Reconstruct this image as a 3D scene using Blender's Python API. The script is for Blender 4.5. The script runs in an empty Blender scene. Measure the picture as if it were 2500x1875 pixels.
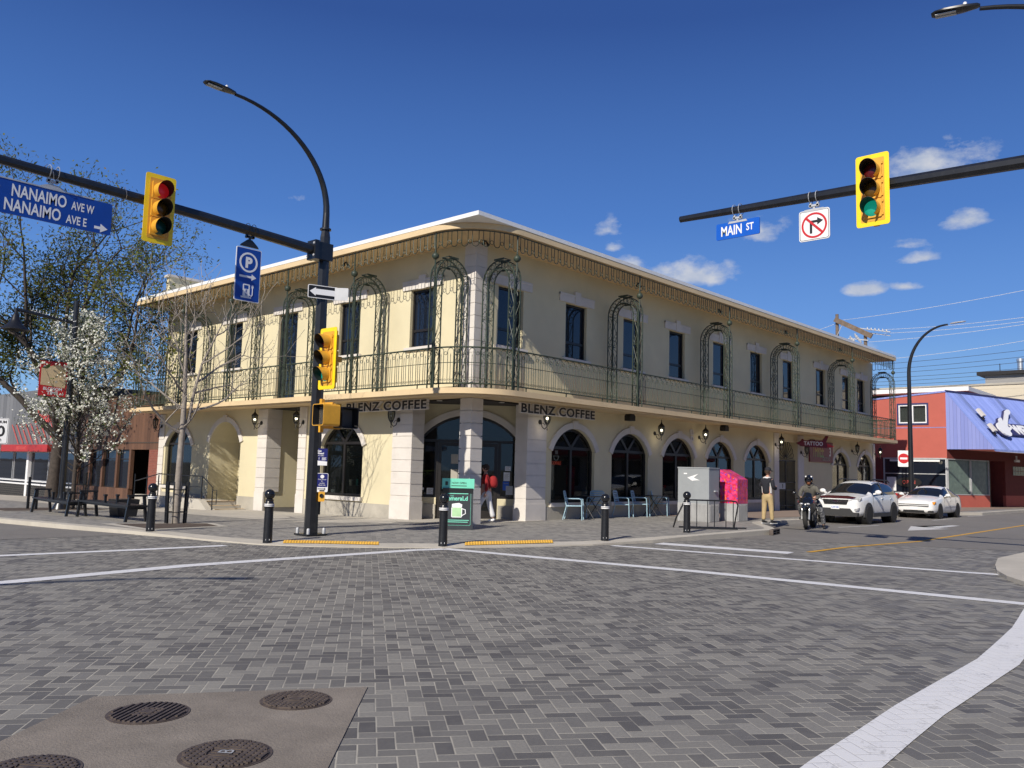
import bpy, math, random
from math import sin, cos, pi, radians, sqrt, atan2, hypot
from mathutils import Vector, Matrix
from mathutils.geometry import tessellate_polygon

SC = bpy.context.scene
COL = SC.collection
rnd = random.Random(7)

# ------------------------------------------------------------------ camera
cam = bpy.data.objects.new("camera", bpy.data.cameras.new("camera"))
COL.objects.link(cam)
cam.data.sensor_width = 36.0
cam.data.lens = 36.0 * 2070 / 2500
cam.data.clip_start = 0.05
cam.data.clip_end = 20000
RT = Vector((0.670, -0.742, 0.026)); DN = Vector((0.093, 0.049, -0.994)); FW = Vector((0.737, 0.669, 0.102))
FW.normalize(); RT = (RT - FW * RT.dot(FW)).normalized(); DN = FW.cross(RT)
UP = -DN
cam.matrix_world = Matrix(((RT.x, UP.x, -FW.x, 0), (RT.y, UP.y, -FW.y, 0), (RT.z, UP.z, -FW.z, 1.6), (0, 0, 0, 1)))
SC.camera = cam

# ------------------------------------------------------------------ light
SUN_D = Vector((1.0, 0.228, -0.70)).normalized()
sl = bpy.data.lights.new("sun", 'SUN')
sl.energy = 5.0; sl.angle = radians(0.5); sl.color = (1.0, 0.93, 0.82)
sun = bpy.data.objects.new("sun", sl); COL.objects.link(sun)
sun.rotation_euler = SUN_D.to_track_quat('-Z', 'Y').to_euler()
sun.location = (-30, -20, 40)
SC.view_settings.view_transform = 'Standard'
SC.view_settings.look = 'None'
SC.view_settings.gamma = 1
SC.view_settings.exposure = 0.0
SC.render.engine = 'CYCLES'
SC.cycles.max_bounces = 6
SC.cycles.transparent_max_bounces = 12

world = bpy.data.worlds.new("World"); SC.world = world
world.use_nodes = True
nt = world.node_tree


class NT:
    """small helper to write node maths"""
    def __init__(self, tree): self.t = tree
    def new(self, typ, **kw):
        n = self.t.nodes.new(typ)
        for k, v in kw.items(): setattr(n, k, v)
        return n
    def set(self, sock, v):
        if isinstance(v, bpy.types.NodeSocket): self.t.links.new(v, sock)
        else: sock.default_value = v
    def m(self, op, a, b=None, c=None, clamp=False):
        n = self.new('ShaderNodeMath', operation=op); n.use_clamp = clamp
        self.set(n.inputs[0], a)
        if b is not None: self.set(n.inputs[1], b)
        if c is not None: self.set(n.inputs[2], c)
        return n.outputs[0]
    def mixc(self, f, a, b):
        n = self.new('ShaderNodeMix', data_type='RGBA')
        self.set(n.inputs[0], f)
        for s, v in ((n.inputs[6], a), (n.inputs[7], b)):
            self.set(s, v if isinstance(v, bpy.types.NodeSocket) else (*v[:3], 1))
        return n.outputs[2]
    def noise(self, vec, scale, detail=3, rough=0.5):
        n = self.new('ShaderNodeTexNoise'); self.set(n.inputs['Vector'], vec)
        n.inputs['Scale'].default_value = scale; n.inputs['Detail'].default_value = detail
        n.inputs['Roughness'].default_value = rough
        return n.outputs[0]
    def ramp(self, x, a, b):
        n = self.new('ShaderNodeMapRange'); n.clamp = True
        self.set(n.inputs[0], x); n.inputs[1].default_value = a; n.inputs[2].default_value = b
        return n.outputs[0]
    def sep(self, v):
        n = self.new('ShaderNodeSeparateXYZ'); self.set(n.inputs[0], v); return n.outputs
    def comb(self, x, y, z):
        n = self.new('ShaderNodeCombineXYZ')
        for i, q in enumerate((x, y, z)): self.set(n.inputs[i], q)
        return n.outputs[0]
    def white(self, v):
        n = self.new('ShaderNodeTexWhiteNoise', noise_dimensions='3D'); self.set(n.inputs[0], v); return n.outputs[0]


def build_sky():
    for n in list(nt.nodes): nt.nodes.remove(n)
    N = NT(nt)
    out = N.new('ShaderNodeOutputWorld'); bg = N.new('ShaderNodeBackground')
    sky = N.new('ShaderNodeTexSky', sky_type='NISHITA'); sky.sun_disc = False
    sky.sun_elevation = radians(34.3)
    sky.sun_rotation = atan2(-SUN_D.x, -SUN_D.y)
    sky.altitude = 350; sky.air_density = 1.25; sky.dust_density = 0.35; sky.ozone_density = 2.2
    tc = N.new('ShaderNodeTexCoord').outputs['Generated']
    x, y, z = N.sep(tc)
    az = N.m('ARCTAN2', y, x); el = N.m('ARCSINE', z)
    # fair-weather cumulus: direction (azimuth, elevation), half sizes, density
    CL = [(0.529, 0.228, 0.066, 0.030, 1.0), (0.598, 0.243, 0.040, 0.020, .60), (0.452, 0.277, 0.045, 0.030, .62), (0.265, 0.328, 0.080, 0.036, .80),
          (0.625, 0.282, 0.026, 0.022, .60), (0.623, 0.262, 0.022, 0.018, .62), (0.335, 0.205, 0.036, 0.014, .85),
          (0.30, 0.207, 0.025, 0.012, .75), (0.30, 0.250, 0.035, 0.014, .62), (0.278, 0.235, 0.040, 0.015, .66),
          (0.995, 0.301, 0.040, 0.014, .38), (0.345, 0.136, 0.050, 0.018, .60), (0.23, 0.27, 0.05, 0.02, .6), (0.585, 0.215, .03, .018, .5)]
    tot = None
    for a0, e0, wa, we, dn in CL:
        p = N.m('DIVIDE', N.m('SUBTRACT', az, a0), wa); q = N.m('DIVIDE', N.m('SUBTRACT', el, e0), we)
        # flat bottoms: squash the lower half
        q = N.m('MULTIPLY', q, N.m('ADD', 1.0, N.m('MULTIPLY', N.m('LESS_THAN', q, 0.0), 0.9)))
        r2 = N.m('ADD', N.m('MULTIPLY', p, p), N.m('MULTIPLY', q, q))
        mk = N.m('MULTIPLY', N.m('SUBTRACT', 1.0, N.m('SQRT', r2), clamp=True), dn)
        tot = mk if tot is None else N.m('MAXIMUM', tot, mk)
    nv = N.comb(N.m('MULTIPLY', az, 1.0), N.m('MULTIPLY', el, 1.6), 0.3)
    n1 = N.noise(nv, 26, 7, 0.6)
    body = N.m('ADD', tot, N.m('MULTIPLY', N.m('SUBTRACT', n1, 0.5), 1.5))
    mask = N.ramp(body, 0.22, 0.66)
    mask = N.m('MULTIPLY', mask, N.ramp(tot, 0.0, 0.18))
    shade = N.ramp(N.noise(nv, 40, 4, 0.5), 0.3, 0.7)
    ccol = N.mixc(shade, (5.0, 5.9, 7.8), (8.0, 8.2, 8.8))
    hs = N.new('ShaderNodeHueSaturation'); hs.inputs['Saturation'].default_value = 1.22; hs.inputs['Value'].default_value = 1.0
    nt.links.new(sky.outputs[0], hs.inputs['Color'])
    # deep spring blue overhead, paler towards the skyline
    cr = N.new('ShaderNodeValToRGB'); N.set(cr.inputs[0], N.m('MULTIPLY', N.m('MAXIMUM', el, 0.0), 1 / 0.9))
    st = [(0.0, (3.6, 6.2, 10.0)), (0.09, (3.1, 5.9, 10.0)), (0.19, (1.75, 4.0, 9.2)), (0.32, (0.98, 2.6, 7.2)), (0.56, (0.42, 1.15, 4.0)), (1.0, (0.30, 0.80, 2.8))]
    cr.color_ramp.elements[0].position = 0; cr.color_ramp.elements[1].position = 1
    for p_, _ in st[1:-1]: cr.color_ramp.elements.new(p_)
    for el_, (p_, c_) in zip(cr.color_ramp.elements, st): el_.color = (*[q / 10 for q in c_], 1)
    grad = N.new('ShaderNodeMix', data_type='RGBA', blend_type='MULTIPLY'); grad.inputs[0].default_value = 1
    nt.links.new(cr.outputs[0], grad.inputs[6]); grad.inputs[7].default_value = (10, 10, 10, 1)
    base = N.mixc(0.96, hs.outputs[0], grad.outputs[2])
    col = N.mixc(N.m('MULTIPLY', mask, 0.93), base, ccol)
    nt.links.new(col, bg.inputs[0]); bg.inputs[1].default_value = 0.080
    nt.links.new(bg.outputs[0], out.inputs[0])


build_sky()

# ------------------------------------------------------------------ materials
MATS = {}


def _mat(name):
    m = bpy.data.materials.new(name); m.use_nodes = True
    N = NT(m.node_tree); b = m.node_tree.nodes['Principled BSDF']
    MATS[name] = m
    return m, N, b


def mat(name, col, rough=0.6, metal=0.0, var=0.12, scale=4.0, bump=0.0, bscale=60.0, spec=0.5, dirt=None, coat=0.0):
    """plain painted or stone surface with uneven tone, fine grain and optional dirt"""
    m, N, b = _mat(name)
    pos = N.new('ShaderNodeTexCoord').outputs['Object']
    f = N.noise(pos, scale, 5, 0.6)
    c0 = tuple(max(0, q * (1 - var)) for q in col); c1 = tuple(min(1, q * (1 + var)) for q in col)
    c = N.mixc(N.ramp(f, 0.3, 0.7), c0, c1)
    if dirt:
        d = N.ramp(N.noise(pos, dirt[1], 6, 0.7), 0.52, 0.78)
        c = N.mixc(N.m('MULTIPLY', d, dirt[2]), c, dirt[0])
    N.set(b.inputs['Base Color'], c)
    b.inputs['Roughness'].default_value = rough; b.inputs['Metallic'].default_value = metal
    b.inputs['Specular IOR Level'].default_value = spec
    if coat: b.inputs['Coat Weight'].default_value = coat; b.inputs['Coat Roughness'].default_value = 0.05
    if bump:
        bp = N.new('ShaderNodeBump'); bp.inputs['Strength'].default_value = bump; bp.inputs['Distance'].default_value = 0.01
        N.set(bp.inputs['Height'], N.noise(pos, bscale, 4, 0.6)); N.set(b.inputs['Normal'], bp.outputs[0])
    return m


def emit(name, col, strength, base=(0.5, 0.5, 0.5)):
    m, N, b = _mat(name)
    b.inputs['Base Color'].default_value = (*base, 1)
    b.inputs['Emission Color'].default_value = (*col, 1); b.inputs['Emission Strength'].default_value = strength
    b.inputs['Roughness'].default_value = 0.3
    return m


def glass(name, tint, clear, rough=0.02):
    """window glass: Fresnel mirror over a partly see-through tinted pane"""
    m, N, b = _mat(name)
    t = m.node_tree
    b.inputs['Base Color'].default_value = (*tint, 1); b.inputs['Roughness'].default_value = rough
    b.inputs['Specular IOR Level'].default_value = 0.5; b.inputs['IOR'].default_value = 1.5
    pos = N.new('ShaderNodeTexCoord').outputs['Object']
    bp = N.new('ShaderNodeBump'); bp.inputs['Strength'].default_value = 0.06; bp.inputs['Distance'].default_value = 0.02
    N.set(bp.inputs['Height'], N.noise(pos, 1.3, 1, 0.4)); N.set(b.inputs['Normal'], bp.outputs[0])
    if clear > 0:
        out = [n for n in t.nodes if n.type == 'OUTPUT_MATERIAL'][0]
        tr = N.new('ShaderNodeBsdfTransparent'); tr.inputs[0].default_value = (0.75, 0.78, 0.76, 1)
        gl = N.new('ShaderNodeBsdfGlossy'); gl.inputs['Roughness'].default_value = rough
        N.set(gl.inputs['Normal'], bp.outputs[0])
        ge = N.new('ShaderNodeNewGeometry')
        dt = N.new('ShaderNodeVectorMath', operation='DOT_PRODUCT'); N.set(dt.inputs[0], ge.outputs['Incoming']); N.set(dt.inputs[1], ge.outputs['True Normal'])
        q = N.m('SUBTRACT', 1.0, N.m('ABSOLUTE', dt.outputs['Value']), clamp=True)
        fz = N.m('ADD', 0.025, N.m('MULTIPLY', 0.9, N.m('POWER', q, 5.0)))
        mx = N.new('ShaderNodeMixShader'); N.set(mx.inputs[0], 1 - clear)
        t.links.new(tr.outputs[0], mx.inputs[1]); t.links.new(b.outputs[0], mx.inputs[2])
        m2 = N.new('ShaderNodeMixShader'); N.set(m2.inputs[0], fz)
        t.links.new(mx.outputs[0], m2.inputs[1]); t.links.new(gl.outputs[0], m2.inputs[2])
        t.links.new(m2.outputs[0], out.inputs[0])
    return m


def herring(N, unit=0.11, ang=radians(-38.4), off=(0, 0)):
    """90 degree herringbone of 2:1 pavers in world coordinates -> (random per paver, second random, joint mask, local noise)"""
    p = N.new('ShaderNodeNewGeometry').outputs['Position']
    X, Y, Z = N.sep(p)
    ca, sa = cos(ang) / unit, sin(ang) / unit
    wob = N.m('MULTIPLY', N.m('SUBTRACT', N.noise(p, 2.5, 2), 0.5), 0.10)
    u = N.m('ADD', N.m('ADD', N.m('MULTIPLY', X, ca), N.m('MULTIPLY', Y, sa)), wob)
    v = N.m('ADD', N.m('SUBTRACT', N.m('MULTIPLY', Y, ca), N.m('MULTIPLY', X, sa)), wob)
    u = N.m('ADD', u, 4000.0 + off[0]); v = N.m('ADD', v, 4000.0 + off[1])
    i = N.m('FLOOR', u); j = N.m('FLOOR', v)
    k = N.m('FLOORED_MODULO', N.m('ADD', N.m('SUBTRACT', i, j), 0.5), 4.0)
    k = N.m('FLOOR', k)
    hz = N.m('LESS_THAN', k, 1.5)
    is1 = N.m('COMPARE', k, 1.0, 0.1); is2 = N.m('COMPARE', k, 2.0, 0.1)
    bi = N.m('SUBTRACT', i, is1); bj = N.m('SUBTRACT', j, is2)
    lu = N.m('SUBTRACT', u, bi); lv = N.m('SUBTRACT', v, bj)
    w = N.m('ADD', 1.0, hz); h = N.m('SUBTRACT', 2.0, hz)
    e = N.m('MINIMUM', N.m('MINIMUM', lu, N.m('SUBTRACT', w, lu)), N.m('MINIMUM', lv, N.m('SUBTRACT', h, lv)))
    r = N.white(N.comb(bi, bj, hz)); r2 = N.white(N.comb(bj, bi, 7.3))
    return p, r, r2, e


def paver_mat(name, cols, joint, jw=0.036, paint=None, stain=0.35, off=(0, 0)):
    m, N, b = _mat(name)
    p, r, r2, e = herring(N, off=off)
    a = N.mixc(N.ramp(r, 0.0, 0.5), cols[0], cols[1]); c = N.mixc(N.ramp(r, 0.5, 1.0), a, cols[2])
    big = N.noise(p, 0.55, 5, 0.6); fine = N.noise(p, 38, 4, 0.7); mid = N.noise(p, 5, 4, 0.6)
    c = N.mixc(N.m('MULTIPLY', N.ramp(big, 0.45, 0.75), stain), c, (0.30, 0.285, 0.25))
    c = N.mixc(N.m('MULTIPLY', N.ramp(mid, 0.5, 0.8), 0.3), c, (0.24, 0.232, 0.215))
    c = N.mixc(N.m('MULTIPLY', N.ramp(fine, 0.35, 0.75), 0.30), c, (0.08, 0.08, 0.082))
    if paint:
        wear = N.ramp(N.m('ADD', N.m('MULTIPLY', fine, 0.5), N.m('MULTIPLY', mid, 0.5)), 0.34, 0.45)
        c = N.mixc(wear, N.mixc(0.5, paint, c), paint)
    jm = N.m('SUBTRACT', 1.0, N.ramp(e, jw * 0.55, jw * 1.25))
    jv = N.m('MULTIPLY', jm, N.ramp(N.noise(p, 1.1, 4, 0.7), 0.25, 0.6))
    jv = N.m('MAXIMUM', jv, N.m('MULTIPLY', jm, 0.25))
    c = N.mixc(N.m('MULTIPLY', jv, 0.55 if paint else 0.9), c, joint)
    N.set(b.inputs['Base Color'], c)
    N.set(b.inputs['Roughness'], N.m('ADD', 0.62, N.m('MULTIPLY', r2, 0.2)))
    b.inputs['Specular IOR Level'].default_value = 0.35
    bp = N.new('ShaderNodeBump'); bp.inputs['Strength'].default_value = 0.5; bp.inputs['Distance'].default_value = 0.004
    hgt = N.m('ADD', N.m('ADD', N.ramp(e, 0.0, jw * 2), N.m('MULTIPLY', fine, 0.35)), N.m('MULTIPLY', r2, 0.3))
    N.set(bp.inputs['Height'], hgt); N.set(b.inputs['Normal'], bp.outputs[0])
    return m


def asphalt_mat(name, c0, c1, crack=True):
    m, N, b = _mat(name)
    p = N.new('ShaderNodeNewGeometry').outputs['Position']
    f = N.noise(p, 70, 4, 0.7); g = N.noise(p, 0.4, 6, 0.65); s = N.noise(p, 4, 5, 0.6)
    c = N.mixc(N.ramp(g, 0.35, 0.7), c0, c1)
    c = N.mixc(N.m('MULTIPLY', N.ramp(s, 0.5, 0.8), 0.4), c, tuple(q * 0.6 for q in c0))
    c = N.mixc(N.m('MULTIPLY', N.ramp(f, 0.4, 0.75), 0.45), c, tuple(min(1, q * 1.7) for q in c1))
    N.set(b.inputs['Base Color'], c); b.inputs['Roughness'].default_value = 0.8; b.inputs['Specular IOR Level'].default_value = 0.3
    bp = N.new('ShaderNodeBump'); bp.inputs['Strength'].default_value = 0.6; bp.inputs['Distance'].default_value = 0.005
    N.set(bp.inputs['Height'], f); N.set(b.inputs['Normal'], bp.outputs[0])
    return m


def board_mat(name, cols, axis, period, line=0.06, rough=0.7, stretch=6.0):
    """boards or sheet siding: dark joint every period along an axis, streaky tone"""
    m, N, b = _mat(name)
    pos = N.new('ShaderNodeTexCoord').outputs['Object']
    x = N.sep(pos)
    t = N.m('DIVIDE', N.m('ADD', x[axis], 500.0), period)
    fr = N.m('FRACT', t); idx = N.m('FLOOR', t)
    r = N.white(N.comb(idx, 1.0, 2.0))
    sc = [1.0, 1.0, 1.0]; sc[axis] = stretch
    v = N.comb(N.m('MULTIPLY', x[0], sc[0]), N.m('MULTIPLY', x[1], sc[1]), N.m('MULTIPLY', x[2], sc[2]))
    f = N.noise(v, 1.5, 5, 0.65)
    c = N.mixc(N.ramp(N.m('ADD', N.m('MULTIPLY', r, 0.5), N.m('MULTIPLY', f, 0.6)), 0.25, 0.85), cols[0], cols[1])
    jm = N.m('LESS_THAN', fr, line)
    c = N.mixc(N.m('MULTIPLY', jm, 0.75), c, tuple(q * 0.3 for q in cols[0]))
    N.set(b.inputs['Base Color'], c); b.inputs['Roughness'].default_value = rough
    bp = N.new('ShaderNodeBump'); bp.inputs['Strength'].default_value = 0.6; bp.inputs['Distance'].default_value = 0.01
    N.set(bp.inputs['Height'], N.m('SUBTRACT', f, jm)); N.set(b.inputs['Normal'], bp.outputs[0])
    return m


def brick_mat(name, c1, c2, mortar, bw=0.22, bh=0.075, swap=False):
    m, N, b = _mat(name)
    pos = N.new('ShaderNodeTexCoord').outputs['Object']
    x, y, z = N.sep(pos)
    v = N.comb(N.m('ADD', x, y), z, 0.0)
    t = N.new('ShaderNodeTexBrick'); N.set(t.inputs['Vector'], v)
    t.inputs['Color1'].default_value = (*c1, 1); t.inputs['Color2'].default_value = (*c2, 1); t.inputs['Mortar'].default_value = (*mortar, 1)
    t.inputs['Scale'].default_value = 1.0; t.inputs['Brick Width'].default_value = bw; t.inputs['Row Height'].default_value = bh
    t.inputs['Mortar Size'].default_value = min(bh, bw) * 0.06
    c = N.mixc(N.m('MULTIPLY', N.ramp(N.noise(pos, 1.3, 5, 0.65), 0.4, 0.75), 0.35), t.outputs[0], tuple(q * 0.55 for q in c1))
    N.set(b.inputs['Base Color'], c); b.inputs['Roughness'].default_value = 0.85
    bp = N.new('ShaderNodeBump'); bp.inputs['Strength'].default_value = 0.5; bp.inputs['Distance'].default_value = 0.006
    N.set(bp.inputs['Height'], N.m('SUBTRACT', 1.0, t.outputs['Fac'])); N.set(b.inputs['Normal'], bp.outputs[0])
    return m


def camo_mat(name, cols, scale=9.0):
    m, N, b = _mat(name)
    pos = N.new('ShaderNodeTexCoord').outputs['Object']
    f = N.noise(pos, scale, 3, 0.6); g = N.noise(pos, scale * 1.7, 2, 0.5)
    c = N.mixc(N.ramp(f, 0.47, 0.5), cols[0], cols[1]); c = N.mixc(N.ramp(g, 0.55, 0.58), c, cols[2])
    N.set(b.inputs['Base Color'], c); b.inputs['Roughness'].default_value = 0.85
    return m


CREAM = (0.67, 0.60, 0.405)
mat('stucco', CREAM, 0.9, var=0.07, scale=0.6, bump=0.35, bscale=90, spec=0.2, dirt=((0.50, 0.44, 0.30), 0.9, 0.25))
mat('stone_trim', (0.66, 0.62, 0.57), 0.85, var=0.06, scale=1.5, bump=0.2, bscale=50, spec=0.2, dirt=((0.42, 0.38, 0.33), 2.0, 0.3))
mat('plinth', (0.42, 0.39, 0.33), 0.85, var=0.14, scale=1.2, bump=0.3, bscale=40, spec=0.2, dirt=((0.24, 0.22, 0.19), 1.6, 0.45))
mat('fascia', (0.68, 0.52, 0.31), 0.75, var=0.06, scale=1.0, bump=0.1, spec=0.3, dirt=((0.40, 0.28, 0.15), 1.4, 0.35))
mat('roof_white', (0.80, 0.80, 0.79), 0.6, var=0.04)
mat('iron_green', (0.040, 0.054, 0.038), 0.5, var=0.25, scale=3, spec=0.4, dirt=((0.10, 0.125, 0.095), 5, 0.4))
mat('iron_dark', (0.035, 0.028, 0.022), 0.5, var=0.2)
mat('frame_dark', (0.018, 0.015, 0.013), 0.4, var=0.2)
mat('black_paint', (0.014, 0.015, 0.018), 0.32, var=0.25, scale=2, spec=0.5, dirt=((0.05, 0.05, 0.05), 9, 0.35))
mat('black_plastic', (0.012, 0.012, 0.013), 0.5)
mat('white_paint', (0.78, 0.78, 0.77), 0.5, var=0.04)
mat('steel', (0.55, 0.56, 0.57), 0.38, metal=0.85, var=0.15)
mat('galv', (0.50, 0.51, 0.52), 0.5, metal=0.3, var=0.15, dirt=((0.3, 0.3, 0.3), 4, 0.4))
mat('sig_yellow', (0.92, 0.66, 0.012), 0.4, var=0.04)
mat('sig_body', (0.70, 0.36, 0.035), 0.45, var=0.1, dirt=((0.45, 0.22, 0.03), 6, 0.3))
mat('sign_blue', (0.006, 0.055, 0.33), 0.35, var=0.06)
mat('sign_blue_bright', (0.006, 0.10, 0.52), 0.35, var=0.05)
mat('sign_navy', (0.015, 0.018, 0.14), 0.35, var=0.06)
mat('sign_white', (0.82, 0.82, 0.82), 0.4, var=0.03)
mat('sign_red', (0.55, 0.02, 0.025), 0.4, var=0.06)
mat('sign_black', (0.01, 0.01, 0.011), 0.45)
glass('glass_up', (0.010, 0.014, 0.024), 0.0)
glass('glass_shop', (0.010, 0.012, 0.012), 0.62)
glass('glass_car', (0.008, 0.010, 0.012), 0.0)
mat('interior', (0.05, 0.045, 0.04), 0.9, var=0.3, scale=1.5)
mat('concrete', (0.47, 0.44, 0.385), 0.85, var=0.10, scale=0.8, bump=0.3, bscale=45, spec=0.25, dirt=((0.30, 0.28, 0.24), 2.2, 0.35))
mat('curb_conc', (0.50, 0.465, 0.40), 0.85, var=0.10, scale=0.9, bump=0.3, bscale=45, spec=0.25, dirt=((0.33, 0.30, 0.26), 2.5, 0.35))
mat('pad_conc', (0.235, 0.205, 0.173), 0.8, var=0.20, scale=2.0, bump=0.6, bscale=70, spec=0.3, dirt=((0.155, 0.137, 0.12), 5, 0.5))
mat('cast_iron', (0.10, 0.078, 0.066), 0.55, metal=0.2, var=0.3, scale=12, dirt=((0.16, 0.13, 0.11), 20, 0.5))
mat('tactile', (0.72, 0.42, 0.06), 0.7, var=0.10, dirt=((0.40, 0.26, 0.08), 3, 0.5))
mat('soil', (0.085, 0.062, 0.048), 0.95, var=0.35, scale=7, bump=0.8, bscale=40)
mat('far_ground', (0.13, 0.12, 0.10), 0.95, var=0.3, scale=0.02)
PV = ((0.100, 0.095, 0.094), (0.180, 0.172, 0.160), (0.295, 0.280, 0.248))
paver_mat('pavers', PV, (0.46, 0.43, 0.36), jw=0.045)
paver_mat('pavers_walk', ((0.20, 0.193, 0.186), (0.285, 0.272, 0.252), (0.37, 0.35, 0.315)), (0.33, 0.31, 0.27), jw=0.03, stain=0.2, off=(3, 8))
paver_mat('line_white', PV, (0.45, 0.44, 0.41), paint=(0.72, 0.72, 0.73))
asphalt_mat('asphalt', (0.165, 0.155, 0.143), (0.205, 0.192, 0.176))
mat('paint_white', (0.60, 0.60, 0.59), 0.7, var=0.06, dirt=((0.25, 0.24, 0.23), 3, 0.5))
mat('paint_yellow', (0.66, 0.36, 0.035), 0.7, var=0.08, dirt=((0.2, 0.16, 0.1), 3, 0.5))
mat('brown_walk', (0.27, 0.205, 0.165), 0.85, var=0.12, scale=0.8, dirt=((0.18, 0.15, 0.13), 1.5, 0.5))
mat('bark', (0.125, 0.10, 0.08), 0.9, var=0.35, scale=9, bump=0.9, bscale=18)
mat('bark_grey', (0.27, 0.235, 0.20), 0.85, var=0.25, scale=9, bump=0.5, bscale=24)
mat('bark_dark', (0.06, 0.048, 0.04), 0.9, var=0.3, scale=9)


def leaf_mat(name, c0, c1, transl=0.3):
    m, N, b = _mat(name)
    pos = N.new('ShaderNodeTexCoord').outputs['Object']
    f = N.noise(pos, 0.9, 3, 0.6); g = N.noise(pos, 7, 2, 0.6)
    c = N.mixc(N.ramp(N.m('ADD', N.m('MULTIPLY', f, 0.6), N.m('MULTIPLY', g, 0.4)), 0.35, 0.65), c0, c1)
    N.set(b.inputs['Base Color'], c); b.inputs['Roughness'].default_value = 0.6; b.inputs['Specular IOR Level'].default_value = 0.25
    t = m.node_tree; out = [n for n in t.nodes if n.type == 'OUTPUT_MATERIAL'][0]
    tl = N.new('ShaderNodeBsdfTranslucent'); N.set(tl.inputs[0], c)
    mx = N.new('ShaderNodeMixShader'); mx.inputs[0].default_value = transl
    t.links.new(b.outputs[0], mx.inputs[1]); t.links.new(tl.outputs[0], mx.inputs[2]); t.links.new(mx.outputs[0], out.inputs[0])
    return m


leaf_mat('leaf_spring', (0.055, 0.075, 0.012), (0.17, 0.18, 0.035))
leaf_mat('leaf_bronze', (0.10, 0.07, 0.025), (0.16, 0.13, 0.05))
leaf_mat('leaf_green', (0.05, 0.085, 0.02), (0.13, 0.17, 0.05))
leaf_mat('blossom', (0.70, 0.70, 0.60), (0.85, 0.85, 0.78), 0.2)

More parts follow.
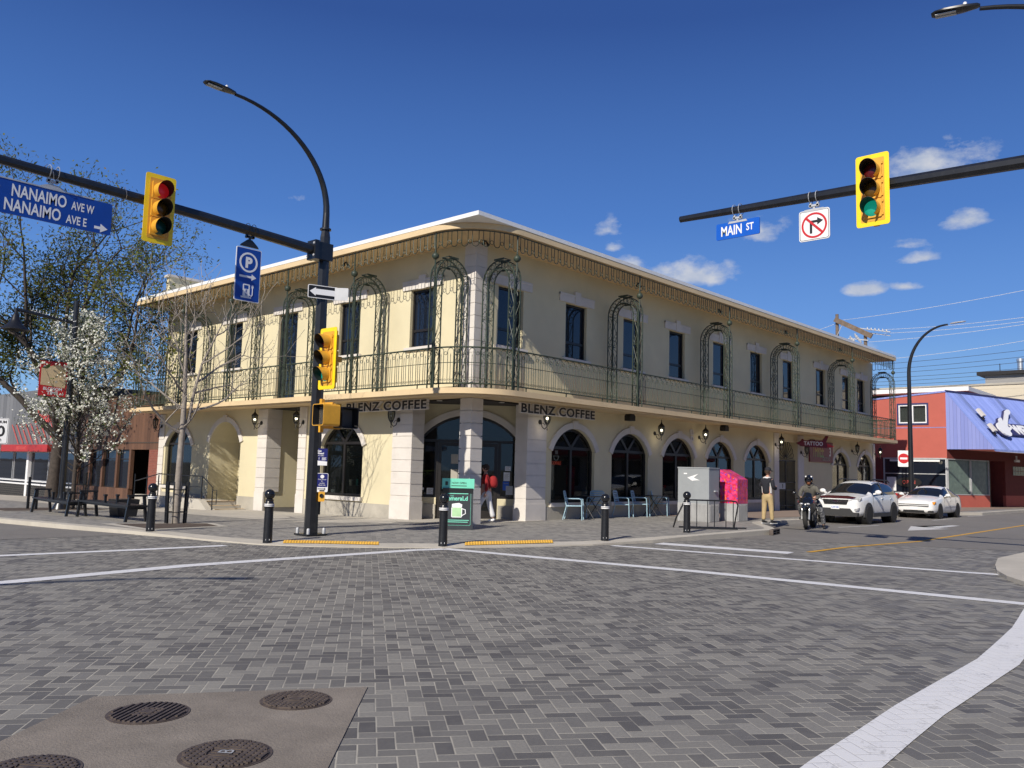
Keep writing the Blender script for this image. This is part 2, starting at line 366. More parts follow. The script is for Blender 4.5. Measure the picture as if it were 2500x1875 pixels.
# ------------------------------------------------------------------ mesh building
class MB:
    """collects faces and links them as one mesh object"""
    def __init__(self): self.v = []; self.f = []; self.mi = []
    def add(self, vs, fs, m=0):
        o = len(self.v); self.v += [tuple(q) for q in vs]
        for f in fs: self.f.append(tuple(o + i for i in f)); self.mi.append(m)
    def box(self, a, b, m=0):
        x0, x1 = sorted((a[0], b[0])); y0, y1 = sorted((a[1], b[1])); z0, z1 = sorted((a[2], b[2]))
        self.add([(x0, y0, z0), (x1, y0, z0), (x1, y1, z0), (x0, y1, z0), (x0, y0, z1), (x1, y0, z1), (x1, y1, z1), (x0, y1, z1)],
                 [(0, 3, 2, 1), (4, 5, 6, 7), (0, 1, 5, 4), (1, 2, 6, 5), (2, 3, 7, 6), (3, 0, 4, 7)], m)
    def fbox(self, P, u0, u1, z0, z1, d0, d1, m=0):
        vs = [P(u, z, d) for d in (d0, d1) for u, z in ((u0, z0), (u1, z0), (u1, z1), (u0, z1))]
        self.add(vs, [(0, 3, 2, 1), (4, 5, 6, 7), (0, 1, 5, 4), (1, 2, 6, 5), (2, 3, 7, 6), (3, 0, 4, 7)], m)
    def bar(self, p, q, w, h=None, up=(0, 0, 1), m=0):
        p = Vector(p); q = Vector(q); h = h or w; d = (q - p).normalized(); u = Vector(up)
        if abs(d.dot(u)) > 0.98: u = Vector((1, 0, 0))
        s = d.cross(u).normalized() * (w / 2); t = s.cross(d).normalized() * (h / 2)
        vs = [c + a * s + b * t for c in (p, q) for a, b in ((-1, -1), (1, -1), (1, 1), (-1, 1))]
        self.add(vs, [(0, 3, 2, 1), (4, 5, 6, 7), (0, 1, 5, 4), (1, 2, 6, 5), (2, 3, 7, 6), (3, 0, 4, 7)], m)
    def tube(self, pts, r, n=6, closed=False, m=0, flat=None):
        pts = [Vector(p) for p in pts]; L = len(pts)
        rs = r if isinstance(r, (list, tuple)) else [r] * L
        o = len(self.v); prev = None
        for i, p in enumerate(pts):
            a = pts[(i - 1) % L] if (closed or i > 0) else p
            b = pts[(i + 1) % L] if (closed or i < L - 1) else p
            d = (b - a)
            d = d.normalized() if d.length > 1e-9 else Vector((0, 0, 1))
            if prev is None:
                u = Vector((0, 0, 1)) if abs(d.z) < 0.9 else Vector((1, 0, 0))
                s = d.cross(u).normalized()
            else:
                s = prev - d * prev.dot(d)
                s = s.normalized() if s.length > 1e-6 else d.orthogonal().normalized()
            prev = s; t = d.cross(s)
            for k in range(n):
                an = 2 * pi * k / n + pi / n
                self.v.append(tuple(p + (s * cos(an) + t * sin(an)) * rs[i]))
        for i in range(L if closed else L - 1):
            for k in range(n):
                a = o + i * n + k; b = o + i * n + (k + 1) % n
                c = o + ((i + 1) % L) * n + (k + 1) % n; d = o + ((i + 1) % L) * n + k
                self.f.append((a, b, c, d)); self.mi.append(m)
        if not closed and n > 2:
            self.f.append(tuple(o + k for k in range(n))[::-1]); self.mi.append(m)
            self.f.append(tuple(o + (L - 1) * n + k for k in range(n))); self.mi.append(m)
    def lathe(self, prof, c=(0, 0, 0), n=16, axis=(0, 0, 1), m=0, arc=None):
        ax = Vector(axis).normalized(); s = ax.orthogonal().normalized()
        if abs(ax.z) > 0.99: s = Vector((1, 0, 0))
        t = ax.cross(s); c = Vector(c); o = len(self.v)
        for r, z in prof:
            for k in range(n):
                an = 2 * pi * k / n
                self.v.append(tuple(c + ax * z + (s * cos(an) + t * sin(an)) * max(r, 1e-4)))
        for i in range(len(prof) - 1):
            for k in range(n):
                self.f.append((o + i * n + k, o + i * n + (k + 1) % n, o + (i + 1) * n + (k + 1) % n, o + (i + 1) * n + k)); self.mi.append(m)
        self.f.append(tuple(o + k for k in range(n))[::-1]); self.mi.append(m)
        self.f.append(tuple(o + (len(prof) - 1) * n + k for k in range(n))); self.mi.append(m)
    def ball(self, c, r, n=12, m=0, sq=(1, 1, 1)):
        k = max(4, n // 2); o = len(self.v); c = Vector(c)
        for i in range(k + 1):
            a = pi * i / k
            for j in range(n):
                b = 2 * pi * j / n
                rr = max(sin(a), 1e-4)
                self.v.append((c.x + r * sq[0] * rr * cos(b), c.y + r * sq[1] * rr * sin(b), c.z - r * sq[2] * cos(a)))
        for i in range(k):
            for j in range(n):
                self.f.append((o + i * n + j, o + i * n + (j + 1) % n, o + (i + 1) * n + (j + 1) % n, o + (i + 1) * n + j)); self.mi.append(m)
    def prism(self, loops, P, d0, d1, m=0, caps=(True, True), msides=None):
        """polygon with holes (first loop outer), extruded from depth d0 to d1 through the map P(u, v, d)"""
        tri = tessellate_polygon([[Vector((u, v, 0)) for u, v in lp] for lp in loops])
        flat = [q for lp in loops for q in lp]
        for d, on in ((d0, caps[0]), (d1, caps[1])):
            if on: self.add([P(u, v, d) for u, v in flat], [tuple(t) for t in tri], m)
        if d0 != d1:
            for lp in loops:
                L = len(lp)
                vs = [P(u, v, d0) for u, v in lp] + [P(u, v, d1) for u, v in lp]
                self.add(vs, [(i, (i + 1) % L, L + (i + 1) % L, L + i) for i in range(L)], m if msides is None else msides)
    def text(self, s, P, size, u0=0, v0=0, align='LEFT', depth=0.004, d0=0.0, bold=0.0, sx=1.0, shear=0.0, m=0, space=1.0, fit=None):
        vs, fs = text_geo(s, size, align, bold, shear, space)
        if fit:
            x0 = min(v[0] for v in vs); x1 = max(v[0] for v in vs); sx = fit / (x1 - x0)
            if align == 'LEFT': u0 -= x0 * sx
            else: u0 -= (x0 + x1) / 2 * sx
        o = len(vs)
        self.add([P(u0 + x * sx, v0 + y, d0 + depth) for x, y in vs], fs, m)
        # sides
        cnt = {}
        for f in fs:
            for i in range(len(f)):
                e = (f[i], f[(i + 1) % len(f)])
                if (e[1], e[0]) in cnt: cnt.pop((e[1], e[0]))
                else: cnt[e] = 1
        if depth > 0.003:
            vv = []; ff = []
            for a, b in cnt:
                k = len(vv)
                for i, d in ((a, d0), (b, d0), (b, d0 + depth), (a, d0 + depth)):
                    vv.append(P(u0 + vs[i][0] * sx, v0 + vs[i][1], d))
                ff.append((k, k + 1, k + 2, k + 3))
            self.add(vv, ff, m)
    def obj(self, name, mats, parent=None, smooth=None, loc=None):
        me = bpy.data.meshes.new(name)
        me.from_pydata(self.v, [], self.f)
        if isinstance(mats, str): mats = [mats]
        for q in mats: me.materials.append(MATS[q])
        if len(mats) > 1: me.polygons.foreach_set('material_index', self.mi)
        me.validate()
        import bmesh
        bm = bmesh.new(); bm.from_mesh(me)
        bmesh.ops.recalc_face_normals(bm, faces=bm.faces[:]); bm.to_mesh(me); bm.free()
        if smooth is not None:
            me.polygons.foreach_set('use_smooth', [True] * len(me.polygons))
            me.set_sharp_from_angle(angle=radians(smooth))
        me.update()
        o = bpy.data.objects.new(name, me); COL.objects.link(o)
        if parent is not None: o.parent = parent
        if loc: o.location = loc
        return o


_TX = {}


def text_geo(s, size, align, bold, shear, space):
    key = (s, size, align, bold, shear, space)
    if key in _TX: return _TX[key]
    c = bpy.data.curves.new('lettering', 'FONT'); c.body = s; c.size = size; c.align_x = align
    c.offset = bold; c.shear = shear; c.resolution_u = 3; c.space_character = space; c.fill_mode = 'FRONT'
    o = bpy.data.objects.new('lettering', c); COL.objects.link(o)
    dg = bpy.context.evaluated_depsgraph_get()
    me = o.evaluated_get(dg).to_mesh()
    r = ([(v.co.x, v.co.y) for v in me.vertices], [tuple(p.vertices) for p in me.polygons])
    o.evaluated_get(dg).to_mesh_clear()
    bpy.data.objects.remove(o); bpy.data.curves.remove(c)
    _TX[key] = r
    return r


def thing(name, label, cat, loc=(0, 0, 0), rz=0.0, group=None):
    o = bpy.data.objects.new(name, None); COL.objects.link(o)
    o.empty_display_size = 0.2
    o.location = loc; o.rotation_euler = (0, 0, rz)
    o['label'] = label; o['category'] = cat
    if group: o['group'] = group
    return o


def tag(o, label, cat, group=None):
    o['label'] = label; o['category'] = cat
    if group: o['group'] = group
    return o


def struct(o): o['kind'] = 'structure'; return o


def copy_tree(o, parent=None):
    c = o.copy(); COL.objects.link(c)
    if parent is not None: c.parent = parent
    for ch in list(o.children): copy_tree(ch, c)
    return c


def clone(root, loc, rz, label):
    c = copy_tree(root); c.location = loc; c.rotation_euler = (0, 0, rz); c['label'] = label
    return c


def frame(o, u, n):
    """map (along, up, out) to space"""
    o = Vector(o); u = Vector(u).normalized(); n = Vector(n).normalized()
    return lambda a, z, d=0.0: tuple(o + u * a + n * d + Vector((0, 0, z)))


def rect(u0, v0, u1, v1): return [(u0, v0), (u1, v0), (u1, v1), (u0, v1)]


def rrect(u0, v0, u1, v1, r, k=4):
    out = []
    for cx, cy, a in ((u1 - r, v1 - r, 0), (u0 + r, v1 - r, pi / 2), (u0 + r, v0 + r, pi), (u1 - r, v0 + r, 1.5 * pi)):
        for i in range(k + 1): out.append((cx + r * cos(a + pi / 2 * i / k), cy + r * sin(a + pi / 2 * i / k)))
    return out


def circle(cx, cy, r, n=24, a0=0.0): return [(cx + r * cos(a0 + 2 * pi * i / n), cy + r * sin(a0 + 2 * pi * i / n)) for i in range(n)]


# ------------------------------------------------------------------ the ground
def e(y): return -0.017 * max(0.0, y - 17.2)      # the side street falls away to the north


def flat_poly(name, pts, m, dz=0.0):
    mb = MB(); mb.prism([[(p[0], p[1]) for p in pts]], lambda u, v, d: (u, v, e(v) + dz), 0, 0, caps=(True, False))
    return struct(mb.obj(name, m))


XL, XR = -60, 160
g = MB(); g.add([(-6000, -6000, -2.2), (6000, -6000, -2.2), (6000, 6000, -2.2), (-6000, 6000, -2.2)], [(0, 1, 2, 3)])
struct(g.obj('ground', 'far_ground'))
g = MB()
for y0, y1 in ((-60, 17.2), (17.2, 75)):
    g.add([(XL, y0, e(y0)), (XR, y0, e(y0)), (XR, y1, e(y1)), (XL, y1, e(y1))], [(0, 1, 2, 3)])
struct(g.obj('plaza_road', 'pavers'))
g = MB(); g.add([(20.9, 13.0, .004), (20.6, 10.4, .004), (23.4, 5.2, .004), (26, -3, .004), (28, -40, .004), (160, -40, .004), (160, 13.2, .004)], [(0, 1, 2, 3, 4, 5, 6)])
struct(g.obj('road', 'asphalt'))
g = MB(); g.add([(-60, 19.9, e(19.9) + .004), (9.5, 19.0, e(19.0) + .004), (9.5, 75, e(75) + .004), (-60, 75, e(75) + .004)], [(0, 1, 2, 3)])
struct(g.obj('side_road', 'asphalt'))

# kerb line of the corner (outer edge) with lip height
KO = [(6.6, 70, .13), (7.3, 40, .13), (7.7, 27, .12), (8.15, 22, .11), (8.6, 19, .08), (8.95, 16.6, .035), (9.4, 15.15, .02), (10.0, 14.3, .02), (10.83, 13.56, .02),
      (12.04, 12.72, .02), (13.59, 12.0, .02), (15.4, 11.42, .03), (17.3, 11.08, .07), (19.2, 10.93, .11), (22.9, 10.78, .135), (23.45, 10.9, .135),
      (24.3, 11.4, .135), (25.6, 12.35, .135), (26.4, 12.75, .135), (28.0, 12.9, .135), (36, 12.85, .135), (43.5, 12.7, .135), (45.5, 12.0, .135), (47.5, 11.2, .135), (160, 9.5, .135)]
WL = [(19, 70), (19, 40), (19, 27), (19, 22), (19, 20.6), (18.6, 19.6), (18.4, 19.2), (18.5, 19), (18.7, 18.8),
      (18.9, 18.7), (19.1, 18.5), (19.5, 18.0), (20.5, 18), (21.5, 18), (23, 18), (23.45, 18),
      (24.3, 18), (25.6, 18), (26.4, 18), (28.0, 18), (36, 18), (43.5, 18), (45.5, 24), (47.5, 26), (160, 26)]
KI = []
for i, (x, y, hh) in enumerate(KO):
    a = Vector(KO[max(0, i - 1)][:2]); b = Vector(KO[min(len(KO) - 1, i + 1)][:2])
    t = (b - a).normalized(); n = Vector((-t.y, t.x))
    w = 0.48 if hh < 0.1 else 0.30
    KI.append((x + n.x * w, y + n.y * w, max(hh + 0.005, 0.055)))


def gz(x, y):
    """height of the pavement surface"""
    base = 0.065 + 0.055 * min(1, max(0, (x - 17) / 6))
    return base + e(y)


kb = MB(); sw = MB()
for i in range(len(KO) - 1):
    q = [KO[i], KO[i + 1]]; p = [KI[i], KI[i + 1]]
    for a, b, hh in ((q[0], q[1], 1),):
        kb.add([(a[0], a[1], e(a[1]) - .02), (b[0], b[1], e(b[1]) - .02), (b[0], b[1], e(b[1]) + b[2]), (a[0], a[1], e(a[1]) + a[2])], [(0, 1, 2, 3)])
    kb.add([(q[0][0], q[0][1], e(q[0][1]) + q[0][2]), (q[1][0], q[1][1], e(q[1][1]) + q[1][2]), (p[1][0], p[1][1], e(p[1][1]) + p[1][2]), (p[0][0], p[0][1], e(p[0][1]) + p[0][2])], [(0, 1, 2, 3)])
    w = [WL[i], WL[i + 1]]
    sw.add([(p[0][0], p[0][1], e(p[0][1]) + p[0][2]), (p[1][0], p[1][1], e(p[1][1]) + p[1][2]), (w[1][0], w[1][1], gz(*w[1])), (w[0][0], w[0][1], gz(*w[0]))], [(0, 1, 2, 3)])
struct(kb.obj('kerb', 'curb_conc', smooth=50)); struct(sw.obj('pavement', 'pavers_walk'))


def on_walk(name, pts, m, dz=0.006):
    """thin sheet lying on the pavement"""
    dg_v = [Vector(v) for v in sw.v]
    from mathutils.bvhtree import BVHTree
    tr = BVHTree.FromPolygons(sw.v, sw.f)
    tk = BVHTree.FromPolygons(kb.v, kb.f)
    def hz(x, y):
        best = None
        for t in (tr, tk):
            r = t.ray_cast(Vector((x, y, 5)), Vector((0, 0, -1)))
            if r[0] is not None: best = r[0].z if best is None else max(best, r[0].z)
        return best if best is not None else gz(x, y)
    mb = MB(); L = len(pts); P = []
    for i in range(L):
        a = pts[i]; b = pts[(i + 1) % L]
        k = max(1, int(hypot(b[0] - a[0], b[1] - a[1]) / 0.7))
        for j in range(k): P.append((a[0] + (b[0] - a[0]) * j / k, a[1] + (b[1] - a[1]) * j / k))
    mb.prism([P], lambda u, v, d: (u, v, hz(u, v) + dz), 0, 0, caps=(True, False))
    return mb, hz


mb, HZ = on_walk('x', [(13.4, 60), (17.1, 60), (17.1, 19.9), (15.6, 18.6), (13.9, 20.0), (13.4, 21.5)], None)
struct(mb.obj('concrete_strip', 'concrete'))
mb, _ = on_walk('x', [(16.2, 19.0), (17.6, 17.2), (20.4, 17.0), (20.6, 18.4), (18.6, 20.4), (17.0, 20.2)], None, .01)
struct(mb.obj('doorstep', 'concrete'))
mb, _ = on_walk('x', [(28.0, 15.2), (26.4, 17.2), (43, 17.2), (44, 13.6), (29, 13.9)], None)
struct(mb.obj('brown_walkway', 'brown_walk'))
mb, _ = on_walk('x', [(50.2, 30), (75, 30), (75, 12.0), (47.5, 12.3), (46.5, 14.5), (50.2, 17.0)], None)
struct(mb.obj('brown_forecourt', 'brown_walk'))
for pts in ([(9.75, 14.95), (10.0, 15.3), (11.42, 13.97), (11.12, 13.62)], [(12.6, 12.64), (13.0, 13.05), (15.14, 12.38), (14.65, 11.95)]):
    mb, _ = on_walk('x', pts, None, .012)
    # rows of truncated domes
    a, b, c, d = [Vector(q) for q in pts]
    for i in range(34):
        for j in range(9):
            s = (i + .5) / 34; t = (j + .5) / 9
            q = (a * (1 - s) + d * s) * (1 - t) + (b * (1 - s) + c * s) * t
            z = HZ(q.x, q.y) + .012
            mb.lathe([(.016, -.004), (.009, .006)], (q.x, q.y, z), n=5)
    struct(mb.obj('tactile_paving', 'tactile'))
for nm, pts, m, dz in (('tree_pit_border', [(8.95, 21.75), (8.85, 19.1), (11.05, 19.35), (11.5, 20.95)], 'concrete', .008), ('tree_pit_soil', [(9.2, 21.5), (9.1, 19.35), (10.9, 19.6), (11.2, 20.7)], 'soil', .014),
                       ('tree_pit_border', [(9.3, 33.2), (9.3, 30.2), (13.0, 30.2), (13.0, 33.2)], 'concrete', .008), ('tree_pit_soil', [(9.5, 33.0), (9.5, 30.4), (12.8, 30.4), (12.8, 33.0)], 'soil', .014)):
    mb, _ = on_walk('x', pts, None, dz); struct(mb.obj(nm, m))


def strip(name, pts, w, m, dz=0.005, sub=True):
    """painted line: ribbon along a polyline on the road"""
    L = []; Rr = []
    P = [Vector(p) for p in pts]
    if sub:
        Q = []
        for a, b in zip(P, P[1:]):
            k = max(1, int((b - a).length / 0.6))
            for j in range(k): Q.append(a.lerp(b, j / k))
        P = Q + [P[-1]]
    for i, p in enumerate(P):
        a = P[max(0, i - 1)]; b = P[min(len(P) - 1, i + 1)]
        t = (b - a).normalized(); n = Vector((-t.y, t.x))
        ww = (w[0] + (w[1] - w[0]) * i / (len(P) - 1)) if isinstance(w, tuple) else w
        ww *= 1 + 0.05 * rnd.uniform(-1, 1)
        L.append(p + n * ww / 2); Rr.append(p - n * ww / 2)
    mb = MB()
    for i in range(len(P) - 1):
        mb.add([(q.x, q.y, e(q.y) + dz) for q in (L[i], Rr[i], Rr[i + 1], L[i + 1])], [(0, 1, 2, 3)])
    return struct(mb.obj(name, m))


strip('crosswalk_line', [(-12, 12.0), (3.77, 12.25), (6.64, 12.72), (11.3, 12.72), (11.95, 12.55)], .30, 'line_white')
strip('crosswalk_line', [(11.98, 12.6), (12.3, 10.5), (12.83, 7.4), (13.3, 2.3)], .30, 'line_white', .006)
strip('crosswalk_line', [(-12, 15.9), (4.88, 15.62), (7.06, 15.45), (8.75, 15.4)], .26, 'line_white')
strip('crosswalk_line', [(15.75, 11.15), (16.3, 8), (16.94, 4.3), (17.2, 3.5)], .26, 'line_white')
strip('stop_line', [(17.25, 10.9), (17.75, 7.9)], .55, 'line_white')
strip('stop_line', [(-3, 16.9), (3.9, 16.75)], .55, 'line_white')
strip('crosswalk_line', [(3.2, 1.80), (4.9, 1.90), (6.5, 1.97), (8.79, 1.98), (11, 2.16), (13.25, 2.45)], .34, 'line_white', .007)
strip('centre_line', [(18.3, 7.75), (20.5, 7.75), (24.4, 7.3), (40, 7.6), (160, 7.6)], .13, 'paint_yellow', .009)
mb = MB(); mb.add([(x, y, .009) for x, y in ((34.8, 9.25), (32.2, 9.45), (32.4, 9.95), (29.3, 9.1), (32.0, 8.55), (31.9, 8.95), (34.8, 8.95))], [(0, 1, 2), (2, 3, 4), (4, 5, 2), (0, 2, 5), (0, 5, 6)])
struct(mb.obj('lane_arrow', 'paint_white'))
strip('parking_line', [(28.6, 11.1), (31.5, 10.75)], .10, 'paint_white', .009)
strip('parking_line', [(38.3, 10.9), (41, 10.85)], .10, 'paint_white', .009)
strip('parking_line', [(44.8, 11.2), (47, 11.0)], .10, 'paint_white', .009)
# concrete pad with utility covers
flat_poly('concrete_pad', [(2.53, 6.05), (4.06, 5.03), (1.75, 2.75), (0.1, 4.1)], 'pad_conc', .006)
# corner island on the right
isl = [(20, 4.45), (18.3, 4.12), (17.2, 3.85), (16.3, 3.5), (15.5, 3.05), (15.0, 2.5), (14.9, 1.5), (15.2, -2), (30, -12), (40, 4.2)]
mb = MB(); mb.prism([isl], lambda u, v, d: (u, v, d), -.02, .07); struct(mb.obj('corner_pavement', 'curb_conc'))


def cover(x, y, r, style, label):
    z = .0065
    t = thing('manhole_cover', label, 'manhole cover', (x, y, z), radians(35), 'round covers in the concrete pad')
    mb = MB(); mb.lathe([(r, 0), (r, .006)], n=36); mb.lathe([(r * 1.07, .0), (r * 1.07, .003), (r * 1.01, .003)], n=36)
    mb.obj('lid', 'cast_iron', t)
    rb = MB(); k = 13
    for i in range(k):
        c = -r + 2 * r * (i + .5) / k; hl = sqrt(max(0, (r * .95) ** 2 - c * c))
        if hl < .03: continue
        inner = r * .42 if style != 'plain' else r * .22
        segs = [(-hl, hl)] if abs(c) > inner else [(-hl, -sqrt(inner ** 2 - c * c)), (sqrt(inner ** 2 - c * c), hl)]
        for a, b in segs:
            if b - a > .02:
                rb.box((a, c - r * .035, .006), (b, c + r * .035, .014))
                if style != 'plain': rb.box((c - r * .035, a, .006), (c + r * .035, b, .0135))
    for i in range(5):
        q = (-2 + i) * r * .16
        rb.box((q - r * .045, -r * .33, .006), (q + r * .045, r * .33, .013))
    rb.obj('ribs', 'cast_iron', t)
    pl = MB(); pl.box((-r * .17, -r * .17, .006), (r * .17, r * .17, .0155))
    if style == 'B': pl.text('B', lambda u, v, d: (u, v, .0157 + d), .12, 0, -.045, 'CENTER', .002, m=1)
    pl.obj('name_plate', ['cast_iron', 'galv'], t)
    return t


cover(2.62, 5.43, .235, 'plain', 'round iron cover with one-way ribs, middle of the concrete pad')
cover(3.47, 5.06, .225, 'grid', 'round iron cover with fine grid near the far right edge of the pad')
cover(2.57, 4.39, .235, 'B', 'round iron cover with letter B, closest to the right side of the pad')
cover(1.72, 4.83, .235, 'grid', 'round iron cover at the near left end of the concrete pad')

# ------------------------------------------------------------------ the corner building
WX, WY = 17.26, 17.21; EX, EY = 15.8, 15.72; XE, YE = 49.8, 36.35
bld = thing('corner_building', 'two storey cream stucco corner building with green iron balcony and arched shop windows', 'building', (WX, WY, 0))
OB = Vector((WX, WY, 0))
FR = frame((0, 0, 0), (1, 0, 0), (0, -1, 0))            # long front: along = x - WX
FL = frame((0, 0, 0), (0, 1, 0), (-1, 0, 0))            # side front: along = y - WY
CC = Vector((19.1 - WX, 19.1 - WY, 0))
FC = frame(CC, (1, -1, 0), (-1, -1, 0))                 # canted entrance wall
RU = lambda x: x - WX
LU = lambda y: y - WY
Z0, ZS, ZF, ZR, ZT = -0.75, 3.675, 3.83, 8.28, 8.445


def arch_pts(c, a, z0, zs, zt, n=14):
    """opening outline: straight jambs, segmental head"""
    r = zt - zs; R = (a * a + r * r) / (2 * r); zc = zt - R; th = math.asin(min(1, a / R))
    return [(c - a, z0), (c + a, z0)] + [(c + R * sin(th - 2 * th * i / n), zc + R * cos(th - 2 * th * i / n)) for i in range(n + 1)]


def arch_trim(mb, P, c, a, zs, zt, w=.20, proud=.06, key=True, foot=.10):
    r = zt - zs; R = (a * a + r * r) / (2 * r); zc = zt - R; th = math.asin(min(1, a / R)) + .03
    n = 18; ins = []; outs = []
    for i in range(n + 1):
        t = -th + 2 * th * i / n
        ins.append((c + (R + .0) * sin(t), zc + (R + .0) * cos(t))); outs.append((c + (R + w) * sin(t), zc + (R + w) * cos(t)))
    mb.prism([outs + ins[::-1]], P, .003, proud)
    if key: mb.prism([[(c - .09, zt - .01), (c + .09, zt - .01), (c + .13, zt + w + .06), (c - .13, zt + w + .06)]], P, .004, proud + .03)


def wall(P, outer, holes, depth=.2, mat_='stucco', name='wall'):
    mb = MB()
    mb.prism([outer] + holes, P, 0, 0, caps=(True, False))
    for lp in holes:
        L = len(lp); vs = [P(u, v, 0) for u, v in lp] + [P(u, v, -depth) for u, v in lp]
        mb.add(vs, [(i, (i + 1) % L, L + (i + 1) % L, L + i) for i in range(L)])
    return mb


UPR = [18.82, 22.07, 25.38, 28.45, 31.85, 35.17, 38.48, 42.33, 45.8, 47.95]
UPL = [19.48, 23.15, 30.6, 34.2]
ARR = [22.06, 25.33, 28.61, 31.9, 35.2, 44.85, 48.38]
AZ = (.63, 2.30, 3.03)
B3, ALC, B1 = 23.28, 30.86, 34.67

# upper walls
holes = [rect(RU(x) - .57, 5.33, RU(x) + .57, 7.15) for x in UPR]
mb = wall(FR, rect(0, ZF - .02, XE - WX, ZR + .02), holes); mb.obj('upper_wall', 'stucco', bld)
holes = [rect(LU(y) - .57, 5.33, LU(y) + .57, 7.15) for y in UPL] + [rect(LU(26.87) - .62, 3.84, LU(26.87) + .62, 7.15)]
mb = wall(FL, rect(0, ZF - .02, YE - WY, ZR + .02), holes); mb.obj('upper_wall', 'stucco', bld)
# lower walls
g0, g1 = RU(37.35), RU(39.45)
holes = [arch_pts(RU(x), 1.14, *AZ) for x in ARR]
outer = [(RU(20.55), Z0), (g0, Z0), (g0, 3.3), (g1, 3.3), (g1, Z0), (XE - WX, Z0), (XE - WX, ZS + .02), (RU(20.55), ZS + .02)]
mb = wall(FR, outer, holes)
mb.prism([rect(g0, Z0, g1, 3.3)], FR, -.9, -.9, caps=(True, False))
mb.add([FR(g0, Z0), FR(g0, 3.3), FR(g0, 3.3, -.9), FR(g0, Z0, -.9)], [(0, 1, 2, 3)])
mb.add([FR(g1, Z0), FR(g1, 3.3), FR(g1, 3.3, -.9), FR(g1, Z0, -.9)], [(0, 1, 2, 3)])
mb.add([FR(g0, 3.3), FR(g1, 3.3), FR(g1, 3.3, -.9), FR(g0, 3.3, -.9)], [(0, 1, 2, 3)])
mb.obj('lower_wall', 'stucco', bld)
d0, d1 = LU(25.75), LU(27.85)
a0, a1 = LU(ALC) - 1.17, LU(ALC) + 1.17
holes = [arch_pts(LU(B3), 1.14, *AZ), arch_pts(LU(B1), 1.16, *AZ)]
alc = arch_pts(LU(ALC), 1.17, Z0, 2.45, 3.24)
outer = [(LU(20.6), Z0), (d0, Z0), (d0, ZS + .02), (LU(20.6), ZS + .02)]
mb = wall(FL, outer, holes[:1])
outer = [(d1, Z0), (a0, Z0)] + [q for q in alc[2:]][::-1] + [(a1, Z0), (YE - WY, Z0), (YE - WY, ZS + .02), (d1, ZS + .02)]
mb2 = wall(FL, outer, holes[1:]); mb.add(mb2.v, mb2.f)
for lp, dp in ((alc, 1.3),):
    L = len(lp); mb.add([FL(u, v, 0) for u, v in lp] + [FL(u, v, -dp) for u, v in lp], [(i, (i + 1) % L, L + (i + 1) % L, L + i) for i in range(L)])
    mb.prism([lp], FL, -dp, -dp, caps=(True, False))
for u in (d0, d1): mb.add([FL(u, Z0), FL(u, ZS), FL(u, ZS, -2.05), FL(u, Z0, -2.05)], [(0, 1, 2, 3)])
mb.prism([[(d0, Z0), (d0 + .28, Z0), (d0 + .28, 3.05), (d1 - .75, 3.05), (d1 - .75, Z0), (d1, Z0), (d1, ZS), (d0, ZS)]], FL, -2.05, -2.05, caps=(True, False))
mb.obj('lower_wall', 'stucco', bld)
# canted entrance wall
ent = arch_pts(0, 1.62, .71, 2.46, 3.33, 18)
el = [(-1.62, .71), (-1.0, .71), (-1.0, .0), (.93, .0), (.93, .71), (1.62, .71)] + ent[2:]
mb = wall(FC, [(-2.25, Z0), (2.25, Z0), (2.25, ZS), (-2.25, ZS)], [el], .14); mb.obj('entrance_wall', 'stucco', bld)
mb = MB(); arch_trim(mb, FC, 0, 1.62, 2.46, 3.33, w=.2, key=False); mb.obj('arch_trim', 'stone_trim', bld, smooth=30)
# plain rear walls, roof and floor plates
mb = MB()
mb.box((XE - WX - .05, 0.0, Z0), (XE - WX, 22, ZR)); mb.box((0, YE - WY - .05, Z0), (XE - WX, YE - WY, ZR)); mb.obj('rear_wall', 'stucco', bld)
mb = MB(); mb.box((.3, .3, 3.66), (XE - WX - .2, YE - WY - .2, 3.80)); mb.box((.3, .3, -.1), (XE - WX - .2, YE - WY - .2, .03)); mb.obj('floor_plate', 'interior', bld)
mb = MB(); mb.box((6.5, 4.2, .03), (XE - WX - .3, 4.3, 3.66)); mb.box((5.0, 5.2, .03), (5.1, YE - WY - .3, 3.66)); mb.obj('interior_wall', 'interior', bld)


def edge_path(off, n=14, x1=49.24, y1=36.31):
    """plan line of slab edge moved inwards by off, from the far right end round the corner to the far left end"""
    R = 1.75 - off
    cx, cy = EX + 1.75, EY + 1.75
    pts = [(x1 - off, EY + off)]
    for i in range(n + 1):
        a = -pi / 2 - (pi / 2) * i / n
        pts.append((cx + R * cos(a), cy + R * sin(a)))
    pts.append((EX + off, y1 - off))
    return [(x - WX, y - WY) for x, y in pts]


def plate(z0, z1, back):
    p = edge_path(0) + back
    mb = MB(); mb.prism([p], lambda u, v, d: (u, v, d), z0, z1); return mb


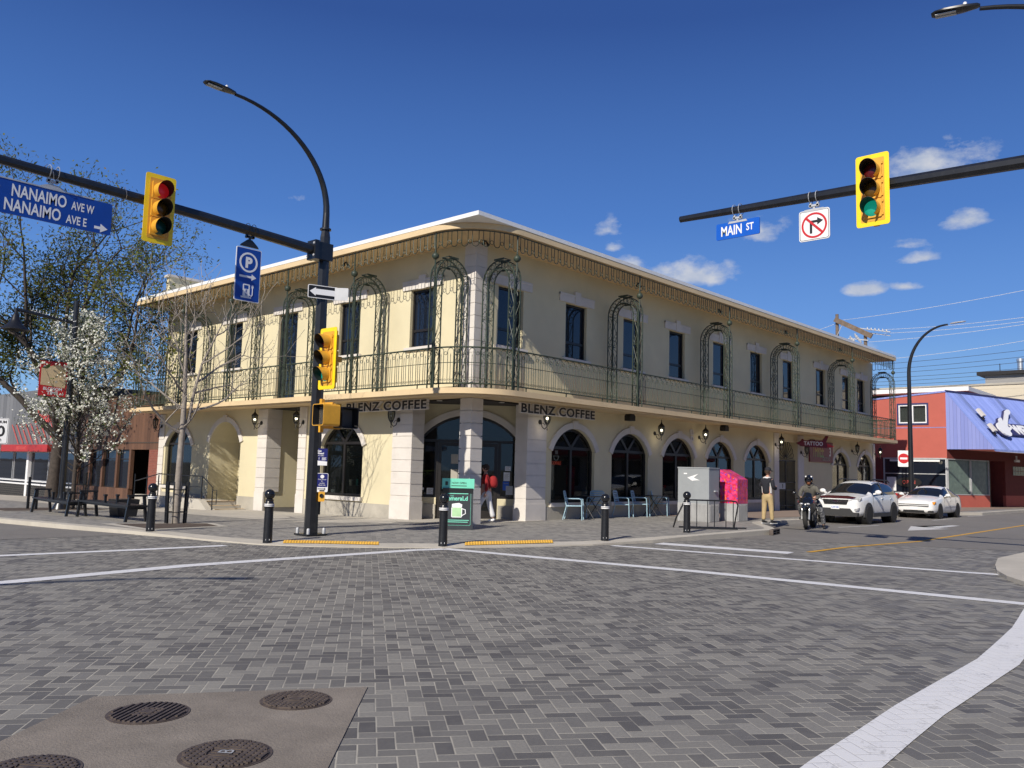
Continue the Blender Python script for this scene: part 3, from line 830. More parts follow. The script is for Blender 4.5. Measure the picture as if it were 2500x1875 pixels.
back = [(.02, YE - WY), (.02, .02), (XE - WX, .02)]
plate(ZS, ZF, [(.03, 36.31 - WY), (.03, .03), (49.24 - WX, .03)]).obj('balcony_slab', 'fascia', bld, smooth=35)
plate(ZR, ZT, [(XE - WX, YE - WY), (49.24 - WX, YE - WY)][::-1] if False else [(49.24 - WX, 36.31 - WY)]).obj('roof_fascia', 'fascia', bld, smooth=35)
mb = MB(); mb.prism([[(EX - WX - .01, EY - WY - .01), (49.2 - WX, EY - WY - .01), (49.2 - WX, 36.2 - WY), (EX - WX - .01, 36.2 - WY)]], lambda u, v, d: (u, v, d), ZT + .003, ZT + .12)
mb.obj('roof_edge', 'roof_white', bld)
mb = MB(); mb.box((-.45, 35.5 - WY, ZT + .1), (14, 35.85 - WY, 9.62)); mb.obj('roof_parapet', 'stucco', bld)
mb = MB(); mb.box((-.55, 35.42 - WY, 9.62), (14.1, 35.93 - WY, 9.72)); mb.obj('parapet_cap', 'stone_trim', bld)
# drip shadow line under fascias
mb = MB()
for z in (ZR, ZS):
    p = edge_path(.12)
    mb.tube([(x, y, z - .03) for x, y in p], .028, 4)
mb.obj('soffit_bead', 'fascia', bld)


# quoins
def quoin(mb, P, u0, u1, z0, z1, proud=.05, h=.365, side=0.0, gap=.018):
    z = z1
    while z > z0 + .02:
        a = max(z0, z - h)
        mb.fbox(P, u0, u1, a + (gap if a > z0 else 0), z, .002 - side, proud)
        z = a
    mb.fbox(P, u0 + .012, u1 - .012, z0, z1, .001 - side, proud - .02)


mb = MB()
z = ZR - .02
while z > ZF + .05:                                       # upper corner
    a = max(ZF, z - .365)
    mb.box((-.05, -.05, a + .018), (.42, .42, z)); z = a
mb.box((-.035, -.035, ZF), (.40, .40, ZR - .02)); mb.obj('corner_quoin', 'stone_trim', bld)
mb = MB(); z = ZS - .02                                   # free standing column below
while z > .62:
    a = max(.62, z - .365)
    mb.box((-.05, -.05, a + .03), (.42, .42, z)); z = a
mb.box((-.02, -.02, .0), (.39, .39, ZS)); mb.box((-.065, -.065, -.1), (.435, .435, .62)); mb.obj('corner_column', 'stone_trim', bld)
for u0, u1, P, zb in ((LU(19.70), LU(20.62), FL, -.2), (RU(19.67), RU(20.59), FR, -.1)):
    mb = MB(); quoin(mb, P, u0, u1, .60, ZS - .02, .05, .365, side=.45, gap=.03)
    mb.fbox(P, u0 - .015, u1 + .015, zb, .60, -.46, .065); mb.obj('pier', 'stone_trim', bld)
for u0, u1 in ((LU(25.30), LU(25.75)), (LU(27.85), LU(28.43))):
    mb = MB(); quoin(mb, FL, u0, u1, .60, ZS - .02, .05, .365)
    if u0 > LU(27): quoin(mb, lambda a, z, d: (a - .05 + .0, d1 - d, z), 0.0, .62, .6, ZS - .02, .05, .365)
    mb.fbox(FL, u0 - .015, u1 + .015, -.35, .60, .001, .065); mb.obj('pier', 'stone_trim', bld)
mb = MB(); quoin(mb, FL, LU(35.95), LU(36.4), .4, ZS - .02); mb.fbox(FL, LU(35.93), LU(36.42), -.6, .4, .001, .06); mb.obj('pier', 'stone_trim', bld)
for u0, u1, zb in ((RU(36.87), RU(37.35), -.1), (RU(39.45), RU(40.1), -.1), (RU(49.55), RU(49.85), -.1)):
    mb = MB(); quoin(mb, FR, u0, u1, .5, ZS - .02, .05, .44); mb.fbox(FR, u0 - .01, u1 + .01, zb, .5, .001, .06); mb.obj('pier', 'stone_trim', bld)
# plinths
mb = MB()
for a, b in ((20.59, 36.85), (40.1, 49.55)): mb.fbox(FR, RU(a), RU(b), -.1, .50, .002, .045)
mb.obj('plinth', 'plinth', bld)
mb = MB()
for a, b, t in ((20.62, 25.28, .45), (28.45, 29.68, .38), (32.04, 35.93, .33)): mb.fbox(FL, LU(a), LU(b), -.7, t, .002, .045)
mb.obj('plinth', 'plinth', bld)
mb = MB(); mb.fbox(FC, -2.25, -1.02, -.1, .50, .002, .04); mb.fbox(FC, .95, 2.25, -.1, .50, .002, .04); mb.obj('plinth', 'plinth', bld)


# windows upstairs
def up_window(P, u, z0=5.33, z1=7.15, a=.57, sill=True, transom=True):
    mb = MB(); f = .065
    w = MB()
    for q in ((u - a, u - a + f, z0, z1), (u + a - f, u + a, z0, z1), (u - a + f, u + a - f, z1 - f, z1), (u - a + f, u + a - f, z0, z0 + f)): w.fbox(P, *q, -.17, -.10)
    if transom: w.fbox(P, u - a + f, u + a - f, z0 + .50, z0 + .58, -.17, -.11)
    o = w.obj('window', 'frame_dark', bld)
    p = MB(); p.fbox(P, u - a + f * .5, u + a - f * .5, z0 + .02, z1 - .02, -.155, -.145); p.obj('pane', 'glass_up', o)
    l = MB(); l.fbox(P, u - .93, u + .93, z1 + .02, z1 + .30, .002, .05)
    l.fbox(P, u - .155, u + .155, z1 - .005, z1 + .43, .003, .075); l.fbox(P, u - .93, u + .93, z1 + .245, z1 + .31, .0025, .065); l.obj('lintel', 'stone_trim', o)
    if sill:
        s = MB(); s.fbox(P, u - .72, u + .72, z0 - .09, z0 + .0, -.1, .10); s.obj('sill', 'stone_trim', o)
    return o


for x in UPR: up_window(FR, RU(x))
for y in UPL: up_window(FL, LU(y))
up_window(FL, LU(26.87), 3.84, 7.15, .62, False, False)


# arched shop windows
def arch_window(P, c, a=1.14, z0=.63, zs=2.30, zt=3.03, gl='glass_shop', items=None, d=-.16):
    f = .085
    out = arch_pts(c, a, z0, zs, zt); inn = arch_pts(c, a - f, z0 + f, zs, zt - f)
    w = MB(); w.prism([out, inn], P, d - .03, d + .05)
    w.fbox(P, c - .05, c + .05, z0 + f, 2.34, d - .02, d + .045); w.fbox(P, c - a + f, c + a - f, 2.34, 2.43, d - .02, d + .046)
    r = zt - zs
    for s in (-1, 1):
        w.bar(P(c, 2.40, d + .012), P(c + s * .44, zt - .16, d + .012), .10, .06, up=Vector(P(0, 0, 1)) - Vector(P(0, 0, 0)))
    o = w.obj('window', 'frame_dark', bld)
    p = MB(); p.prism([arch_pts(c, a - f * .6, z0 + f * .6, zs, zt - f * .6)], P, d, d + .006); p.obj('pane', gl, o)
    t = MB(); arch_trim(t, P, c, a, zs, zt); t.obj('arch_trim', 'stone_trim', o, smooth=30)
    s = MB(); s.fbox(P, c - a - .08, c + a + .08, z0 - .13, z0, -.1, .09); s.obj('sill', 'stone_trim', o)
    return o


for x in ARR: arch_window(FR, RU(x))
arch_window(FL, LU(B3)); arch_window(FL, LU(B1), 1.16)
t = MB(); arch_trim(t, FL, LU(ALC), 1.17, 2.45, 3.24); t.obj('arch_trim', 'stone_trim', bld, smooth=30)

# canted shop front: frame, glass, door
w = MB(); dd = -.10
inn = arch_pts(0, 1.54, .79, 2.46, 3.25, 18)
w.prism([[(u, v) for u, v in ent], inn], FC, dd - .03, dd + .05)
for u0, u1, z0, z1 in ((-1.08, -.98, .0, 2.5), (.92, 1.02, .0, 2.5), (-1.54, 1.54, 2.46, 2.54), (-.08, .02, 0, 2.46), (-.98, .92, .0, .06)): w.fbox(FC, u0, u1, z0, z1, dd - .03, dd + .055)
o = w.obj('shop_front', 'frame_dark', bld)
p = MB(); p.prism([arch_pts(0, 1.56, .76, 2.46, 3.27, 18)], FC, dd, dd + .006); p.obj('pane', 'glass_shop', o)
for u0, u1 in ((-.98, -.08), (.02, .92)):
    d_ = MB()
    d_.prism([rect(u0 + .01, .07, u1 - .01, 2.45), rect(u0 + .11, .32, u1 - .11, 2.34)], FC, dd - .01, dd + .045)
    d = d_.obj('door', 'frame_dark', o)
    p = MB(); p.fbox(FC, u0 + .1, u1 - .1, .3, 2.36, dd + .012, dd + .02); p.obj('pane', 'glass_shop', d)
    h = MB(); uh = u1 - .06 if u0 < -.5 else u0 + .06
    h.tube([FC(uh, .95, dd + .045), FC(uh, .95, dd + .1), FC(uh, 1.3, dd + .1), FC(uh, 1.3, dd + .045)], .012, 6); h.obj('handle', 'steel', d)
# notices stuck to the glass
def notice(P, u0, u1, z0, z1, d, m, parent, lines=0, title=None):
    mb = MB(); mb.fbox(P, u0, u1, z0, z1, d, d + .003)
    for i in range(lines):
        z = z1 - (z1 - z0) * (.22 + .7 * i / max(1, lines)); mb.fbox(P, u0 + (u1 - u0) * .12, u1 - (u1 - u0) * (.12 + .2 * (i % 2)), z - .006, z + .006, d + .0032, d + .005, m=1)
    return mb.obj('notice', [m, 'plinth'], parent)
notice(FC, -1.30, -.98 - .12, .80, 1.0, dd + .008, 'sign_white', o, 4)
mb = MB(); mb.prism([circle(-1.43, .97, .045, 16)], FC, dd + .008, dd + .012); mb.obj('sticker', 'sign_white', o)
notice(FC, 1.12, 1.32, 1.28, 1.55, dd + .008, 'sign_white', o, 5); notice(FC, 1.10, 1.30, .98, 1.26, dd + .008, 'sign_blue_bright', o, 1); notice(FC, 1.20, 1.42, .84, 1.12, dd + .0115, 'galv', o, 3)
notice(FC, 1.16, 1.34, 1.60, 1.74, dd + .008, 'sign_white', o, 3)
for z in (1.30, 1.78): notice(FC, -.56, -.34, z, z + .30, dd + .024, 'plinth', o, 2)

# recessed side door
w = MB(); u0, u1 = d0 + .28, d1 - .75; D = -2.05
w.prism([rect(u0, -.15, u1, 3.05), rect(u0 + .08, -.1, u1 - .08, 2.97)], FL, D - .05, D + .03)
w.fbox(FL, u0 + .08, u1 - .08, 2.05, 2.13, D - .04, D + .02)
o = w.obj('side_door', 'frame_dark', bld)
p = MB(); p.fbox(FL, u0 + .05, u1 - .05, -.1, 3.0, D - .03, D - .02); p.obj('pane', 'glass_up', o)
p = MB(); p.prism([rect(u0 + .09, -.09, u1 - .09, 2.04), rect(u0 + .22, .2, u1 - .22, 1.9)], FL, D - .015, D + .025); p.fbox(FL, u0 + .2, u1 - .2, 1.93, 1.99, D + .025, D + .03)
p.obj('door', 'frame_dark', o)
notice(FL, u0 + .42, u0 + .56, 1.25, 1.62, D + .03, 'sign_white', o, 3)
mb = MB(); mb.fbox(FL, u0 - .05, u0 + .62, .75, 1.06, D + .028, D + .034); mb.obj('plywood_patch', 'fascia', o)
nb = MB(); nb.text('301', FL, .10, u0 + .36, 1.82, 'CENTER', .002, D + .028, sx=-1); nb.obj('house_number', 'galv', o)

# iron gate on the long front
w = MB(); D = -.12
for i in range(17):
    u = g0 + .05 + i * (g1 - g0 - .1) / 16; w.bar(FR(u, .1, D), FR(u, 2.42, D), .022)
for z in (.12, .32, 1.05, 1.4, 2.42): w.fbox(FR, g0, g1, z - .025, z + .025, D - .02, D + .02)
w.fbox(FR, (g0 + g1) / 2 - .03, (g0 + g1) / 2 + .03, .1, 2.42, D - .02, D + .02)
gate = w.obj('iron_gate', 'black_plastic', bld)
w = MB(); cu = (g0 + g1) / 2
for i in range(11):
    a = pi * (.04 + .92 * i / 10); r0, r1 = .12, .80
    w.tube([FR(cu + r0 * cos(a), 2.46 + r0 * sin(a), D), FR(cu + r1 * cos(a), 2.46 + r1 * sin(a), D)], .013, 4)
    if i < 10:
        b = pi * (.04 + .92 * (i + .5) / 10); rr = .80 * sin(pi * .92 / 20) * 1.02
        w.tube([FR(cu + .80 * cos(b) + rr * cos(b - pi / 2 + pi * k / 8), 2.46 + .80 * sin(b) + rr * sin(b - pi / 2 + pi * k / 8), D) for k in range(9)], .012, 4)
w.obj('gate_fan', 'black_plastic', gate)
mb = MB(); mb.fbox(FR, g0 + .25, g0 + .95, 1.09, 1.37, D + .025, D + .035)
mb.obj('gate_plate', 'galv', gate)
mb = MB(); mb.prism([[(g0 + .62, 1.14), (g0 + .68, 1.14), (g0 + .68, 1.34), (g0 + .58, 1.30), (g0 + .58, 1.26), (g0 + .62, 1.27)]], FR, D + .036, D + .040); mb.obj('plate_mark', 'sign_black', gate)


# ------------------------------------------------------------------ balcony ironwork
def walk(path, step):
    """points every step along a polyline -> (x, y, tangent)"""
    out = []; acc = 0.0
    for a, b in zip(path, path[1:]):
        a = Vector(a); b = Vector(b); L = (b - a).length; t = (b - a) / L
        s = (step - acc) % step
        while s < L - 1e-6: out.append((a + t * s, t)); s += step
        acc = (acc + L) % step
    return out


def smooth_path(off): return edge_path(off, 26)


def iron_pattern(kind):
    path = smooth_path(.10)
    runs = {'front_railing': path[:14], 'corner': path[12:18], 'side_railing': path[16:]}
    mb = MB(); P = .305
    st = walk(path, P)
    for k in range(len(st) - 1):
        c0, t = st[k]
        Q = lambda s, z: (c0.x + t.x * s, c0.y + t.y * s, z)
        hw = .088
        if kind == 'railing':
            zt, zb = 4.945, 3.965
            mb.tube([Q(-hw, zb)] + [Q(-hw * cos(pi * i / 8), 4.845 + .088 * sin(pi * i / 8)) for i in range(9)] + [Q(hw, zb)], .0108, 3)
            mb.tube([Q(0, zb), Q(0, 4.72)], .0105, 3); mb.lathe([(.004, 4.68), (.016, 4.72), (.001, 4.80)], Q(0, 0), n=4)
            mb.tube([Q(P / 2 + .047 * cos(2 * pi * i / 8), 4.79 + .047 * sin(2 * pi * i / 8)) for i in range(8)], .0085, 3, closed=True)
            for s in (-.044, .044, P / 2):
                mb.tube([Q(s + .040 * cos(pi * i / 6), 4.03 + .048 * sin(pi * i / 6)) for i in range(7)], .006, 3)
                mb.tube([Q(s + .018 * cos(2 * pi * i / 5), 4.035 + .018 * sin(2 * pi * i / 5)) for i in range(5)], .005, 3, closed=True)
        else:
            zt, zb = ZR - .03, 7.80
            mb.tube([Q(-hw, zt)] + [Q(-hw * cos(pi * i / 8), zb + .085 - .088 * sin(pi * i / 8)) for i in range(9)] + [Q(hw, zt)], .0125, 3)
            mb.tube([Q(P / 2 + .055 * cos(2 * pi * i / 9), 7.925 + .055 * sin(2 * pi * i / 9)) for i in range(9)], .010, 3, closed=True)
    if kind == 'railing':
        for z, r in ((4.96, .024), (4.53, .010), (3.955, .022)): mb.tube([(p[0], p[1], z) for p in path], r, 5)
        for (p, t) in walk(path, 1.83): mb.bar((p.x, p.y, ZF - .002), (p.x, p.y, 3.95), .025)
    else:
        mb.tube([(p[0], p[1], ZR - .035) for p in path], .016, 4)
    # returns to the wall at both ends
    for end in (path[0], path[-1]):
        xr = end is path[0] or end == path[0]
        for k in range(4):
            s = .16 + k * P
            Q = (lambda q, z: (end[0], end[1] + q, z)) if xr else (lambda q, z: (end[0] + q, end[1], z))
            if kind == 'railing':
                mb.tube([Q(s - .088, 3.96)] + [Q(s - .088 * cos(pi * i / 8), 4.845 + .088 * sin(pi * i / 8)) for i in range(9)] + [Q(s + .088, 3.96)], .0108, 3)
                mb.tube([Q(s, 3.96), Q(s, 4.78)], .0105, 3)
            else:
                mb.tube([Q(s - .088, ZR)] + [Q(s - .088 * cos(pi * i / 8), 7.885 - .088 * sin(pi * i / 8)) for i in range(9)] + [Q(s + .088, ZR)], .0125, 3)
        if kind == 'railing':
            for z, r in ((4.96, .024), (4.53, .010), (3.955, .022)): mb.tube([Q(0, z), Q(1.38, z)], r, 5)
    return mb


iron_pattern('railing').obj('balcony_railing', 'iron_green', bld)
iron_pattern('valance').obj('roof_valance', 'iron_green', bld)


def trellis():
    """arched iron tunnel over the balcony; x along the front, y inwards from the rail line"""
    mb = MB()
    yc, zs = .56, 6.98
    for s in (-.125, .125):
        for r in (.62, .41):
            pts = [(s, yc - r, ZF), (s, yc - r, 5.4)] + [(s, yc - r * cos(pi * i / 16), zs + r * sin(pi * i / 16)) for i in range(17)] + [(s, yc + r, 5.4), (s, yc + r, ZF)]
            mb.tube(pts, .0205, 4)
        # scrollwork between the paired rods of each leg
        for sg in (-1, 1):
            ym = yc + sg * .515
            z = 3.92
            while z < 6.95:
                for (zc, rr) in ((z + .09, .075), (z + .24, .06)):
                    mb.tube([(s, ym + rr * cos(2 * pi * i / 9), zc + rr * sin(2 * pi * i / 9)) for i in range(9)], .0085, 3, closed=True)
                mb.tube([(s, ym - .09, z + .32), (s, ym + .09, z + .92)], .009, 3)
                mb.tube([(s, ym + .02 * sg, z + .32), (s, ym - .09 * sg, z + .50), (s, ym - .09 * sg, z + .80), (s, ym + .05 * sg, z + .95)], .009, 3)
                for q in (-1, 1):
                    mb.tube([(s, ym + q * (.045 - .03 * (i / 8)) + .04 * (1 - i / 10) * cos(i * .9), z + .98 + .04 * (1 - i / 10) * sin(i * .9)) for i in range(9)], .008, 3)
                z += 1.03
        for i in range(1, 12):
            a = pi * i / 12; rm = .515
            if i in (5, 6, 7):
                mb.tube([(s, yc - .41 * cos(a), zs + .41 * sin(a)), (s, yc - .62 * cos(a), zs + .62 * sin(a))], .010, 3)
            else:
                cy, cz = yc - rm * cos(a), zs + rm * sin(a)
                mb.tube([(s, cy + .07 * cos(2 * pi * k / 8), cz + .07 * sin(2 * pi * k / 8)) for k in range(8)], .0085, 3, closed=True)
    for sg in (-1, 1):                                   # lattice on the narrow sides
        for r in (.62, .41):
            for k in range(5):
                za = 3.95 + k * .62; y = yc + sg * r
                mb.tube([(-.125, y, za), (.125, y, za + .55)], .008, 3)
    for i in range(0, 17, 2):
        a = pi * i / 16; mb.tube([(-.125, yc - .62 * cos(a), zs + .62 * sin(a)), (.125, yc - .62 * cos(a), zs + .62 * sin(a))], .010, 3)
    for s in (-.14, .14):                                # raised key piece on the crown
        mb.bar((s, yc - .19, zs + .655), (s, yc + .19, zs + .655), .02, .05); mb.bar((s, yc - .12, zs + .38), (s, yc + .12, zs + .38), .02, .045)
    mb.bar((-.14, yc - .19, zs + .66), (.14, yc - .19, zs + .66), .02); mb.bar((-.14, yc + .19, zs + .66), (.14, yc + .19, zs + .66), .02)
    mb.tube([(0, -.02, ZF), (0, -.02, ZR - .02)], .023, 6)
    return mb


t0 = trellis().obj('trellis', 'iron_green', bld)
fin = MB(); fin.ball((0, -.02, 7.59), .105, 14); fin.lathe([(.022, 7.68), (.03, 7.72), (.004, 7.95)], (0, -.02, 0), n=8); fin.obj('ball_finial', 'iron_green', t0, smooth=60)
spots = [(RU(x), EY + .10 - WY, 0) for x in (17.49, 23.71, 30.01, 36.3, 42.89, 48.95)] + [(EX + .10 - WX, LU(y), -pi / 2) for y in (17.46, 21.17, 24.86, 28.54, 32.2, 36.05)]
for i, (x, y, r) in enumerate(spots):
    o = t0 if i == 0 else copy_tree(t0, bld)
    o.location = (x, y, 0); o.rotation_euler = (0, 0, r)
    if r:   # mirror so that the tunnel points at the wall on the side front
        o.rotation_euler = (0, 0, -pi / 2); o.scale = (1, 1, 1)

# soffit spotlights
def spot(x, y, z):
    mb = MB(); mb.lathe([(.05, 0), (.05, -.03)], (x, y, z), n=10)
    for s in (-1, 1): mb.lathe([(.02, 0), (.045, .10), (.05, .13)], (x + s * .05, y, z - .03), n=8, axis=(s * .6, -.3, -1))
    return mb.obj('soffit_light', 'black_plastic', bld)
for x in (24.6, 30.4, 36.6, 43): spot(RU(x), -.75, ZR)
for y in (22.5, 28.2): spot(-.75, LU(y), ZR)
spot(.1, .1 - .35, ZR)
mb = MB()
for u in (-.95, .95): mb.lathe([(.09, 0), (.09, -.02), (.06, -.02)], (CC.x - .9 + u * .7, CC.y - .9 - u * .7, ZS), n=14)
mb.obj('soffit_downlight', 'stone_trim', bld)
# entry steps and low wall at the alcove
st = MB()
st.fbox(FL, a0 + .02, a1 + 2.9, -.7, .19, .05, 1.35); st.fbox(FL, a0 - .35, a0 + .02, -.7, .04, .05, 1.3); st.fbox(FL, a0 - .70, a0 - .35, -.7, -.08, .05, 1.3)
st.prism([[(a0 - .95, -.7), (a0 - .95, -.16), (a0 - .75, -.16), (a0 - .05, .26), (a1 + 2.9, .26), (a1 + 2.9, -.7)]], FL, 1.35, 1.60)
st.obj('entry_steps', 'concrete', bld)
nb = MB()
for u, z in ((a0 + .02, .19), (a0 - .33, .04), (a0 - .68, -.08)): nb.fbox(FL, u - .02, u + .05, z, z + .006, .1, 1.3)
nb.obj('step_nosing', 'paint_yellow', bld)
hr = MB(); D = 1.45
r_ = lambda u, z: FL(u, z, D)
hr.tube([r_(a1 + 3.3, .78), r_(a1 + 1.2, 1.12), r_(a0 + .05, 1.10), r_(a0 - .75, .72), r_(a0 - .75, -.15)], .021, 6)
hr.tube([r_(a1 + 1.2, .72), r_(a0 + .05, .70)], .016, 6)
for u in (a0 + .05, a0 + .05 + 1.0, a1 + .3, a1 + 1.2, a1 + 2.2, a1 + 3.3): hr.bar(r_(u, .2), r_(u, 1.08), .035)
hr.tube([r_(a0 - .75, .62), r_(a0 - 1.05, .62), r_(a0 - 1.05, .12), r_(a0 - .75, .12)], .016, 6)
hr.obj('handrail', 'black_paint', bld)
# notices in the alcove
for u0, u1, z0, z1, nme, dd_ in ((a1 - .42, a1 - .02, 2.0 - .0, 2.55, 'camera_notice', -1.296), (a1 - .36, a1 - .02, 1.0, 1.6, 'dog_notice', -1.296)):
    pass
mb = MB(); mb.fbox(FL, a1 - 1.12, a1 - .30, 1.78, 2.28, -1.298, -1.288); o = mb.obj('camera_notice', 'sign_white', bld)
k = MB()
for s, z in (('24HR', 2.17), ('VIDEO', 2.07), ('SURVEILLANCE', 1.97), ('IN USE', 1.87)): k.text(s, FL, .085, a1 - .38, z - .03, 'LEFT', .003, -1.287, bold=.003, sx=-.85)
k.bar(FL(a1 - .95, 2.12, -1.284), FL(a1 - .75, 2.16, -1.284), .07); k.obj('lettering', 'sign_black', o)
mb = MB(); mb.fbox(FL, a1 - .82, a1 - .40, .62, 1.12, -1.298, -1.288); o = mb.obj('bin_notice', 'sign_white', bld)
k = MB(); k.prism([[(a1 - .72, 1.03), (a1 - .50, 1.03), (a1 - .54, .80), (a1 - .68, .80)]], FL, -1.287, -1.284); k.fbox(FL, a1 - .76, a1 - .46, .68, .71, -1.287, -1.285); k.obj('bin_mark', 'sign_black', o)

# ------------------------------------------------------------------ signal poles, mast arms, lamps and signs
def lumin_head(mb, c, d, up=(0, 0, 1)):
    """flat LED street-lamp head pointing along d"""
    c = Vector(c); d = Vector(d).normalized(); s = d.cross(Vector(up)).normalized(); t = s.cross(d)
    prof = [(-.30, .03, .03), (-.26, .07, .05), (-.05, .13, .06), (.22, .15, .045), (.36, .13, .03), (.42, .07, .02)]
    o = len(mb.v)
    for x, w, h in prof:
        for k in range(8):
            a = 2 * pi * k / 8 + pi / 8
            mb.v.append(tuple(c + d * x + s * w * cos(a) + t * (h * sin(a) * (1 if sin(a) > 0 else .5))))
    for i in range(len(prof) - 1):
        for k in range(8): mb.f.append((o + i * 8 + k, o + i * 8 + (k + 1) % 8, o + (i + 1) * 8 + (k + 1) % 8, o + (i + 1) * 8 + k)); mb.mi.append(0)
    mb.f.append(tuple(o + k for k in range(8))); mb.mi.append(0); mb.f.append(tuple(o + (len(prof) - 1) * 8 + k for k in range(8))); mb.mi.append(0)
    return c, d, s, t


def lamp_arm(mb, base, d, r0=.075, r1=.035, rise=2.4, reach=2.6):
    """quarter-round arm from the top of a pole: vertical start, level end"""
    pts = []; rs = []
    b = Vector(base); d = Vector(d)
    for i in range(19):
        a = pi / 2 * i / 18
        pts.append(b + d * (reach * (1 - cos(a))) + Vector((0, 0, rise * sin(a)))); rs.append(r0 + (r1 - r0) * i / 18)
    mb.tube(pts, rs, 10)
    return pts[-1]


def head_part(parent, c, d):
    mb = MB(); c, d, s, t = lumin_head(mb, c, d); o = mb.obj('lamp_head', 'black_paint', parent, smooth=40)
    l = MB()
    for q in (-.045, .045):
        vs = [c + d * x + s * (q + w) - t * .03 for x, w in ((.05, -.03), (.36, -.03), (.36, .03), (.05, .03))]
        vs += [v - t * .012 for v in vs]; l.add(vs, [(0, 1, 2, 3), (4, 5, 6, 7), (0, 1, 5, 4), (1, 2, 6, 5), (2, 3, 7, 6), (3, 0, 4, 7)])
    l.obj('led_panel', 'galv', o)
    k = MB(); k.lathe([(.03, .05), (.03, .10), (.02, .11)], c - d * .08, n=10); k.obj('photocell', 'sign_white', o)
    return o


OCT = 8
PX, PY = 11.22, 16.13; PZ = gz(PX, PY)
pole = thing('signal_pole', 'black octagonal signal pole with long mast arm to the left and curved lamp arm', 'signal pole', (PX, PY, PZ))
mb = MB(); mb.lathe([(.155, .03), (.15, .5), (.115, 6.75), (.115, 6.78), (.09, 6.95)], n=OCT); mb.obj('pole', 'black_paint', pole)
mb = MB(); mb.box((-.26, -.26, 0), (.26, .26, .035)); mb.obj('base_plate', 'black_paint', pole)
for sx in (-1, 1):
    for sy in (-1, 1):
        mb = MB(); mb.lathe([(.037, .03), (.037, .13), (.03, .155), (.012, .165)], (sx * .205, sy * .205, 0), n=10); mb.obj('bolt_cap', 'galv', pole, smooth=50)
mb = MB(); mb.box((.10, -.09, .45), (.165, .09, .95)); mb.obj('hand_hole', 'black_paint', pole)
mb = MB(); mb.lathe([(.08, 6.94), (.13, 6.95), (.13, 6.99), (.085, 7.0)], n=12)
mb.tube([(0, 0, 6.98), (0, 0, 7.35)], [.085, .075], 10)
end = lamp_arm(mb, (0, 0, 7.35), (-1, 0, .0), rise=2.0, reach=2.45)
mb.obj('lamp_arm', 'black_paint', pole, smooth=40)
head_part(pole, end + Vector((-.28, 0, .02)), (-1, 0, .03))
mb = MB(); mb.tube([(-.1, 0, 6.42), (-3, 0, 6.55), (-9.5, 0, 6.72)], [.115, .10, .07], 8); mb.obj('mast_arm', 'black_paint', pole)
mb = MB(); mb.box((-.25, -.14, 6.22), (.14, .14, 6.62)); mb.box((-.36, -.16, 6.20), (-.25, .16, 6.64)); mb.obj('arm_bracket', 'black_paint', pole)
for z in (6.28, 6.56):
    for y in (-.12, .12):
        mb = MB(); mb.lathe([(.03, 0), (.03, .02), (.018, .03)], (-.36, y, z), n=6, axis=(-1, 0, 0)); mb.obj('bolt', 'galv', pole)
# cable loops round the mast arm
for x in (-5.9, -4.6):
    mb = MB(); mb.tube([(x + .02 * sin(i), .12 * cos(2 * pi * i / 12), 6.61 + .12 * sin(2 * pi * i / 12)) for i in range(12)], .006, 4, closed=True); mb.tube([(x, .1, 6.55), (x + .02, .12, 6.2)], .006, 4); mb.obj('cable_tie', 'steel', pole)


def clamp(P, u, zt, m='galv'):
    """hanging clamp: two bands over the arm and a triangular saddle; P maps (along, up, out) with up measured from the arm centre"""
    mb = MB()
    for q in (-.07, .07):
        mb.tube([P(u + q, .118 * sin(2 * pi * i / 14), .118 * cos(2 * pi * i / 14)) for i in range(14)], .007, 4, closed=True)
        mb.fbox(P, u + q - .02, u + q + .02, -.20, -.11, -.03, .03)
    mb.fbox(P, u - .10, u + .10, -.19, -.15, -.03, .03)
    mb.fbox(P, u - .02, u + .02, -.24, -.19, -.02, .02)
    mb.prism([[(u - .22, zt - .03), (u + .22, zt - .03), (u + .19, zt + .015), (u + .05, -.23), (u - .05, -.23), (u - .19, zt + .015)]], P, -.018, .018)
    return mb


def sign_panel(P, u0, u1, z0, z1, m, d=.012, r=.03, name='panel', parent=None):
    mb = MB(); mb.prism([rrect(u0, z0, u1, z1, r)], P, -d, d); return mb.obj(name, m, parent)


def arrow(u, v, L, h, w, dirn=1):
    """solid arrow outline starting at (u, v) centre line, pointing along +u when dirn = 1"""
    pts = [(0, -w / 2), (L - h, -w / 2), (L - h, -h * .62), (L, 0), (L - h, h * .62), (L - h, w / 2), (0, w / 2)]
    return [(u + dirn * x, v + y) for x, y in pts]


# street name sign on the left mast arm (read from the south: right is +x)
AY = PY
SA = thing('street_name_sign', 'long blue sign reading NANAIMO AVE W and NANAIMO AVE E on the mast arm', 'street sign', (5.0, AY, 0))
P = frame((0, 0, 0), (1, 0, 0), (0, -1, 0))
PA = frame((0, 0, 6.66 + PZ), (1, 0, 0), (0, -1, 0))
clamp(PA, .35, -.30).obj('hanger', 'galv', SA)
sign_panel(P, -1.05, 1.42, 5.80, 6.40, 'sign_blue', parent=SA)
mb = MB()
mb.text('NANAIMO', P, .30, -.29, 6.13, 'LEFT', .003, .012, bold=.006, fit=.90); mb.text('NANAIMO', P, .30, -.39, 5.865, 'LEFT', .003, .012, bold=.006, fit=.92)
mb.text('AVE W', P, .215, .695, 6.13, 'LEFT', .003, .012, bold=.004, fit=.40); mb.text('AVE E', P, .215, .62, 5.865, 'LEFT', .003, .012, bold=.004, fit=.36)
mb.prism([arrow(1.12, 5.90, .24, .13, .05)], P, .012, .015); mb.prism([arrow(-.48, 6.24, .30, .13, .05, -1)], P, .012, .015)
mb.obj('lettering', 'sign_white', SA)
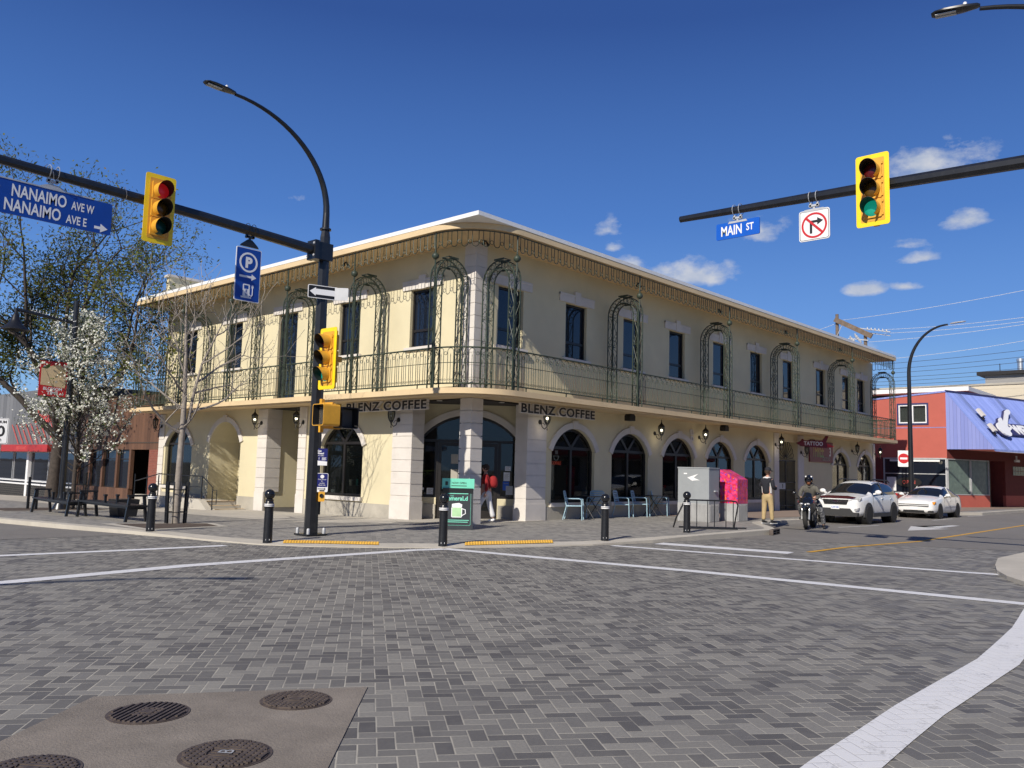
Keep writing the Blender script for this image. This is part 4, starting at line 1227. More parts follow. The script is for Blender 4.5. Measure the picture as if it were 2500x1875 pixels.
mb = MB(); mb.fbox(P, -.55, 1.05, 6.40, 6.425, -.02, .02); mb.obj('top_rail', 'galv', SA)


def signal_head(name, label, loc, u, n, lit, tri=True):
    """three lens signal with yellow backplate; u = right seen from the front, n = the way it faces"""
    t = thing(name, label, 'traffic light', loc, group='three lens traffic lights')
    P = frame((0, 0, 0), u, n)
    mb = MB(); mb.prism([rrect(-.30, -.68, .30, .68, .05)], P, -.012, .0); o = mb.obj('backplate', ['sig_yellow'], t)
    mb = MB(); mb.prism([rrect(-.215, -.595, .215, .595, .02)], P, .001, .004); mb.obj('backplate_panel', 'sig_body', o)
    b = MB()
    for k in (-1, 0, 1): b.prism([rrect(-.17, k * .36 - .172, .17, k * .36 + .172, .03)], P, -.16, .035)
    for k in (-1, 0, 1):
        for q in (-.12, .12): b.fbox(P, .165, .195, k * .36 + q - .02, k * .36 + q + .02, .0, .03)
    b.obj('housing', 'sig_body', t)
    for k, nm in ((1, 'red'), (0, 'amber'), (-1, 'green')):
        v = MB(); zc = k * .36
        a0, a1 = radians(-62), radians(242); R = .155; n_ = 22
        rows = []
        for d, tilt in ((.03, 0), (.29, 1)):
            rows.append([P(R * cos(a0 + (a1 - a0) * i / n_), zc + R * sin(a0 + (a1 - a0) * i / n_), d if not tilt else .16 + .15 * (.5 + .5 * sin(a0 + (a1 - a0) * i / n_))) for i in range(n_ + 1)])
        inn = [[P((R - .006) * cos(a0 + (a1 - a0) * i / n_), zc + (R - .006) * sin(a0 + (a1 - a0) * i / n_), d if not tilt else .16 + .15 * (.5 + .5 * sin(a0 + (a1 - a0) * i / n_))) for i in range(n_ + 1)] for d, tilt in ((.03, 0), (.29, 1))]
        v.add(rows[0] + rows[1], [(i, i + 1, n_ + 2 + i, n_ + 1 + i) for i in range(n_)], 0)
        v.add(inn[0] + inn[1], [(i, i + 1, n_ + 2 + i, n_ + 1 + i) for i in range(n_)], 1)
        v.add(rows[1] + inn[1], [(i, i + 1, n_ + 2 + i, n_ + 1 + i) for i in range(n_)], 1)
        v.obj('visor', ['sig_body', 'black_plastic'], t, smooth=40)
        l = MB(); l.lathe([(.15, .034), (.13, .055), (.07, .072), (.001, .078)], P(0, zc, 0), n=18, axis=n)
        l.obj('lens', ('lens_' + nm + '_on') if nm == lit else ('lens_' + nm), t, smooth=60)
    mb = MB(); mb.fbox(P, -.05, .05, -.64, .64, -.22, -.16); mb.fbox(P, -.12, .12, -.06, .06, -.30, -.16); mb.obj('bracket', 'sig_body', t)
    return t


mat('lens_red', (0.10, 0.006, 0.006), 0.25); mat('lens_amber', (0.10, 0.05, 0.004), 0.25); mat('lens_green', (0.004, 0.07, 0.05), 0.25)
emit('lens_red_on', (1.0, 0.02, 0.03), 0.16, (0.2, 0.01, 0.01)); emit('lens_green_on', (0.02, 0.9, 0.60), 0.22, (0.01, 0.2, 0.14))
signal_head('traffic_light', 'traffic light showing red beside the NANAIMO street name sign', (7.22, AY - .22, 6.47), (1, 0, 0), (0, -1, 0), 'red')
signal_head('traffic_light', 'traffic light showing green on the black pole, below the one-way sign', (PX - .28, 15.42, 3.95), (0, -1, 0), (-1, 0, 0), 'green')
mb = MB(); mb.bar((PX - .08, 15.42, 4.3), (PX, PY, 4.3), .06); mb.bar((PX - .08, 15.42, 3.55), (PX, PY, 3.55), .06); mb.obj('signal_bracket', 'sig_body', pole).location = (-PX, -PY, -PZ)

# parking and charging sign
SP = thing('parking_sign', 'blue hanging sign with white P in a ring, arrow and EV charger', 'road sign', (9.31, AY, 0))
PA = frame((0, 0, 6.53 + PZ), (1, 0, 0), (0, -1, 0))
clamp(PA, 0, -.36).obj('hanger', 'black_paint', SP)
sign_panel(P, -.295, .295, 5.03, 6.18, 'sign_white', parent=SP, d=.008)
mb = MB(); mb.prism([rrect(-.28, 5.045, .28, 6.165, .03)], P, .008, .010); mb.obj('blue_face', 'sign_blue', SP)
mb = MB()
mb.prism([circle(0, 5.87, .215, 32), circle(0, 5.87, .175, 32)], P, .010, .013); mb.text('P', P, .30, 0, 5.765, 'CENTER', .003, .010, bold=.016)
mb.prism([arrow(-.20, 5.56, .40, .11, .045)], P, .010, .013)
mb.prism([rrect(-.10, 5.13, .06, 5.40, .02), rrect(-.075, 5.295, .035, 5.375, .01)], P, .010, .013); mb.fbox(P, -.14, .10, 5.10, 5.135, .010, .013)
mb.tube([P(.06, 5.18, .012), P(.10, 5.15, .012), P(.125, 5.18, .012), P(.125, 5.33, .012)], .009, 4); mb.fbox(P, .105, .145, 5.33, 5.37, .010, .013); mb.fbox(P, .11, .118, 5.37, 5.395, .010, .013); mb.fbox(P, .132, .14, 5.37, 5.395, .010, .013)
mb.obj('symbols', 'sign_white', SP)
mb = MB(); mb.text('E', P, .08, -.02, 5.225, 'CENTER', .002, .0132, bold=.003); mb.text('V', P, .08, -.02, 5.145, 'CENTER', .002, .0132, bold=.003); mb.obj('charger_letters', 'sign_blue', SP)

# one-way arrow sign on the pole
SO = thing('one_way_sign', 'black one-way sign with white arrow on the signal pole', 'road sign', (PX - .03, PY - .15, 5.53))
P2 = frame((0, 0, 0), (.95, -.31, 0), (-.31, -.95, 0))
sign_panel(P2, -.40, .30, -.15, .15, 'sign_white', parent=SO, d=.006)
mb = MB(); mb.prism([rrect(-.385, -.135, .285, .135, .02)], P2, .006, .008); mb.obj('black_face', 'sign_black', SO)
mb = MB(); mb.prism([[(-.36, 0), (-.22, .10), (-.22, .065), (.25, .065), (.25, -.065), (-.22, -.065), (-.22, -.10)]], P2, .008, .011); mb.obj('arrow', 'sign_white', SO)
P3 = frame((.04, .10, .02), (.70, -.71, 0), (.71, .70, 0))
SB = thing('road_sign', 'grey back of a second sign behind the one-way arrow', 'road sign', (PX - .03, PY - .15, 5.53))
mb = MB(); mb.prism([rrect(.10, -.17, .55, .12, .02)], P3, -.004, .004); mb.obj('panel', 'galv', SB)

# pedestrian signals
def ped(name, label, loc, u, n, back):
    t = thing(name, label, 'pedestrian signal', loc)
    P = frame((0, 0, 0), u, n)
    mb = MB(); mb.prism([rrect(-.23, -.24, .23, .24, .05)], P, -.22, .02); mb.obj('housing', back, t)
    mb = MB(); mb.prism([rrect(-.23, -.24, .23, .24, .05), rrect(-.215, -.225, .215, .225, .045)], P, .02, .20); mb.obj('visor', back, t)
    mb = MB(); mb.prism([rrect(-.214, -.224, .214, .224, .045), rrect(-.21, -.22, .21, .22, .04)], P, .025, .198); mb.obj('visor_lining', 'black_plastic', t)
    mb = MB(); mb.prism([rrect(-.20, -.21, .20, .21, .03)], P, .02, .026); mb.obj('display', 'black_plastic', t)
    mb = MB()
    for i in range(-9, 10):
        a = i * .045
        for sgn in (1, ):
            p = [(-.19, -.19 + 0), (.19, .19)]
            x0, x1 = max(-.19, a - .19), min(.19, a + .19)
            if x1 - x0 > .02: mb.bar(P(x0, x0 - a, .05), P(x1, x1 - a, .05), .004)
    mb.obj('louvre', 'plinth', t)
    return t
ped('pedestrian_signal', 'yellow pedestrian signal with louvred black face on the pole', (PX - .10, PY - .50, 2.72), (-.06, -1, 0), (-1, .06, 0), 'sig_body')
ped('pedestrian_signal', 'black backed pedestrian signal facing away beside the yellow one', (PX + .52, PY - .32, 2.70), (-1, 0, 0), (.25, .97, 0) if False else (.2, -.98, 0), 'black_plastic')
mb = MB()
for z in (2.47, 2.98): mb.bar((PX, PY - .1, z), (PX + .05, PY - .55, z), .05, .07); mb.bar((PX, PY - .1, z), (PX + .45, PY - .3, z), .05, .07)
mb.bar((PX + .02, PY - .17, 2.35), (PX + .02, PY - .17, 3.1), .08); mb.obj('pedestrian_bracket', 'sig_body', pole).location = (-PX, -PY, -PZ)

# push button signs
P4 = frame((0, 0, 0), (.80, -.60, 0), (-.60, -.80, 0))
S1 = thing('pedestrian_notice', 'navy and white notice reading Get Ahead of traffic, upper one on the pole', 'notice', (PX + .07, PY - .19, 1.80))
sign_panel(P4, -.12, .12, -.19, .19, 'sign_navy', d=.004, r=.015, parent=S1)
mb = MB(); mb.prism([[(-.118, -.188), (.118, -.188), (.118, -.10), (-.118, -.08)]], P4, .004, .006)
mb.text('Get', P4, .055, -.10, .115, 'LEFT', .002, .004, bold=.002); mb.text('Ahead', P4, .055, -.10, .063, 'LEFT', .002, .004, bold=.002); mb.text('of traffic', P4, .042, -.10, .018, 'LEFT', .002, .004)
for i in range(4): mb.fbox(P4, .0, .10 - .015 * (i % 2), -.02 - i * .017, -.012 - i * .017, .004, .006)
mb.bar(P4(-.06, -.06, .006), P4(-.06, -.01, .006), .014, .004); mb.obj('lettering', 'sign_white', S1)
S2 = thing('push_button_notice', 'navy notice for the push button crossing signal, lower one on the pole', 'notice', (PX + .10, PY - .20, 1.23))
sign_panel(P4, -.13, .13, -.21, .21, 'sign_white', d=.004, r=.03, parent=S2)
mb = MB(); mb.prism([rrect(-.12, -.10, .12, .20, .02)], P4, .004, .006); mb.obj('blue_face', 'sign_navy', S2)
mb = MB(); mb.prism([circle(0, .135, .042, 18)], P4, .006, .008)
for s, z in (('Push button', .06), ('for', .02), ('Audible', -.025), ('Signal only', -.065)): mb.text(s, P4, .036, 0, z, 'CENTER', .002, .006)
mb.obj('lettering', 'sign_white', S2)
mb = MB(); mb.prism([arrow(-.09, -.14, .18, .04, .018)], P4, .004, .006); mb.fbox(P4, -.05, .06, -.195, -.165, .004, .006); mb.obj('arrow', 'sign_black', S2)
PB = thing('push_button', 'yellow crossing push button box below the navy notice', 'push button', (PX + .11, PY - .19, .92))
mb = MB(); mb.prism([rrect(-.07, -.11, .07, .11, .02)], P4, -.06, .04); mb.obj('box', 'sig_body', PB)
mb = MB(); mb.lathe([(.045, .04), (.045, .06), (.03, .06), (.03, .045)], P4(0, .02, 0), n=16, axis=(-.60, -.80, 0)); mb.obj('button', 'black_plastic', PB)

# ---- right mast arm (its pole stands out of the picture on the right)
MXR = 15.9
mast = thing('mast_arm_pole', 'black pole at the right with a long mast arm reaching over the crossing', 'signal pole', (MXR, 1.2, .07))
mb = MB(); mb.lathe([(.16, 0), (.12, 7.3), (.12, 7.4), (.09, 7.6)], n=OCT); mb.obj('pole', 'black_paint', mast)
mb = MB(); mb.tube([(0, .1, 6.85), (0, 4, 7.0), (0, 8.33, 7.13)], [.125, .105, .068], 8); mb.lathe([(.072, 0), (.072, .02)], (0, 8.33, 7.13), n=8, axis=(0, 1, .02)); mb.obj('mast_arm', 'black_paint', mast)
mb = MB(); mb.tube([(0, 0, 7.5), (0, 0, 7.9)], [.085, .075], 10); end = lamp_arm(mb, (-.0, 0, 7.9), (-.44, .90, 0), rise=1.40, reach=2.35); mb.obj('lamp_arm', 'black_paint', mast, smooth=40)
head_part(mast, end + Vector((-.13, .27, .02)), (-.2, .97, .02))
armz = lambda y: .07 + 6.85 + (y - 1.2) / 8.33 * .28
PRm = lambda y: frame((0, 0, armz(y)), (0, -1, 0), (-1, 0, 0))
PR = frame((0, 0, 0), (0, -1, 0), (-1, 0, 0))
SM = thing('street_name_sign', 'bright blue sign reading MAIN ST hanging near the mast arm tip', 'street sign', (MXR, 8.18, 0))
clamp(PRm(8.18), .0, -.24).obj('hanger', 'galv', SM)
sign_panel(PR, -.49, .49, 6.57, 6.92, 'sign_blue_bright', parent=SM)
mb = MB(); mb.text('MAIN', PR, .285, -.375, 6.645, 'LEFT', .003, .012, bold=.006, fit=.47); mb.text('ST', PR, .21, .195, 6.685, 'LEFT', .003, .012, bold=.004, fit=.165); mb.obj('lettering', 'sign_white', SM)
SN = thing('no_right_turn_sign', 'white square sign with red ring barring a right turn arrow', 'road sign', (MXR, 6.55, 0))
clamp(PRm(6.55), .0, -.25).obj('hanger', 'galv', SN)
sign_panel(PR, -.305, .305, 6.235, 6.85, 'sign_white', parent=SN, r=.05)
mb = MB(); mb.prism([rrect(-.29, 6.25, .29, 6.835, .04), rrect(-.28, 6.26, .28, 6.825, .035)], PR, .012, .014)
c0 = 6.535
mb.prism([[(-.09, c0 - .16), (-.04, c0 - .16), (-.04, c0 + .05), (.06, c0 + .05), (.06, c0 + .0), (.18, c0 + .075), (.06, c0 + .15), (.06, c0 + .10), (-.09, c0 + .10)]], PR, .012, .0145)
mb.obj('arrow', 'sign_black', SN)
mb = MB(); mb.prism([circle(0, c0, .255, 36), circle(0, c0, .215, 36)], PR, .012, .016); mb.bar(PR(-.165, c0 + .165, .0175), PR(.165, c0 - .165, .0175), .045, .003, up=(-1, 0, 0)); mb.obj('ring', 'sign_red', SN)
signal_head('traffic_light', 'traffic light showing green on the right mast arm, against the sky', (MXR - .25, 5.35, 6.93), (0, -1, 0), (-1, 0, 0), 'green')

# ---- curved lamp standard beyond the long front
RL = thing('street_lamp', 'tall black street lamp with curved arm in front of the red building', 'street lamp', (45.6, 13.94, .125))
mb = MB(); mb.lathe([(.15, 0), (.14, .3), (.095, 7.0)], n=12); mb.obj('pole', 'black_paint', RL, smooth=40)
mb = MB(); end = lamp_arm(mb, (0, 0, 6.98), (0, -1, 0), .092, .045, rise=2.35, reach=1.9); mb.obj('lamp_arm', 'black_paint', RL, smooth=40)
mb = MB(); lumin_head(mb, end + Vector((0, -.40, .05)), (0, -1, .08)); mb.obj('lamp_head', 'galv', RL, smooth=40)
SD = thing('do_not_enter_sign', 'white and red no entry sign on the street lamp by the red building', 'road sign', (45.5, 14.25, 2.75))
P5 = frame((0, 0, 0), (.45, -.89, 0), (-.89, -.45, 0))
sign_panel(P5, -.27, .27, -.42, .40, 'sign_white', d=.006, r=.03, parent=SD)
mb = MB(); mb.prism([circle(0, 0, .255, 28), rect(-.17, -.05, .17, .05)], P5, .006, .009); mb.obj('red_disc', 'sign_red', SD)

# ---- bell lantern on the side street
BL = thing('street_lamp', 'short black street lamp with hanging bell shade among the trees', 'street lamp', (11.5, 31.3, gz(11.5, 31.3)))
mb = MB(); mb.lathe([(.30, 0), (.27, .1), (.13, .38), (.11, .6), (.095, 4), (.09, 7.35)], n=12); mb.obj('pole', 'black_paint', BL, smooth=40)
mb = MB(); mb.tube([(0, 0, 6.55), (-1.9, 0, 6.75)], .06, 8); mb.tube([(0, 0, 7.25), (-1.85, 0, 6.85)], .012, 4); mb.tube([(-1.9, 0, 6.78), (-1.9, 0, 6.6)], .05, 8); mb.obj('arm', 'black_paint', BL)
mb = MB(); mb.lathe([(.05, 6.62), (.10, 6.55), (.14, 6.40), (.24, 6.22), (.40, 6.10), (.43, 6.05), (.42, 6.05), (.38, 6.10), (.1, 6.3)], (-1.9, 0, 0), n=20); mb.obj('bell_shade', 'black_paint', BL, smooth=50)
mb = MB(); mb.tube([(-.3 + .03 * i - .05 * i * 1.0, .065 * cos(i * 1.2), 6.58 + .0045 * i + .065 * sin(i * 1.2)) for i in range(60)], .007, 3); mb.tube([(.10 * cos(i * .9), .10 * sin(i * .9), 5.0 + .03 * i) for i in range(55)], .007, 3); mb.obj('fairy_light_cable', 'sign_white', BL)
BN = thing('street_banner', 'red and orange banner reading BLOSSOM TIME on the bell lamp pole', 'banner', (11.5, 31.3, 0))
P6 = frame((-1.02, 0, 0), (1, 0, 0), (0, -1, 0))
mb = MB(); mb.prism([rect(0, 3.74, .90, 4.95)], P6, -.008, .008); mb.obj('cloth', 'sign_red', BN)
mb = MB(); mb.prism([[(.05, 4.12), (.85, 4.05), (.85, 4.72), (.62, 4.86), (.05, 4.70)]], P6, .008, .010); mb.obj('orange_field', 'fascia', BN)
mb = MB(); mb.prism([[(.05, 4.70), (.2, 4.78), (.32, 4.88), (.30, 4.74), (.22, 4.68)]], P6, .010, .012); mb.obj('leaf', 'leaf_green', BN)
mb = MB(); mb.text('BLOSSOM', P6, .14, .45, 3.95, 'CENTER', .002, .008, bold=.004); mb.text('TIME', P6, .17, .45, 3.80, 'CENTER', .002, .008, bold=.006); mb.obj('lettering', 'sign_white', BN)
mb = MB(); mb.tube([(-1.05, 0, 4.97), (0, 0, 4.97)], .018, 5); mb.tube([(-1.05, 0, 3.72), (0, 0, 3.72)], .018, 5); mb.obj('rods', 'black_paint', BN)
SS = thing('speed_sign', 'white sign with black 0 and km/h at the left edge, on a thin post', 'road sign', (8.48, 28.0, -.1))
P7 = frame((-.13, 0, 0), (.86, -.5, 0), (-.5, -.86, 0))
sign_panel(P7, -.30, .30, 2.10, 2.86, 'sign_white', d=.006, r=.04, parent=SS)
mb = MB(); mb.prism([rrect(-.285, 2.115, .285, 2.845, .035), rrect(-.275, 2.125, .275, 2.835, .03)], P7, .006, .008)
mb.text('MAXIMUM', P7, .105, 0, 2.71, 'CENTER', .002, .006, bold=.004); mb.text('50', P7, .43, 0, 2.33, 'CENTER', .002, .006, bold=.012); mb.text('km/h', P7, .14, 0, 2.18, 'CENTER', .002, .006, bold=.004); mb.obj('lettering', 'sign_black', SS)
mb = MB(); mb.lathe([(.03, -.2), (.03, 2.9)], (0, .04, 0), n=8); mb.obj('post', 'galv', SS)

# ------------------------------------------------------------------ lanterns, shop signs and small fittings on the building
emit('lamp_lit', (1.0, 0.88, 0.66), 7.0)
glass('lantern_glass', (0.05, 0.05, 0.05), 0.75, 0.05)


def lantern(loc, n, lit, label):
    t = thing('wall_lantern', label, 'wall lamp', loc, group='wall lanterns on the corner building')
    n = Vector(n); s = Vector((-n.y, n.x, 0)); c = n * .30
    mb = MB(); mb.lathe([(.075, 0), (.07, .03), (.03, .05)], (0, 0, -.10), n=14, axis=n); o = mb.obj('backplate', 'black_plastic', t, smooth=50)
    mb = MB(); mb.tube([n * .04 + Vector((0, 0, -.10)), n * .10 + Vector((0, 0, -.26)), n * .20 + Vector((0, 0, -.32)), n * .29 + Vector((0, 0, -.24)), c + Vector((0, 0, -.16))], .014, 6)
    mb.tube([n * .06 + Vector((0, 0, -.14)), n * .15 + Vector((0, 0, -.13)), n * .20 + Vector((0, 0, -.2))], .01, 5); mb.obj('arm', 'black_plastic', t)
    f = MB()
    f.lathe([(.02, -.36), (.012, -.28), (.03, -.20), (.07, -.15), (.075, -.13)], c, n=12)
    f.lathe([(.115, .135), (.125, .15), (.105, .19), (.06, .24), (.03, .27), (.035, .29), (.012, .32), (.022, .35), (.002, .42)], c, n=12)
    for i in range(6):
        a = 2 * pi * i / 6
        f.tube([c + Vector((r * cos(a), r * sin(a), z)) for r, z in ((.07, -.13), (.105, -.04), (.118, .05), (.112, .14))], .009, 4)
    f.obj('cage', 'black_plastic', t, smooth=40)
    g = MB(); g.lathe([(.06, -.13), (.095, -.04), (.108, .05), (.102, .135)], c, n=14); g.obj('globe', 'lantern_glass', t, smooth=60)
    b = MB(); b.ball(c + Vector((0, 0, .01)), .045 if lit else .025, 10); b.obj('bulb', 'lamp_lit' if lit else 'sign_white', t, smooth=60)
    if lit:
        ld = bpy.data.lights.new('lantern_light', 'POINT'); ld.energy = 2.0; ld.color = (1, .85, .62); ld.shadow_soft_size = .12
        lo = bpy.data.objects.new('lantern_light', ld); COL.objects.link(lo); lo.parent = t; lo.location = c + Vector((0, 0, -.28)) + n * .02
    return t


S_, L_ = (0, -1, 0), (-1, 0, 0)
lantern((20.25, WY - .05, 3.24), S_, True, 'lit wall lantern on the stone pier right of the entrance, under BLENZ letters')
lantern((26.9, WY, 3.22), S_, True, 'lit wall lantern on the long front left of the third arched window')
lantern((30.15, WY, 3.22), S_, True, 'lit wall lantern on the long front beside two small square vents')
lantern((36.95, WY - .05, 3.22), S_, True, 'lit wall lantern on the pier left of the iron gate')
lantern((46.45, WY, 3.25), S_, False, 'unlit wall lantern between the last two arched windows of the long front')
lantern((49.82, WY - .05, 3.19), S_, True, 'lit wall lantern at the far end of the long front')
lantern((39.75, WY - .05, 2.95), S_, False, 'unlit wall lantern half hidden under the tattoo sign')
lantern((WX - .05, 28.2, 3.24), L_, True, 'lit wall lantern on the pier left of the side door')
lantern((WX - .05, 25.5, 3.21), L_, True, 'lit wall lantern on the pier right of the side door')
lantern((WX - .05, 20.35, 3.19), L_, False, 'unlit wall lantern on the pier left of the entrance, under BLENZ letters')
lantern((WX - .05, 36.2, 3.24), L_, False, 'wall lantern at the far left end behind the bare tree')


def shop_letters(label, loc, u, n, W_):
    t = thing('shop_sign', label, 'sign', loc)
    P = frame((0, 0, 0), u, n)
    mb = MB(); mb.text('BLENZ COFFEE', P, .37, 0, 0, 'CENTER', .10, 0, bold=.011, space=1.1, fit=W_); mb.obj('letters', 'black_plastic', t)
    mb = MB(); mb.text('BLENZ COFFEE', P, .37, 0, 0, 'CENTER', .094, 0, bold=.030, space=1.1, fit=W_ + .04); mb.obj('letter_rim', 'stone_trim', t)
    mb = MB(); mb.fbox(P, -1.72, 1.72, -.02, .005, -.03, .06); mb.fbox(P, -1.72, 1.72, .235, .25, -.04, .0); mb.obj('rail', 'stone_trim', t)
    mb = MB()
    for q in (-1.3, -.2, 1.2): mb.bar(P(q, .24, -.02), P(q, .36, -.02), .02)
    mb.obj('hangers', 'plinth', t)
    return t


shop_letters('black BLENZ COFFEE letters under the balcony left of the corner column', (WX - .42, 20.50, 3.37), (0, -1, 0), (-1, 0, 0), 3.85)
shop_letters('black BLENZ COFFEE letters under the balcony right of the corner column', (20.66, WY - .42, 3.36), (1, 0, 0), (0, -1, 0), 3.65)
for x, lb in ((24.62, 'black outdoor speaker under the balcony above the second arched window'), (31.4, 'black outdoor speaker under the balcony above the fourth arched window')):
    t = thing('speaker', lb, 'speaker', (x, WY - .45, 3.56), group='speakers under the balcony')
    mb = MB(); mb.prism([[(-.16, -.12), (.16, -.12), (.16, .04), (.09, .12), (-.09, .12), (-.16, .04)]], lambda a, z, d: (a, d, z), -.12, .12); mb.obj('cabinet', 'black_plastic', t)
    mb = MB(); mb.bar((0, 0, .1), (0, 0, .14), .04); mb.obj('mount', 'black_plastic', t)
t = thing('wall_vent', 'pair of pale square wall vents one above the other by a lantern', 'vent', (29.55, WY, 3.05))
for z in (0, .25):
    mb = MB(); mb.prism([rect(-.11, z - .11, .11, z + .11), rect(-.07, z - .07, .07, z + .07)], FR if False else frame((0, 0, 0), (1, 0, 0), (0, -1, 0)), 0, .04); mb.box((-.07, -.01, z - .07), (.07, -.002, z + .07)); mb.obj('vent_box', 'stone_trim', t)
# tattoo arrow sign
t = thing('tattoo_sign', 'dark red arrow shaped sign reading TATTOO on a bracket by the gate', 'sign', (39.75, WY - .75, 3.27))
P = frame((0, 0, 0), (.82, -.57, 0), (-.57, -.82, 0))
mb = MB(); mb.prism([[(-1.0, .0), (-.72, .12), (-.68, .20), (-.60, .14), (.42, .17), (.62, .42), (.72, .42), (.55, .05), (1.0, -.12), (.55, -.19), (-.6, -.15), (-.75, -.13)]], P, -.05, .05); mb.obj('panel', 'tattoo_red' if mat('tattoo_red', (0.16, 0.012, 0.02), 0.45) else '', t)
mb = MB(); mb.text('TATTOO', P, .26, -.12, -.09, 'CENTER', .004, .05, bold=.004, sx=.95); mb.obj('lettering', 'sign_white', t)
mb = MB(); mb.prism([[(.62, .02), (1.0, -.12), (.62, -.17)]], P, .05, .054); mb.obj('arrow_tip', 'sign_red', t)
mb = MB(); mb.tube([(0, .72, .0), (0, .2, .2), (0, .0, .17)], .02, 5); mb.obj('bracket', 'black_plastic', t)
t = thing('tattoo_board', 'flat sign board with yellow and red lettering THREE 3 tattoo on the wall', 'sign', (42.2, WY - .01, 2.95))
P = frame((0, 0, 0), (1, 0, 0), (0, -1, 0))
mb = MB(); mb.prism([rect(-1.45, -.52, 1.45, .52)], P, .0, .06); mb.obj('board', 'tattoo_red', t)
m_, N_, b_ = _mat('board_art'); q_ = N_.sep(N_.new('ShaderNodeTexCoord').outputs['Object']); N_.set(b_.inputs['Base Color'], N_.mixc(N_.ramp(q_[2], -.30, .35), (0.10, 0.30, 0.10), (0.70, 0.36, 0.04))); b_.inputs['Roughness'].default_value = .5
mb = MB(); mb.text('THREE', P, .92, -.42, -.26, 'CENTER', .003, .06, bold=.01, sx=.52); mb.obj('lettering', 'board_art', t)
mb = MB(); mb.text('3', P, .62, 1.08, -.18, 'CENTER', .003, .06, bold=.01, sx=.8); mb.obj('numeral', 'sign_white', t)
mb = MB(); mb.text('tattoo', P, .36, .55, -.42, 'CENTER', .003, .064, bold=.002, sx=1.1, shear=.3); mb.obj('script', 'plinth', t)
# neon cup and word in the first arched window, hung inside the glass
emit('neon_red', (1, .10, .04), 0.5); emit('neon_white', (.8, .85, 1), 0.22)
t = thing('neon_sign', 'red neon COFFEE sign with cup inside the first arched window', 'sign', (21.45, WY + .24, 2.0))
mb = MB(); mb.text('COFFEE', P, .15, 0, -.16, 'CENTER', .01, 0, bold=.0, sx=.95); mb.obj('letters', 'neon_red', t)
mb = MB(); mb.tube([P(.13 * cos(pi + pi * i / 8), .12 + .14 * sin(pi + pi * i / 8), 0) for i in range(9)] + [P(.13, .12, 0), P(-.13, .12, 0)], .008, 4)
for q in (-.05, 0, .05): mb.tube([P(q, .18, 0), P(q + .02, .22, 0), P(q, .26, 0), P(q + .02, .30, 0)], .007, 4)
mb.obj('cup', 'neon_white', t)


# potted plants seen through the glass
def leafy(mb, c, n, h, spread, w, drop=.3):
    for i in range(n):
        a = rnd.uniform(0, 2 * pi); L = h * rnd.uniform(.7, 1.1); out = spread * rnd.uniform(.3, 1)
        p0 = Vector(c); d = Vector((cos(a), sin(a), 0)); s = Vector((-sin(a), cos(a), 0))
        pts = [p0 + d * out * t ** 1.5 + Vector((0, 0, L * t - drop * L * t ** 3)) for t in (0, .35, .7, 1)]
        for k in range(3):
            w0 = w * (1 - .25 * k); w1 = w * (1 - .25 * (k + 1)) if k < 2 else w * .05
            mb.add([pts[k] + s * w0, pts[k] - s * w0, pts[k + 1] - s * w1, pts[k + 1] + s * w1], [(0, 1, 2, 3)])


def plant(label, loc, h, spread, n, w, pot, potr=.10, kind='sword'):
    t = thing('potted_plant', label, 'plant', loc)
    mb = MB(); mb.lathe([(potr * .75, 0), (potr, potr * 1.6), (potr * .9, potr * 1.6), (potr * .85, potr * 1.3)], n=14); mb.obj('pot', pot, t, smooth=50)
    mb = MB()
    if kind == 'sword': leafy(mb, (0, 0, potr * 1.4), n, h, spread, w, .1)
    else:
        for i in range(n):
            a = rnd.uniform(0, 2 * pi); out = spread * rnd.uniform(.5, 1); L = h * rnd.uniform(.75, 1.05)
            pts = [Vector((cos(a) * out * s ** 1.6, sin(a) * out * s ** 1.6, potr + L * (s - .35 * s ** 3))) for s in [k / 8 for k in range(9)]]
            mb.tube(pts, .006, 3)
            for k in range(2, 9):
                d = (pts[k] - pts[k - 1]).normalized(); s = d.cross(Vector((0, 0, 1))).normalized()
                for sg in (-1, 1):
                    q = pts[k] + s * sg * .22 + d * .14 - Vector((0, 0, .05))
                    mb.add([pts[k] - d * .015, pts[k] + d * .015, q], [(0, 1, 2)])
    mb.obj('leaves', 'leaf_green', t)
    return t


plant('sword leaved plant in a white pot behind the side window', (WX + .32, 24.05, .66), .42, .12, 14, .02, 'sign_white')
plant('small bushy plant beside the white pot behind the side window', (WX + .34, 23.62, .66), .28, .22, 16, .03, 'plinth', .07)
plant('tall palm plant inside the left pane of the canted entrance', (18.35, 20.35, .6), 1.35, .55, 13, .02, 'fascia', .14, 'palm')
t = thing('paper_cup', 'pale paper cup on the sill of the side window', 'cup', (WX + .30, 23.1, .98)); mb = MB(); mb.lathe([(.04, 0), (.055, .16), (.06, .165), (.06, .19)], n=12); mb.obj('cup', 'stone_trim', t)
mb = MB(); mb.box((-.1, -.12, -.32), (.1, .12, 0)); mb.obj('stand', 'interior', t)
t = thing('drink_bottle', 'teal bottle on the sill of the side window', 'bottle', (WX + .30, 22.75, .98)); mb = MB(); mb.lathe([(.04, 0), (.04, .16), (.02, .2), (.02, .22)], n=12); mb.obj('bottle', 'teal' if mat('teal', (.05, .35, .32), .3) else '', t)
mb = MB(); mb.box((-.1, -.12, -.32), (.1, .12, 0)); mb.obj('stand', 'interior', t)

